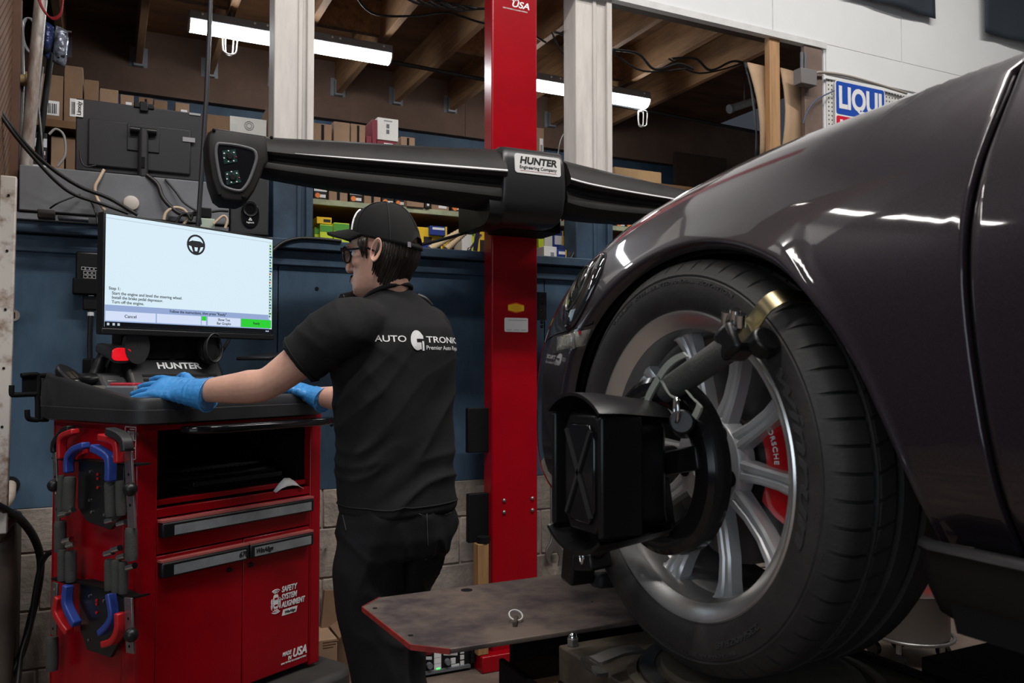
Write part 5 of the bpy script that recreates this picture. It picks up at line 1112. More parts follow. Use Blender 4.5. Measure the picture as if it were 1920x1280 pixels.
cable('black_hose', [at(-10, 945, Y=2.95), at(12, 957, Y=3.0), at(40, 975, Y=3.1), at(65, 1010, Y=3.2), at(76, 1050, Y=3.25), at(72, 1100, Y=3.25), at(58, 1160, Y=3.25), at(42, 1220, Y=3.2), at(15, 1275, Y=3.15), at(-10, 1300, Y=3.15)], .013, BLKC, 'thick black hose arching from the old machine past block wall', 'hose')
cable('black_hose', [at(104, 1032, Y=3.1), at(88, 1040, Y=3.15), at(76, 1062, Y=3.2), at(66, 1110, Y=3.22), at(57, 1170, Y=3.22), at(40, 1225, Y=3.18), at(32, 1290, Y=3.1)], .009, BLKC, 'thin black hose curving down from behind the cart', 'hose')
# ================================================================ dark car, left front quarter
def metallic(name, base, flake):
    m = mat(name, base, .42, .45, coat=1.0, spec=.4); nt = m.node_tree; b = nt.nodes['Principled BSDF']
    tc = nt.nodes.new('ShaderNodeTexCoord'); n = nt.nodes.new('ShaderNodeTexVoronoi'); n.inputs['Scale'].default_value = 900
    cr = nt.nodes.new('ShaderNodeValToRGB'); cr.color_ramp.elements[0].color = (*base, 1); cr.color_ramp.elements[1].color = (*flake, 1); cr.color_ramp.elements[0].position = .2; cr.color_ramp.elements[1].position = .9
    nt.links.new(tc.outputs['Object'], n.inputs['Vector']); nt.links.new(n.outputs['Distance'], cr.inputs[0]); nt.links.new(cr.outputs[0], b.inputs['Base Color'])
    return m
PAINT = metallic('dark_plum_paint', (.013, .0085, .0115), (.030, .021, .028))
GLOSSK = mat('gloss_black', (.006, .006, .007), .12)
car = thing('car', 'dark plum sports car raised on the lift with wheel clamp fitted', 'car', (1.69, -.1, .795))
CX = 1.69
def crown(Y):
    tab = [(-1.5, 1.66), (.2, 1.655), (.55, 1.650), (.8, 1.645), (1.0, 1.635), (1.2, 1.612), (1.4, 1.568), (1.55, 1.515), (1.66, 1.455), (1.74, 1.39), (1.82, 1.31), (1.9, 1.25), (2.1, 1.2)]
    for (a, p), (b, q) in zip(tab[:-1], tab[1:]):
        if Y <= b: return p+(q-p)*max(0, (Y-a)/(b-a))
    return tab[-1][1]
# stations: plan point on the outer side, inward direction angle (0 = across the car, 90 = towards the rear), bottom height, hood line Y
ST = [(.790, -1.2, 0, 1.08, -.6), (.788, -.7, 0, 1.08, -.2), (.786, -.2, 0, 1.08, .2), (.786, .15, 0, 1.08, .40), (.786, .45, 0, 1.08, .55), (.786, .70, 0, 1.08, .75), (.784, .90, 0, 1.06, .95), (.784, 1.10, 0, 1.02, 1.1), (.788, 1.28, 3, .99, 1.28),
      (.800, 1.42, 9, .985, 1.42), (.826, 1.55, 18, .985, 1.54), (.872, 1.655, 30, .985, 1.62), (.932, 1.745, 42, .985, 1.70), (1.02, 1.825, 54, .985, 1.77), (1.15, 1.895, 66, .985, 1.83), (1.35, 1.945, 78, .985, 1.87), (1.55, 1.965, 86, .985, 1.89), (CX, 1.968, 90, .985, 1.89), (CX+.14, 1.965, 94, .985, 1.89)]
LV = [(.045, 0), (.012, .09), (0, .20), (0, .36), (.002, .52), (.020, .68), (.062, .84), (.122, .955), (.20, 1.0)]
NET = []
for (x, y, a, zb, yh) in ST:
    n = Vector((math.cos(R(a)), -math.sin(R(a)), 0)); row = []
    cy = y+n.y*.2; zc = crown(cy)
    if a > 60: zc -= .02*(a-60)/30
    for o, f in LV:
        row.append(Vector((x, y, 0))+n*o+Vector((0, 0, zb+(zc-zb)*f)))
    p = row[-1]; h = Vector((CX, yh, crown(yh)+.0))
    if yh > 1.8: h.z = crown(yh)+.02
    row.append(p.lerp(h, .25)+Vector((0, 0, -.02))); row.append(p.lerp(h, .62)+Vector((0, 0, -.012))); row.append(h); row.append(h+Vector((max(.02, CX-p.x)*.3, 0, -.004)))
    NET.append(row)
NU, NT = len(NET), len(NET[0])
def bs(t): return ((1-t)**3/6, (3*t**3-6*t*t+4)/6, (-3*t**3+3*t*t+3*t+1)/6, t**3/6)
def S(u, t):
    u = min(max(u, 0), NU-1.0001); t = min(max(t, 0), NT-1.0001); i, k = int(u), int(t); bu, bt = bs(u-i), bs(t-k); p = Vector()
    for a in range(4):
        r = NET[min(max(i+a-1, 0), NU-1)] if i+a-1 >= 0 else NET[0]
        for b in range(4):
            j = k+b-1
            q = r[0]*2-r[1] if j < 0 else r[min(j, NT-1)]
            p = p+q*(bu[a]*bt[b])
    return p
def N(u, t):
    e = .02; n = (S(u+e, t)-S(u-e, t)).cross(S(u, t+e)-S(u, t-e))
    n.normalize()
    return -n
def inv(Y, z, u=6., t=3.):
    for _ in range(25):
        p = S(u, t); e = .01; du = (S(u+e, t)-p)/e; dt = (S(u, t+e)-p)/e; a, b, c, d = du.y, dt.y, du.z, dt.z; D = a*d-b*c
        if abs(D) < 1e-9: break
        ey, ez = Y-p.y, z-p.z; u += max(-.6, min(.6, (ey*d-b*ez)/D)); t += max(-.6, min(.6, (a*ez-c*ey)/D)); u = max(.5, min(NU-2, u)); t = max(0, min(NT-2, t))
    return u, t
ARCH = [(.613, 1.079), (.617, 1.11), (.630, 1.160), (.655, 1.215), (.690, 1.275), (.735, 1.330), (.79, 1.380), (.86, 1.420), (.94, 1.447), (1.03, 1.458), (1.12, 1.450), (1.20, 1.425), (1.27, 1.385), (1.325, 1.330), (1.362, 1.265), (1.385, 1.19), (1.397, 1.10), (1.402, 1.01)]
arc = smoothpts([Vector((a, b, 0)) for a, b in ARCH], 5)
inner = [inv(p.x, p.y, 5+3*(p.x-.6)/.5, 3) for p in arc]
DOORG = [(.527, 1.079), (.528, 1.12), (.533, 1.18), (.541, 1.24), (.549, 1.30), (.555, 1.36), (.558, 1.42), (.556, 1.48), (.552, 1.53), (.553, 1.57), (.560, 1.60)]
dg = smoothpts([Vector((a, b, 0)) for a, b in DOORG], 4)
dgu = [inv(p.x, p.y, 4.2, 3) for p in dg]
umax, tmax = NU-2.0, NT-2.0
ut = dgu[-1]
outer = [dgu[int(i*(len(dgu)-1)/23)] for i in range(24)]+[(ut[0]-.2*i/7, ut[1]+(tmax-ut[1])*i/7) for i in range(1, 8)]
u_c = outer[-1][0]
outer += [(u_c+(umax-u_c)*i/40, tmax) for i in range(1, 41)]+[(umax, tmax*(1-i/18)) for i in range(1, 19)]
M_ = len(outer)
def lerp2(a, b, f): return (a[0]+(b[0]-a[0])*f, a[1]+(b[1]-a[1])*f)
# match inner samples to the outer path: rear lip <-> door gap, crown <-> hood line, front lip <-> nose
def samp(path, f):
    x = f*(len(path)-1); i = min(int(x), len(path)-2); return lerp2(path[i], path[i+1], x-i)
inn = []
for i in range(M_):
    if i < 24: f = .34*i/23
    elif i < 31: f = .34+.05*(i-23)/7
    elif i < 71: f = .39+.42*(i-30)/40
    else: f = .81+.19*(i-70)/18
    inn.append(samp(inner, f))
fr = [0, .004, .010, .022, .045, .08, .12, .17, .23, .30, .38, .46, .54, .62, .70, .78, .85, .905, .945, .97, .985, .9935, 1]
def frontgrid():
    rows = []
    for q, f in enumerate(fr):
        row = []
        for i in range(M_):
            u, t = lerp2(inn[i], outer[i], f); p = S(u, t); n = N(u, t)
            if q == 0: p = p-n*.014
            elif q == 1: p = p-n*.004
            elif q == 2: p = p+n*.0035
            elif q == 3: p = p+n*.004
            elif q == 4: p = p+n*.0025
            if i < 27 and q >= len(fr)-3: p = p-n*(.0006, .002, .007)[q-len(fr)+3]
            row.append(p)
        rows.append(row)
    return rows
fb = MB().grid(frontgrid()).build('front_body', PAINT, car, 180)
FBV = BVHTree.FromPolygons([v.co.copy() for v in fb.data.vertices], [tuple(p.vertices) for p in fb.data.polygons])
MX = Matrix.Translation((2*CX, 0, 0)) @ Matrix.Diagonal((-1, 1, 1, 1))
def mirror(o, nm):
    me = o.data.copy(); me.transform(MX); me.flip_normals(); return link(nm, me, car)
fb2 = mirror(fb, 'front_body')
# dark inner skin so that arch lip and gaps read as black depth
rows = []
for f in (0, .02, .05, .09, .13, .18, .24, .30, .36, .42, .5, .58, .66, .74, .82, .9, 1.0):
    rows.append([(lambda u, t: S(u, t)-N(u, t)*.03)(*lerp2(inn[i], outer[i], f)) for i in range(M_)])
isk = MB().grid(rows).build('inner_panel', BLACKM, car, 180)
# door: from the gap rearwards
rows = []
nt_ = len(dgu)
for q in range(30):
    g = (q/29)**1.6; row = []
    for i, (u, t) in enumerate(dgu):
        uu = u+(.9-u)*g+.0; uu = uu-.0 if q else uu
        p = S(uu, t); n = N(uu, t); p.y -= .0055*(1-g)
        if q == 0: p = p-n*.008
        if q == 1: p = p-n*.0
        row.append(p)
    if q == 0:
        r0 = [Vector(p) for p in row]; rows.append(r0)
        r1 = []
        for i, (u, t) in enumerate(dgu): p = S(u, t); p.y -= .0075; p = p-N(u, t)*.0018; r1.append(p)
        rows.append(r1); r2 = []
        for i, (u, t) in enumerate(dgu): p = S(u, t); p.y -= .011; r2.append(p)
        rows.append(r2)
    elif q > 1: rows.append(row)
door = MB().grid(rows).build('door', PAINT, car, 180); mirror(door, 'door')
jr = []
for dy, dn in ((.02, .010), (.004, .016), (-.015, .016), (-.03, .010)):
    jr.append([(lambda p, n: p-n*dn+Vector((0, dy, 0)))(S(u, t), N(u, t)) for u, t in dgu])
MB().grid(jr).build('door_jamb', BLACKM, car, 180)
# rocker panel below the bright edge line
ry = [.622, .60, .5, .3, 0, -.5, -1.2]
prof = [(.800, 1.086), (.791, 1.083), (.788, 1.077), (.793, 1.072), (.797, 1.06), (.806, 1.03), (.825, 1.000), (.85, .988), (1.0, .985)]
rows = [[Vector((x+(.012 if i == 0 else 0), y-(.02*(1-(z-.985)/.1) if i == 0 else 0)*-1 if False else y-(.03*(1.08-z)/.1 if i < 2 else 0)*-0.0, z)) for x, z in prof] for i, y in enumerate(ry)]
MB().grid(rows).build('rocker_panel', mat('rocker_black', (.007, .0065, .007), .42, spec=.35), car, 60)
MB().prism([(.605, 1.07), (.585, .99), (-1.2, .99), (-1.2, 1.07)], .812, 1.0, Matrix(((0, 0, 1, 0), (1, 0, 0, 0), (0, 1, 0, 0), (0, 0, 0, 1)))).build('sill_core', BLACKM, car)
# hood centre, cowl, windscreen and roof, almost wholly out of the frame
rows = [[Vector((x, y, z)) for x in (1.02, 1.2, 1.45, CX, 2*CX-1.45, 2*CX-1.2, 2*CX-1.02)] for y, z in ((.57, 1.655), (.30, 1.70), (-.25, 2.02), (-.75, 2.08), (-1.2, 2.05))]
for r, e in zip(rows, (0, .01, .04, .06, .06)):
    for k, v in enumerate(r): v.z += e*(0, .5, .9, 1, .9, .5, 0)[k]-.02; v.x += (.12*(e/.06))*(1 if k < 3 else -1 if k > 3 else 0)
MB().grid(rows[:3]).build('windscreen', mat('dark_glass', (.01, .012, .014), .05), car, 180); MB().grid(rows[2:]).build('roof', PAINT, car, 180)
MB().grid([[Vector((.90, .52, 1.60)), Vector((.93, .0, 1.60)), Vector((.95, -1.2, 1.60))], [Vector((1.10, -.22, 1.99)), Vector((1.13, -.6, 2.03)), Vector((1.13, -1.2, 2.01))]]).build('side_window', MATS['dark_glass'], car, 180)
MB().bx(.92, 2.46, -1.2, .45, 1.0, 1.60).build('cabin_core', BLACKM, car); MB().bx(1.16, 2.2, .45, 1.78, 1.05, 1.40).build('trunk_core', BLACKM, car)
MB().bx(1.0, 2.4, 1.5, 1.80, .985, 1.05).build('chin_core', BLACKM, car)
# wheel-house
AC = Vector((0, 1.02, 1.10))
Mx = axes((.80, 1.02, 1.10), (0, 1, 0), (0, 0, 1), (1, 0, 0))
MB().lathe([(.368, .045), (.372, .08), (.37, .36)], Mx, 40, a0=R(-2), a1=R(178)).lathe([(.37, .36), (.02, .36)], Mx, 40, a0=R(-2), a1=R(182)).build('wheel_arch_liner', BLACKM, car, 60)
# bumper seam, side marker, headlamp
def cast(px, py):
    d = (fw + rt*((px-960)/FPX) - upv*((py-640)/FPX)).normalized(); h = FBV.ray_cast(CAM, d); return (h[0], h[1]) if h[0] is not None else (None, None)
def surf(pts, off, nm, m, nu=8, nv=4, par=car, sm=60):
    (a, b, c, d) = [Vector((*p, 0)) for p in pts]; rows = []
    for j in range(nv+1):
        row = []
        for i in range(nu+1):
            q = a.lerp(b, i/nu).lerp(d.lerp(c, i/nu), j/nv); p, n = cast(q.x, q.y)
            if p is None: p, n = FBV.find_nearest(at(q.x, q.y, Y=1.55))[:2]
            if n.dot(p-CAM) > 0: n = -n
            row.append(p+n*off(i/nu, j/nv))
        rows.append(row)
    return MB().grid(rows).build(nm, m, par, sm)
LENS = mat('clear_lens', (.42, .40, .36), .12, .3, var=.5, vs=30, bump=.5, bs=150, coat=1)
mk = surf([(1038, 629), (1117, 607), (1104, 651), (1037, 663)], lambda i, j: .001, 'side_marker', mat('marker_frame', (.02, .02, .022), .2, coat=1), 8, 4)
surf([(1046, 632), (1109, 615), (1098, 647), (1045, 658)], lambda i, j: .0045*(1 if 0 < i < 1 and 0 < j < 1 else .4), 'lens', LENS, 10, 5, mk)
surf([(1078, 626), (1082, 625), (1080, 652), (1076, 653)], lambda i, j: .0055, 'lens_rib', mat('lens_dark', (.12, .11, .10), .3), 1, 4, mk)
surf([(1089, 620), (1093, 619), (1092, 625), (1088, 626)], lambda i, j: .006, 'lens_red_dot', mat('red_led', (.3, .02, .02), .3), 1, 1, mk)
pts = []
for px, py in ((1024, 640), (1030, 634), (1045, 626), (1070, 619), (1100, 610), (1112, 604)):
    p, n = cast(px, py)
    if p is not None: pts.append(p+(CAM-p).normalized()*.0005)
if len(pts) > 2: MB().tube(smoothpts(pts), .0022, 6).build('bumper_seam', BLACKM, car, 60)
hp, hn = cast(1092, 545)
if hp is not None:
    if hn.dot(hp-CAM) > 0: hn = -hn
    ax = Vector((0, 0, 1)); tv = (ax-hn*ax.dot(hn)).normalized(); tu = tv.cross(hn).normalized(); tv2 = (tv+tu*.25).normalized(); tu2 = tv2.cross(hn).normalized()
    def hring(s, off, n=36):
        out = []
        for i in range(n):
            a = 2*math.pi*i/n; q = hp+tu2*(.062*s*math.cos(a))+tv2*(.085*s*math.sin(a)); c, nn, _, _ = FBV.find_nearest(q)
            if nn.dot(hn) < 0: nn = -nn
            out.append(c+nn*off)
        return out
    hl = MB().loft([hring(1.0, .0005), hring(.99, .004), hring(.9, .008), hring(.6, .013), hring(.3, .015), hring(.02, .0155)], caps=False).build('headlamp', mat('headlamp_glass', (.012, .013, .015), .03, spec=.8, coat=1), car, 180)
    for s in (.55,): MB().tube(hring(s, .0135), .0022, 6, close=True).build('bulb_ring', mat('dark_reflector', (.10, .10, .09), .3, .8), hl, 60)
    MB().tube(hring(1.02, .001), .0018, 6, close=True).build('headlamp_seal', BLACKM, hl, 60)
# ---------------------------------------------------------------- wheel
WC = Vector((.925, 1.055, 1.12))
WM = axes(WC, (0, -1, 0), (0, 0, 1), (-1, 0, 0))      # local x to the car's rear, y up, z outboard
TIRE = mat('tire_rubber', (.028, .026, .025), .60, var=.45, vs=14, bump=.12, bs=160)
tr_ = MB()
tp = [(.226, .092), (.232, .104), (.237, .108), (.240, .107), (.246, .113), (.262, .1195), (.280, .1205), (.292, .1175), (.2935, .1155), (.297, .1165), (.304, .111), (.309, .105), (.314, .098), (.3165, .09), (.3165, .058), (.3145, .056), (.3145, .050), (.320, .048), (.320, .018), (.3135, .016), (.3135, .004), (.320, .002), (.320, -.028), (.3135, -.03), (.3135, -.042), (.320, -.044), (.319, -.085), (.312, -.10), (.297, -.113), (.27, -.12), (.24, -.11), (.226, -.095)]
tire = tr_.lathe(tp, WM, 96).build('tire', TIRE, car, 38)
NB = 58
prof = [(.3150, .0585), (.3225, .060), (.3225, .082), (.3200, .093), (.3150, .1015), (.3085, .1078), (.3010, .1135)]
bk = MB(); da = 2*math.pi/NB; rows = []
for a in (-.455, -.425, -.14, .14, .425, .455):
    e = .003 if abs(a) > .44 else 0
    rows.append([((r-e*(1 if j else 0))*math.cos(da*(a+.10*(j/6)**2)), (r-e*(1 if j else 0))*math.sin(da*(a+.10*(j/6)**2)), h-e*(1 if j > 4 else 0)) for j, (r, h) in enumerate(prof)])
proto = bk.grid(rows, M=Matrix()).build('tread_block', TIRE, tire, 35, local=True)
proto.matrix_parent_inverse = tire.matrix_basis.inverted()
car_inv = tire.matrix_parent_inverse.copy()
def put(o, M): o.matrix_parent_inverse = (car.matrix_basis @ tire.matrix_parent_inverse @ tire.matrix_basis).inverted(); o.matrix_basis = M
put(proto, WM)
for i in range(1, NB):
    o = proto.copy(); COL.objects.link(o); put(o, WM @ Matrix.Rotation(da*i, 4, 'Z'))
for i in range(NB*1):      # second rib blocks
    pass
rib = []
for a in (-.42, .42): rib.append([(r*math.cos(da*(a+sk)), r*math.sin(da*(a+sk)), h) for r, h, sk in ((.315, .046, 0), (.3232, .046, .0), (.3232, .020, .25), (.315, .020, .25))])
proto2 = MB().loft(rib).build('tread_block', TIRE, tire, local=True); put(proto2, WM)
for i in range(1, NB):
    o = proto2.copy(); COL.objects.link(o); put(o, WM @ Matrix.Rotation(da*i, 4, 'Z'))
# raised sidewall lettering following the circle
def arctext(s, size, r0, a_start, a_span, m, par, h=.1208, bold=.02, shear=0, tilt=None):
    me = text_mesh(s, size, extrude=.0009, bold=bold, shear=shear, align='LEFT'); xs = [v.co.x for v in me.vertices]; x0, x1 = min(xs), max(xs)
    for v in me.vertices:
        a = a_start-(v.co.x-x0)/(x1-x0)*a_span; r = r0+v.co.y; hh = h+v.co.z-(abs(r-.272)/.03)**2*.0035
        v.co = Vector((r*math.cos(a), r*math.sin(a), hh))
    me.materials.clear(); me.materials.append(m); me.transform(WM); return link('raised_lettering', me, par)
TL_ = mat('tire_lettering', (.032, .031, .031), .55)
arctext('winrun', .030, .2685, R(34), R(52), TL_, tire, shear=.3)
arctext('TUBELESS  STEEL BELTED RADIAL  ROTATION', .0075, .286, R(128), R(66), TL_, tire, h=.120)
arctext('235/40ZR18', .012, .270, R(-48), R(22), TL_, tire)
arctext('TREADWEAR 380 TRACTION A', .007, .285, R(-62), R(40), TL_, tire, h=.12)
# rim
POL = mat('polished_lip', (.70, .69, .67), .24, .85, var=.2, vs=5); SPK = mat('silver_spoke', (.55, .55, .56), .3, .45, var=.12, vs=8); BARR = mat('brushed_barrel', (.36, .35, .34), .35, .75, var=.3, vs=6)
wh = MB().lathe([(.236, .092), (.2415, .104), (.2415, .109), (.239, .1115), (.235, .1105), (.216, .096), (.213, .094)], WM, 96).build('rim', POL, car, 30)
MB().lathe([(.213, .094), (.2115, .088), (.208, .080), (.2075, .050), (.203, .044), (.200, .0), (.196, -.09), (.226, -.10)], WM, 80).build('barrel', BARR, wh, 35)
def spoke(k):
    b = MB(WM @ Matrix.Rotation(R(36*k+31), 4, 'Z')); L0 = []
    for r, h, w_, d in ((.048, .058, .020, .026), (.075, .056, .0165, .026), (.11, .052, .0135, .024), (.15, .054, .0135, .024), (.185, .062, .0155, .024), (.2045, .070, .021, .026), (.209, .073, .030, .026)):
        L0.append([(r, y*w_, h+z*d) for y, z in ((-1, -1), (-1, -.12), (-.72, .02), (-.22, .0), (0, -.16), (.22, .0), (.72, .02), (1, -.12), (1, -1))])
    b.loft(L0).build('spoke', SPK, wh, 32)
for k in range(10): spoke(k)
MB().lathe([(.078, .028), (.078, .052), (.074, .058), (.040, .060), (.036, .062), (.034, .052), (.0001, .052)], WM, 48).build('hub_face', SPK, wh, 35)
for k in range(5):
    q = WM @ Matrix.Rotation(R(72*k-20), 4, 'Z') @ Vector((.058, 0, 0)); d = Vector((-1, 0, 0))
    MB().cyl(q+d*.056, q+d*.0605, .0135, n=20).build('bolt_recess', BLACKM, wh); MB().cyl(q+d*.058, q+d*.066, .0085, n=6).build('lug_bolt', BLACKP, wh, bevel=.001)
vq = WM @ Vector((.183*math.cos(R(-26)), .183*math.sin(R(-26)), .05)); MB().cyl(vq+Vector((0, 0, 0)), WM @ Vector((.206*math.cos(R(-24)), .206*math.sin(R(-24)), .046)), .0035, n=10).ball(vq, .006, 10).build('valve', SILVER, wh, 40)
# brake disc, caliper and suspension glimpsed between the spokes
MB().lathe([(.07, .0), (.165, .0), (.165, -.028), (.07, -.028)], WM, 56).lathe([(.07, -.03), (.07, .012), (.001, .012)], WM, 40).build('brake_disc', mat('brake_iron', (.16, .15, .145), .35, .9, var=.3, vs=10), car, 35)
cal = MB(); rows = []
for a in [R(-30+6.5*i) for i in range(11)]:
    e = 1 if R(-29) < a < R(33) else .9
    rows.append([(r*math.cos(a), r*math.sin(a), h*e) for r, h in ((.096, -.045), (.096, .018), (.104, .030), (.140, .035), (.170, .030), (.178, .018), (.178, -.045))])
cal = MB(WM).loft(rows).build('brake_caliper', mat('caliper_red', (.48, .008, .012), .3, coat=.5), car, 40)
MB(WM).lathe([(.145, .0350), (.166, .0335), (.166, .030)], None, 16, a0=R(-12), a1=R(-2)).build('caliper_boss', mat('caliper_red', (.48, .008, .012), .3), cal, 40)
me = text_mesh('PORSCHE', .013, extrude=.0006, bold=.01, sp=1.15); me.materials.clear(); me.materials.append(WHITE)
for v in me.vertices:
    a = R(17)-(v.co.x+.0)/.131; v.co = Vector(((.131+v.co.y)*math.cos(a), (.131+v.co.y)*math.sin(a), .0362+v.co.z))
me.transform(WM); link('caliper_text', me, cal)
MB().cyl(WM @ Vector((-.02, -.02, -.04)), WM @ Vector((-.1, -.06, -.30)), .03, n=14).cyl(WM @ Vector((.05, -.12, -.05)), WM @ Vector((.1, -.14, -.30)), .015, n=12).cyl(WM @ Vector((0, .0, -.06)), WM @ Vector((0, .22, -.20)), .035, n=14).build('suspension_arm', mat('dirty_alloy', (.16, .15, .14), .5, .7, var=.4, vs=12), car, 40)
# ================================================================ wheel clamp with target fitted to the wheel
tg = thing('wheel_target', 'black alignment target and spring clamp fixed on the car wheel', 'wheel clamp', (.70, 1.055, .80))
TB = mat('target_black', (.006, .006, .0065), .33, spec=.4, bump=.05, bs=300)
def yz(x0): return axes((x0, 1.055, 1.12), (0, -1, 0), (0, 0, 1), (-1, 0, 0))
MB().lathe([(.090, .0), (.094, .014), (.100, .018), (.128, .018), (.136, .012), (.138, .0), (.138, -.016), (.13, -.018), (.09, -.014), (.09, 0)], yz(.782), 64).build('ring', GLOSSK, tg, 35)
for a, w_ in ((12, .022), (102, .018), (192, .022), (282, .02)):
    c, s = math.cos(R(a)), math.sin(R(a)); q0, q1 = yz(.770) @ Vector((.02*c, .02*s, 0)), yz(.770) @ Vector((.108*c, .108*s, 0)); MB().bar(q0, q1, w_*1.6, .018, up=(-1, 0, 0)).build('ring_spoke', TB, tg, bevel=.003)
MB().cyl((.80, 1.055, 1.125), (.735, 1.055, 1.125), .024, n=24).build('centre_hub', TB, tg, 40)
# boxy target housing
hx0, hx1 = .615, .745; Yc, Zc = 1.043, 1.118
def hsec(x, sy, sz, ch): return [Vector((x, Yc+a*sy, Zc+b*sz)) for a, b in ((-1, -1+ch), (-1+ch*1.2, -1), (1-ch*1.2, -1), (1, -1+ch), (1, 1-ch), (1-ch*1.2, 1), (-1+ch*1.2, 1), (-1, 1-ch))]
MB().loft([hsec(hx1, .042, .075, .3), hsec(hx1-.012, .055, .088, .25), hsec(.645, .057, .092, .25), hsec(hx0+.012, .050, .084, .25)]).build('housing', TB, tg, bevel=.003)
MB().loft([hsec(.630, .040, .072, .3), hsec(.622, .040, .072, .3)]).build('face_plate', GLOSSK, tg, bevel=.003)
for sg in (1, -1): MB().bar((.621, Yc-.034*sg, Zc+.062), (.621, Yc+.034*sg, Zc-.062), .006, .005, up=(-1, 0, 0)).build('face_rib', DARKG, tg)
Mh = axes((.745, Yc, Zc), (0, -1, 0), (0, 0, 1), (-1, 0, 0))
for nm, a0, a1 in (('hood', 35, 145), ('lower_hood', 215, 325)):
    MB().lathe([(.092, .0), (.104, .004), (.116, .10), (.117, .135), (.112, .135), (.110, .10), (.092, .006), (.092, 0)], Mh, 28, a0=R(a0+15), a1=R(a1-15)).build(nm, TB, tg, 35)
for sg in (1, -1):
    p0 = Mh @ Vector((.066*sg, .0, .11)); MB().bx(p0.x-.02, p0.x+.05, p0.y-.006, p0.y+.006, Zc-.085, Zc+.085).build('hood_wall', TB, tg, bevel=.004)
# upper gripping arm: grip cylinder, clamp head, brass hook over the tread
G0, G1 = at(1247, 735, X=.755), at(1372, 648, X=.765)
n = 12; MB().tube([G0.lerp(G1, i/n) for i in range(n+1)], [.017]+[.0195]*(n-1)+[.018], 20).build('grip', GRIP, tg, 50)
hd = at(1380, 640, X=.768); e1 = (G1-G0).normalized()
MB().box(hd, (.042, .040, .046), rot=Matrix.Rotation(-.55, 4, 'X')).build('clamp_head', TB, tg, bevel=.008); MB().cyl(hd+Vector((.02, -.02, -.01)), hd+Vector((.02, -.040, .004)), .021, n=18).build('clamp_nose', TB, tg, bevel=.004)
for px, py in ((1362, 606), (1378, 603), (1388, 612)): p = at(px, py, X=.765); MB().cyl(p, p+Vector((-.004, -.006, .016)), .0075, n=14).build('steel_stud', CHROME, tg, 40)
rows = []
HA = R(47)
for r_, h_ in smoothpts([Vector((.222, .168, 0)), Vector((.250, .158, 0)), Vector((.285, .140, 0)), Vector((.318, .136, 0)), Vector((.336, .118, 0)), Vector((.337, .085, 0)), Vector((.333, .05, 0))], 4) and [(p.x, p.y) for p in smoothpts([Vector((.222, .168, 0)), Vector((.250, .158, 0)), Vector((.285, .140, 0)), Vector((.318, .136, 0)), Vector((.336, .118, 0)), Vector((.337, .085, 0)), Vector((.333, .05, 0))], 4)]:
    rows.append([WM @ Matrix.Rotation(HA, 4, 'Z') @ Vector((r_+dr, y_, h_+dr)) for y_, dr in ((-.0125, -.001), (.0125, -.001), (.0125, .001), (-.0125, .001))])
MB().loft(rows).build('brass_hook', mat('brass_zinc', (.52, .44, .26), .28, 1), tg, 40)
PG = mat('pale_zinc', (.42, .44, .40), .38, .6)
for pts, w_ in (([(1214, 765), (1216, 745), (1232, 715), (1250, 688), (1268, 672), (1286, 664)], .010), ([(1236, 705), (1246, 724), (1256, 740), (1272, 748)], .006), ([(1290, 735), (1300, 748), (1312, 760), (1303, 782)], .009)):
    P = smoothpts([at(x, y, X=.735) for x, y in pts], 4); rows = [[p+Vector((b*.002, a*w_*.5, a*w_*.32)) for a, b in ((-1, -1), (1, -1), (1, 1), (-1, 1))] for p in P]; MB().loft(rows).build('zinc_lever', PG, tg, 40)
c = at(1268, 768, X=.725); MB().tube([c+Vector((.003*math.cos(a), .008*math.cos(a), .017*math.sin(a))) for a in [2*math.pi*i/24 for i in range(24)]], .0026, 8, close=True).build('pull_ring', CHROME, tg, 60)
MB().cyl(at(1284, 800, X=.77), at(1278, 790, X=.73), .018, n=18).build('lock_knob', TB, tg, bevel=.003); p = at(1302, 812, X=.775); MB().box(p, (.01, .035, .016)).build('zinc_tab', PG, tg, bevel=.003)
# lower arm with foot and pull ring
F0 = at(1140, 1010, X=.765); F1 = at(1082, 1060, X=.765)
MB().tube([Vector((.765, 1.10, 1.06)), F0, F1], .018, 14).build('lower_arm', TB, tg, 50)
q = at(1085, 1052, X=.762); MB().box(q, (.05, .04, .075), rot=Matrix.Rotation(.15, 4, 'X')).build('clamp_foot', TB, tg, bevel=.006)
q2 = at(1128, 1050, X=.772); MB().bar(q, q2, .05, .03).build('foot_bracket', TB, tg, bevel=.005); MB().bar(at(1116, 1088, X=.79), at(1146, 1086, X=.83), .03, .025).build('foot_pad', RUBBER, tg, bevel=.006)
c = at(1090, 1042, X=.733); MB().tube([c+Vector((.004*math.cos(a), .012*math.cos(a), .0125*math.sin(a))) for a in [2*math.pi*i/24 for i in range(24)]], .0022, 8, close=True).build('pull_ring', CHROME, tg, 60)
hk_ = smoothpts([at(1112, 1030, X=.77), at(1126, 1032, X=.79), at(1136, 1042, X=.81), at(1140, 1060, X=.83)], 4)
MB().loft([[p+Vector((0, a*.012, 0))+Vector((-.0015, 0, .001))*b for a, b in ((-1, -1), (1, -1), (1, 1), (-1, 1))] for p in hk_]).build('zinc_hook', PG, tg, 40)
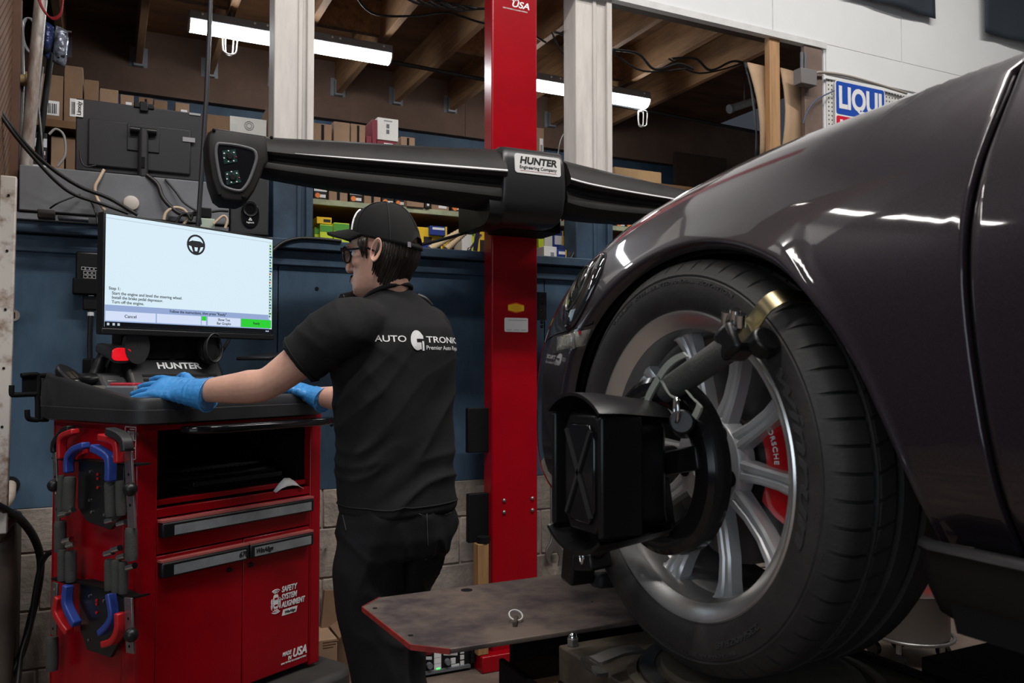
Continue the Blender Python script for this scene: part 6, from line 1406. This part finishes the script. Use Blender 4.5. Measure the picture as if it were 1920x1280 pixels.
# ================================================================ the man at the console
SKIN = mat('skin', (.66, .37, .275), .5, var=.18, vs=22, bump=.06, bs=350, spec=.4)
SKIN.node_tree.nodes['Principled BSDF'].inputs['Subsurface Weight'].default_value = .12
SKIN.node_tree.nodes['Principled BSDF'].inputs['Subsurface Radius'].default_value = (.012, .004, .002)
SHIRT = mat('black_tshirt', (.0125, .0125, .013), .85, var=.2, vs=40, bump=.25, bs=900, spec=.25)
TROU = mat('black_work_trousers', (.0105, .0105, .0125), .8, var=.35, vs=12, bump=.3, bs=700, spec=.25)
HAIRM = mat('dark_brown_hair', (.020, .012, .008), .42, var=.4, vs=30)
GLOVE = mat('blue_nitrile', (.045, .26, .62), .38, var=.15, vs=40, bump=.25, bs=120)
CAPM = mat('black_cap_cloth', (.011, .011, .011), .85, var=.35, vs=9, bump=.3, bs=900, spec=.25)
def pd(px, py, d): return at(px, py, d=d)
A40 = R(38)
latv, depv = rt.copy(), Vector((fw.x, fw.y, 0)).normalized()
def dirv(a): return (depv*math.cos(a)-latv*math.sin(a))      # heading a to the left of the camera heading
BF = dirv(A40); BL = Vector((-BF.y, BF.x, 0))                # body forward, body left
UP = Vector((0, 0, 1))
man = thing('person', 'man in black cap, black t-shirt and blue gloves working at the console', 'person', Vector((*pd(742, 950, 2.3).xy, 0)))
def ring(c, a, b, x=None, y=None, n=28, e=2.3, f=None):
    x = x or BL; y = y or BF; out = []
    for i in range(n):
        t = 2*math.pi*i/n; ct, st = math.cos(t), math.sin(t)
        p = x*(a*math.copysign(abs(ct)**(2/e), ct))+y*((b if not f or st < 0 else f)*math.copysign(abs(st)**(2/e), st)); out.append(c+p)
    return out
def limb(mb, pts, rad, n=18, k=5, flat=None):
    P = [Vector(p) for p in pts]; Q = smoothpts([Vector((*p,)) for p in P], k); m = len(Q); rr = []
    for i in range(m):
        f = i/k; j = min(int(f), len(rad)-2); rr.append(rad[j]+(rad[j+1]-rad[j])*(f-j))
    mb.tube(Q, rr, n)
def solidify(mb, nm, m, par, vox, smooth=6, disp=None, sub=0):
    me = bpy.data.meshes.new('t'); me.from_pydata([tuple(p) for p in mb.v], [], mb.f)
    b = bmesh.new(); b.from_mesh(me); bmesh.ops.recalc_face_normals(b, faces=b.faces); b.to_mesh(me); b.free()
    o = bpy.data.objects.new('t', me); COL.objects.link(o)
    r = o.modifiers.new('r', 'REMESH'); r.mode = 'VOXEL'; r.voxel_size = vox; r.adaptivity = 0
    s = o.modifiers.new('s', 'SMOOTH'); s.factor = .5; s.iterations = smooth
    bpy.context.view_layer.update()
    out = bpy.data.meshes.new_from_object(o.evaluated_get(bpy.context.evaluated_depsgraph_get())); bpy.data.objects.remove(o)
    out.name = nm; out.materials.clear(); out.materials.append(m)
    if disp:
        ns = [v.normal.copy() for v in out.vertices]; 
        for v, n in zip(out.vertices, ns): v.co = v.co+n*disp(v.co, n)
    out.polygons.foreach_set('use_smooth', [True]*len(out.polygons)); out.update()
    return link(nm, out, par)
# ---- skeleton
hip = pd(744, 950, 2.30); chest = pd(741, 690, 2.31); neckb = pd(727, 556, 2.31)
shL, elL, wrL = pd(650, 612, 2.17), pd(498, 722, 2.17), pd(358, 735, 2.235)
shR, elR, wrR = pd(806, 622, 2.44), pd(672, 752, 2.52), pd(588, 741, 2.60)
HC = pd(716, 470, 2.31)                                     # head centre
HF = dirv(R(71)); HF = (HF+UP*-.03).normalized(); HL = UP.cross(HF).normalized(); HU = HF.cross(HL).normalized()
def hp_(x, y, z): return HC+HF*x+HL*y+HU*(z-.125)
body = MB()
lev = [(-.004, .070, -.010, .026), (.006, .083, -.03, .040), (.020, .090, -.045, .051), (.045, .087, -.06, .060), (.07, .083, -.076, .065), (.10, .080, -.092, .071), (.125, .078, -.1, .075), (.15, .086, -.103, .077), (.18, .083, -.103, .075), (.207, .066, -.088, .063), (.226, .036, -.058, .038), (.232, .012, -.03, .015)]
rings = []
for z, fx, bx, w_ in lev:
    c = (fx+bx)/2; h = (fx-bx)/2; row = []
    for i in range(44):
        t = 2*math.pi*i/44; ct, st = math.cos(t), math.sin(t); x = c+h*math.copysign(abs(ct)**.95, ct); y = w_*math.copysign(abs(st)**.9, st)*(1.0 if x < c else 1-.12*max(0, ct))
        row.append(hp_(x, y, z))
    rings.append(row)
body.loft(rings)
# nose, lips, brow, cheek and ears as parts of the same skin
def blob(x, y, z, rx, ry, rz): body.ball(hp_(x, y, z), (rx, ry, rz), 14, M=axes((0, 0, 0), HF, HL, HU))
limb(body, [hp_(.080, 0, .128), hp_(.092, 0, .105), hp_(.105, 0, .083), hp_(.098, 0, .072)], [.006, .009, .012, .009], 12)
blob(.095, .010, .077, .010, .008, .007); blob(.095, -.010, .077, .010, .008, .007)
blob(.086, 0, .050, .012, .022, .006); blob(.086, 0, .040, .012, .020, .006); blob(.080, 0, .012, .016, .02, .014)
blob(.080, .032, .140, .012, .022, .007); blob(.080, -.032, .140, .012, .022, .007)
blob(.046, .046, .095, .024, .016, .022); blob(.046, -.046, .095, .024, .016, .022)
limb(body, [hp_(-.02, 0, .07), hp_(-.025, 0, .02), neckb+BF*.015+UP*.03, neckb-UP*.05+BF*.02], [.052, .050, .052, .050], 22)
limb(body, [neckb-UP*.05+BF*.02, chest, hip-UP*.02], [.045, .07, .07], 20)
for sh, el, wr, q in ((shL, elL, wrL, 1), (shR, elR, wrR, 1)):
    limb(body, [neckb-UP*.12, sh, sh.lerp(el, .5), el.lerp(sh, .06), el.lerp(wr, .22), el.lerp(wr, .6), wr, wr+(wr-el).normalized()*.05], [.055, .056, .050, .042, .045, .036, .0255, .023], 18)
LEGS = ((1, [(702, 1000), (692, 1060), (694, 1140), (712, 1260), (728, 1420), (738, 1560)], (.098, .098, .090, .080, .072, .068)), (-1, [(788, 995), (772, 1045), (752, 1110), (750, 1240), (765, 1400), (775, 1540)], (.100, .092, .080, .072, .068, .066)))
for s, pts, rad in LEGS:
    limb(body, [hip-UP*.02]+[pd(x, y, 2.305-.05*s) for x, y in pts], [.06]+[r*.6 for r in rad], 14)
bodyo = solidify(body, 'body', SKIN, man, .005, 4)
# ears
def ear(s):
    e = MB(); c = hp_(-.018, .074*s, .112); n = 18; rows = []
    for k, (sc, off) in enumerate(((.5, .0), (.85, .006), (1.0, .014), (.86, .018), (.6, .010), (.15, .004))):
        rows.append([c+HF*(-.006+.020*sc*math.cos(t)-.006*math.sin(t)-off*.3)+HU*(.037*sc*math.sin(t)*(1 if math.sin(t) > 0 else .9))+HL*s*(off+.004*math.cos(t+2.6)) for t in [2*math.pi*i/n for i in range(n)]])
    o = e.loft(rows).build('ear', SKIN, bodyo, 180, sub=1)
ear(1); ear(-1)
for s in (1, -1):
    ey = MB().ball(hp_(.066, .030*s, .118), .0115, 16).build('eye', mat('eye_white', (.7, .68, .66), .2), man, 180)
    MB().ball(hp_(.0745, .030*s, .118), .005, 12).build('iris', mat('eye_brown', (.03, .015, .01), .1), ey, 180)
    MB().tube(smoothpts([hp_(.085, .018*s, .137), hp_(.087, .032*s, .142), hp_(.078, .048*s, .138)]), [.003]*12+[.0015], 6).build('eyebrow', HAIRM, man, 60)
# hair: overlapping tapering locks from under the cap to the nape
hr = MB(); rnd = random.Random(7)
def scalp(t, z, off):      # t: 0 = front, pi = back; positive = left
    lo = [l for l in lev if l[0] <= z][-1]; hi = ([l for l in lev if l[0] > z] or [lev[-1]])[0]; f = 0 if hi is lo else (z-lo[0])/(hi[0]-lo[0])
    fx, bx, w_ = (lo[i]+(hi[i]-lo[i])*f for i in (1, 2, 3)); c = (fx+bx)/2; h = (fx-bx)/2+off
    return c+h*math.cos(t), (w_+off)*math.sin(t)
def lock(t, z0, z1, r, dt=0, k=7):
    pts = []
    for i in range(k):
        f = i/(k-1); z = z0+(z1-z0)*f; zz = max(z, .055); x, y = scalp(t+dt*f, zz, .004+.010*math.sin(math.pi*min(1, f*1.1))+rnd.uniform(-.001, .002))
        if z < .055: x += (.055-z)*.32
        pts.append(hp_(x, y, z))
    hr.tube(pts, [r*(1-.75*(i/(k-1))**3) for i in range(k)], 6)
for i in range(300):
    t = rnd.uniform(R(103), R(258)); back = 1-abs(t-math.pi)/R(85); z1 = .074-.062*max(0, min(1, back*1.9))+rnd.uniform(-.010, .008); lock(t, rnd.uniform(.128, .139), z1, rnd.uniform(.0028, .0050), rnd.uniform(-.14, .14))
for s in (1, -1):
    for i in range(40): lock(s*R(rnd.uniform(68, 83)), .150, .100+rnd.uniform(-.006, .022), rnd.uniform(.0018, .0032), s*rnd.uniform(-.02, .06), 6)
hair = hr.build('hair', HAIRM, man, 60)
bd = MB()
for i in range(260):
    u, v = rnd.uniform(-1, 1), rnd.uniform(0, 1)
    if i < 170: p = (.083+.010*(1-u*u)+.004*v-.006*v, .019*u, .020-.026*v); q = (p[0]+.004, p[1]*1.05, p[2]-.009)
    else: p = (.088+.006*(1-u*u), .024*u, .063-.004*abs(u)-.012*u*u); q = (p[0]+.002, p[1]*1.1, p[2]-.008)
    bd.cyl(hp_(*p), hp_(*q), .0016, .0006, 5)
bd.build('beard', HAIRM, man, 60)
# glasses
gl = MB()
for s in (1, -1):
    c = (.100, .034*s, .116); P = [hp_(c[0]-.010*(abs(math.cos(t)) if math.cos(t)*s*s > 0 and s*math.cos(t)*s > 0 else 0)-.004, c[1]+.027*math.cos(t)*s, c[2]+.021*math.sin(t)+.003*math.cos(t)) for t in [2*math.pi*i/24 for i in range(24)]]
    gl.tube(P, .0030, 8, close=True)
    gl.tube([hp_(.088, .063*s, .124), hp_(.055, .078*s, .123), hp_(.0, .083*s, .122), hp_(-.02, .082*s, .112)], .0030, 8); gl.box(hp_(.089, .062*s, .126), (.007, .010, .010), rot=axes((0, 0, 0), HF, HL, HU))
gl.tube([hp_(.104, .010, .120), hp_(.105, 0, .122), hp_(.104, -.010, .120)], .0028, 8)
glo = gl.build('glasses', GLOSSK, man, 60)
for s in (1, -1): MB().lathe([(.0001, .001), (.023, .0)], axes(hp_(.094, .034*s, .116), HL, HU, HF), 24).build('lens', mat('glass_lens', (.85, .87, .95), .03, trans=.95, alpha=.5), glo, 180)
# cap
cp_ = MB(); rows = []
def dome(t, e, off=0): # e elevation 0 rim..90 top
    rx, ry, rz = .102+off, .086+off, .111+off; x = -.014+rx*math.cos(R(e))**.85*math.cos(t); y = ry*math.cos(R(e))**.85*math.sin(t); z = .147+rz*math.sin(R(e)); return x, y, z
def rimdrop(t): return .027*math.cos(t)
for e in (0, 4, 12, 24, 36, 48, 60, 72, 82, 89):
    row = []
    for i in range(56):
        t = 2*math.pi*i/56; x, y, z = dome(t, e); k = (1-e/90)**1.5; zz = z+rimdrop(t)*k
        if abs(t-math.pi) < .42 and e < 20: zz = max(zz, .147+rimdrop(t)+.034*math.sqrt(max(0, 1-((t-math.pi)/.42)**2)))
        row.append(hp_(x+.001*noise.noise((x*60, y*60, z*60)), y, zz))
    rows.append(row)
rows.append([hp_(-.014, 0, .146+.1125)]*56)
capo = MB().grid(rows, closed=True).build('cap', CAPM, man, 180); capo.modifiers.new('solid', 'SOLIDIFY').thickness = .003
for k in range(6):
    t = R(60*k); P = [hp_(*[v for v in (lambda q: (q[0], q[1], q[2]+rimdrop(t)*(1-e/90)**1.5))(dome(t, e, .0012))]) for e in range(3 if abs(t-math.pi) > .1 else 24, 90, 6)]
    MB().tube(P, .0014, 6).build('seam', mat('cap_seam', (.006, .006, .006), .8), capo, 60)
MB().ball(hp_(-.014, 0, .2595), (.008, .008, .004), 14).build('button', CAPM, capo, 60)
rows = []
for j in range(9):
    f = j/8; row = []
    for i in range(25):
        a = R(-74+148*i/24); x0, y0, _ = dome(a, 2, .001); L_ = .078*math.cos(a*.92)**.7 if math.cos(a*.92) > 0 else 0
        x = x0+L_*f; y = y0*(1-.06*f); z = .147+rimdrop(a)+.018-.002*f-3.6*y*y*(.45+.55*f); row.append(hp_(x, y, z+.0))
    rows.append(row)
br = MB().grid(rows).build('brim', CAPM, capo, 180); s_ = br.modifiers.new('solid', 'SOLIDIFY'); s_.thickness = .007
P = [hp_(*(lambda q: (q[0], q[1], q[2]))(dome(t, 40-30*abs(t-R(25))/.5, .0018))) for t in [R(x) for x in range(2, 50, 4)]]
ar = [hp_(*(lambda q: (q[0], q[1], q[2]+rimdrop(R(a))*(1-e/90)**1.5))(dome(R(a), e, .0025))) for a, e in ((46, 8), (45, 18), (42, 28), (37, 38), (30, 46), (20, 50))]
MB().tube(smoothpts(ar), .0024, 6).build('white_edge', WHITE, capo, 60)
st_ = [hp_(*(lambda q: (q[0]-.001, q[1], .147+rimdrop(t)+.004))(dome(t, 1, .001))) for t in [R(x) for x in range(150, 212, 6)]]
rows = [[p+HU*.007, p-HU*.007] for p in st_]; o = MB().grid(rows).build('strap', CAPM, capo, 180); o.modifiers.new('solid', 'SOLIDIFY').thickness = .003
p = hp_(*(lambda q: (q[0]-.003, q[1], .147+rimdrop(R(150))+.004))(dome(R(150), 1, .001))); MB().box(p, (.004, .012, .014), rot=axes((0, 0, 0), HF, HL, HU)).build('strap_tag', mat('grey_tag', (.30, .26, .30), .5), capo)
# ---- shirt
sh = MB(); T = []
def tc(py, dx=0, dd=0): return pd(742+dx, py, 2.305+dd)
for py, a, b, f, dx in ((958, .168, .128, .12, 2), (948, .172, .130, .125, 2), (915, .172, .128, .125, 1), (870, .170, .122, .12, 0), (820, .172, .118, .118, 0), (760, .178, .116, .118, 0), (700, .184, .115, .118, -1), (650, .186, .112, .112, -2), (615, .178, .100, .10, -4), (590, .150, .082, .085, -8), (572, .112, .066, .07, -12), (558, .078, .055, .06, -14), (552, .058, .048, .05, -15)):
    rg_ = ring(tc(py, dx), a, b, f=f, n=40)
    if py <= 590: c_ = tc(py, dx); rg_ = [p-UP*(.024*(590-py)/38*((p-c_).dot(BF)/.06+.35*(p-c_).dot(BL)/.06)) for p in rg_]
    T.append(rg_)
sh.loft(T)
hemL = shL.lerp(elL, .60); hemR = shR.lerp(elR, .62)
for s_, hm, r in ((shL, hemL, (.055, .082, .079, .071, .068)), (shR, hemR, (.055, .080, .076, .070, .066))):
    q0 = neckb-UP*.085; limb(sh, [q0, s_+(q0-s_)*.15, s_.lerp(hm, .3), s_.lerp(hm, .7), hm], r, 24, 6)
cL = shL.lerp(hemL, .2)
def ridge(v): return 1-2*abs(noise.noise(v))**.7*1.6
def wr(p, n):
    q = p-hip; u = q.dot(BL); z = q.z; f = q.dot(BF); w2 = u+.35*f
    low = max(0, 1-abs(z-.06)/.20); mid = max(0, 1-abs(z-.30)/.28)
    bend = .05*noise.noise(p*6)
    a = .0075*low*ridge(Vector(((w2*.55-z)*3.2, (z+w2*.5+bend)*13, 1.3)))
    a += .0050*mid*ridge(Vector(((w2+z*.9)*9, (z-w2*.4)*3.0, 4.1+bend*4)))
    a += .0050*noise.noise(Vector((u*9, f*9, z*5)))
    a -= .006*math.exp(-((u+.02)/.03)**2)*mid*.4
    dl = (p-cL).length
    if dl < .24: t = (p-shL).dot((elL-shL).normalized()); a += .0060*ridge(Vector((t*16, p.z*4, 2.2+bend*6)))*(1-dl/.24)
    return a*.9
shirt = solidify(sh, 'tshirt', SHIRT, man, .0065, 5, wr)
sv = [v.co.copy() for v in shirt.data.vertices]; SBV = BVHTree.FromPolygons(sv, [tuple(p.vertices) for p in shirt.data.polygons])
def ontube(pts, r, nm, m, par, close=True, off=.001):
    Q = []
    for p in pts:
        c, n, _, _ = SBV.find_nearest(p); Q.append(c+n*off)
    MB().tube(Q, r, 8, close=close).build(nm, m, par, 60)
ax = (elL-shL).normalized(); x_ = ax.cross(UP).normalized(); y_ = ax.cross(x_)
for hm, sh_, el in ((hemL, shL, elL), (hemR, shR, elR)):
    ax = (el-sh_).normalized(); x_ = ax.cross(UP).normalized(); y_ = ax.cross(x_)
    ontube([hm-ax*.012+(x_*math.cos(t)+y_*math.sin(t))*.075 for t in [2*math.pi*i/36 for i in range(36)]], .0022, 'sleeve_hem', SHIRT, shirt)
ontube(ring(tc(938, 2), .2, .15, n=60), .0022, 'bottom_hem', SHIRT, shirt)
MB().tube([p-UP*.024*((p-tc(553, -15)).dot(BF)/.06+.35*(p-tc(553, -15)).dot(BL)/.06) for p in ring(tc(553, -15)+UP*.002, .064, .056, n=48)], .0070, 8, close=True).build('collar', SHIRT, shirt, 60)
# print on the back, laid on the cloth
TXT = mat('shirt_print', (.72, .72, .72), .6)
LC = pd(793, 637, 2.2); ex_ = -BL; 
def onback(me, ox, oz, nm):
    me.materials.clear(); me.materials.append(TXT)
    b = bmesh.new(); b.from_mesh(me); bmesh.ops.triangulate(b, faces=b.faces); 
    for _ in range(1): bmesh.ops.subdivide_edges(b, edges=[e for e in b.edges if e.calc_length() > .006], cuts=2)
    b.to_mesh(me); b.free()
    base = LC-BF*.6
    c0 = SBV.ray_cast(base, BF)[0]
    for v in me.vertices:
        s_ = base+ex_*(v.co.x+ox)+UP*(v.co.y+oz); h = SBV.ray_cast(s_, BF)
        p = h[0] if h[0] is not None else s_+BF*((c0-base).length+.05)
        v.co = p-BF*.0012+BF*(-v.co.z)*.3
    me.update(); return link(nm, me, shirt)
def bt(s, size, width, ox, oz, bold=.012, hs=1):
    me = text_mesh(s, size, extrude=.0004, bold=bold); xs = [v.co.x for v in me.vertices]; f = width/(max(xs)-min(xs)); me.transform(Matrix.Diagonal((f, hs, 1, 1))); onback(me, ox, oz, 'back_print')
bt('AUTO', .024, .088, -.076, .002); bt('TRONICS', .024, .150, .105, .002); bt('Premier Auto Repair', .016, .142, .098, -.020, .008)
g = MB(); pts = [(.022*math.cos(R(a))*.9, .027*math.sin(R(a))) for a in range(50, 311, 10)]
g.prism(pts+[(.012, -.026), (.012, -.006), (-.002, -.006), (-.002, .004), (.020, .004), (.020, .012)], 0, .0004); 
me = bpy.data.meshes.new('g'); me.from_pydata([tuple(p) for p in g.v], [], g.f); onback(me, .0, .0, 'logo_mark')
g = MB(); g.prism([(.015, -.028), (.015, -.002), (.021, -.002), (.021, -.028)], 0, .0004); me = bpy.data.meshes.new('g'); me.from_pydata([tuple(p) for p in g.v], [], g.f); onback(me, 0, 0, 'logo_mark')
# ---- trousers
tr2 = MB(); T = []
for py, a, b in ((930, .160, .118), (965, .172, .128), (1000, .172, .130), (1035, .160, .118)): T.append(ring(pd(745, py, 2.305), a, b, n=36))
tr2.loft(T)
for s, pts, rad in LEGS:
    dd = 2.305-.05*s; limb(tr2, [pd(x, y, dd) for x, y in pts], rad, 22, 5)
def wt(p, n):
    q = p-hip; u = q.dot(BL); z = q.z; bend = .05*noise.noise(p*5)
    return .0075*ridge(Vector(((u*1.0+z*.5)*7, (z-u*1.2+bend)*8, 3.3)))*max(0, min(1, .6+1.2*noise.noise(p*3)))+.004*noise.noise(Vector((p.x*9, p.y*9, p.z*4)))+.006*ridge(Vector((u*14, z*3+bend*5, .7)))*max(0, 1-abs(z+.16)/.16)
trou = solidify(tr2, 'trousers', TROU, man, .0075, 5, wt)
tv_ = [v.co.copy() for v in trou.data.vertices]; TBV = BVHTree.FromPolygons(tv_, [tuple(p.vertices) for p in trou.data.polygons])
def onback2(pxs, nm):
    Q = []
    for px, py in pxs:
        d_ = (fw + rt*((px-960)/FPX) - upv*((py-640)/FPX)).normalized(); h = TBV.ray_cast(CAM, d_)
        if h[0] is not None: Q.append(h[0]+h[1]*.001)
    if len(Q) > 1: MB().tube(Q, .0011, 6).build(nm, mat('grey_thread', (.05, .05, .055), .7), trou, 60)
onback2([(735+2*i, 958+.02*i*i-.3*i) for i in range(29)], 'pocket_seam'); onback2([(737+2*i, 950+.02*i*i-.3*i) for i in range(28)], 'pocket_seam'); onback2([(800+.3*i*.5, 962+4*i) for i in range(16)], 'back_seam'); onback2([(834+i*1.5, 952-.6*i) for i in range(10)], 'pocket_seam'); onback2([(834+i*1.5, 965-.6*i) for i in range(9)], 'pocket_seam'); onback2([(643+.6*i, 965+2.6*i) for i in range(12)], 'pocket_seam')
for px, dd, s in ((738, 2.255, 1), (775, 2.355, -1)):
    q = pd(px, 1560, dd); q.z = 0; rows = []
    for f, w_, h in ((-.10, .03, .06), (-.09, .036, .085), (-.03, .040, .10), (.03, .042, .085), (.09, .047, .06), (.14, .044, .05), (.165, .03, .035)):
        c = q+BF*f; rows.append([c+BL*(w_*a)+UP*(h*b) for a, b in ((-1, 0), (-1, .5), (-.6, 1), (.6, 1), (1, .5), (1, 0))])
    MB().loft(rows).build('shoe', mat('black_shoe', (.012, .012, .012), .5), man, 60)
# ---- gloves
def hand(wrist, D, T, nm, sc=1.0, curl=.55, spread=.16, rest=0):
    U_ = T.cross(D) if T.cross(D).z > 0 else D.cross(T); U_.normalize(); g = MB()
    def q(x, y, z): return wrist+(D*x+T*y+U_*z)*sc
    g.loft([[q(x, y*w_, z*h+zo) for y, z in [(math.cos(2*math.pi*i/20), math.sin(2*math.pi*i/20)) for i in range(20)]] for x, w_, h, zo in ((-.050, .042, .039, .0), (-.02, .038, .034, .0), (.012, .036, .027, .0), (.045, .040, .018, .003), (.08, .042, .015, .004), (.098, .038, .011, .002))])
    for k, (y0, L_, a) in enumerate(((.034, .072, 1.0), (.0115, .080, .3), (-.0115, .075, -.35), (-.033, .060, -1.1))):
        p = Vector((.082, y0, .003)); P = [p-Vector((.03, 0, 0)), p.copy()]; ang = -.05; hd_ = spread*a
        for j, f in enumerate((.45, .30, .25)):
            ang -= curl*(.55, .8, .6)[j]; p = p+Vector((math.cos(ang)*math.cos(hd_), math.cos(ang)*math.sin(hd_), math.sin(ang)))*L_*f; P.append(p.copy())
        limb(g, [q(*v) for v in P], [.0098, .0098, .0088, .0082, .0072], 12, 4); g.ball(q(*P[-1]), .0072*sc, 10)
    P = [Vector(v) for v in ((.0, .018, .0), (.030, .040, .004), (.058, .056, .003), (.080, .060, -.010))]; limb(g, [q(*v) for v in P], [.016, .014, .0108, .0088], 12, 4); g.ball(q(*P[-1]), .0088*sc, 10)
    def wk(p, n):
        v = p-wrist; x = v.dot(D); return .0011*math.sin(x*330+6*noise.noise(p*25))*max(0, 1-abs(x-.02)/.07)+.0010*noise.noise(p*70)
    o = solidify(g, nm, GLOVE, man, .0024, 3, wk)
    N_ = 26; cuff = MB().tube([q(-.049, .0425*math.cos(t), .0395*math.sin(t)) for t in [2*math.pi*i/N_ for i in range(N_)]], .0022, 6, close=True).build('cuff_bead', GLOVE, o, 60)
    return o
tipL = pd(240, 741, 2.27); kn = (pd(262, 722, 2.26)-wrL); D = kn.normalized(); D = (pd(290, 725, 2.265)-wrL).normalized()
Tt = D.cross(UP); Tt = Tt if Tt.dot(depv) > 0 else -Tt; Tt = (Tt+UP*.60).normalized(); Tt = (Tt-D*Tt.dot(D)).normalized()
hand(wrL, D, Tt, 'left_glove', 1.16, .20, .20)
D = (pd(545, 722, 2.66)-wrR).normalized(); Tt = D.cross(UP); Tt = -Tt if Tt.dot(depv) > 0 else Tt; Tt = (Tt-D*Tt.dot(D)).normalized()
hand(wrR, D, Tt, 'right_glove', 1.0, .45, .14)
# headset hanging around the neck
hs_ = MB(); a, b = pd(640, 562, 2.30), pd(662, 557, 2.33)
hs_.cyl(a, b, .017, n=18).build('headset_cup', BLACKP, man, bevel=.003)
MB().ball(pd(676, 562, 2.34), (.026, .026, .028), 18).build('headset_pad', BLACKM, man, 60)
MB().tube(smoothpts([pd(676, 556, 2.34), pd(690, 562, 2.30), pd(715, 556, 2.235), pd(760, 553, 2.25), pd(792, 565, 2.33), pd(803, 572, 2.36)]), .009, 8).build('headset_band', BLACKM, man, 60) if 0 else None
MB().tube(smoothpts([pd(783, 556, 2.36), pd(795, 562, 2.36), pd(806, 574, 2.37)]), .012, 10).build('headset_end', BLACKP, man, 60)
MB().ball(pd(683, 563, 2.29), .004, 10).build('headset_light', mat('pale_blue_dot', (.4, .6, .65), .4), man, 60)
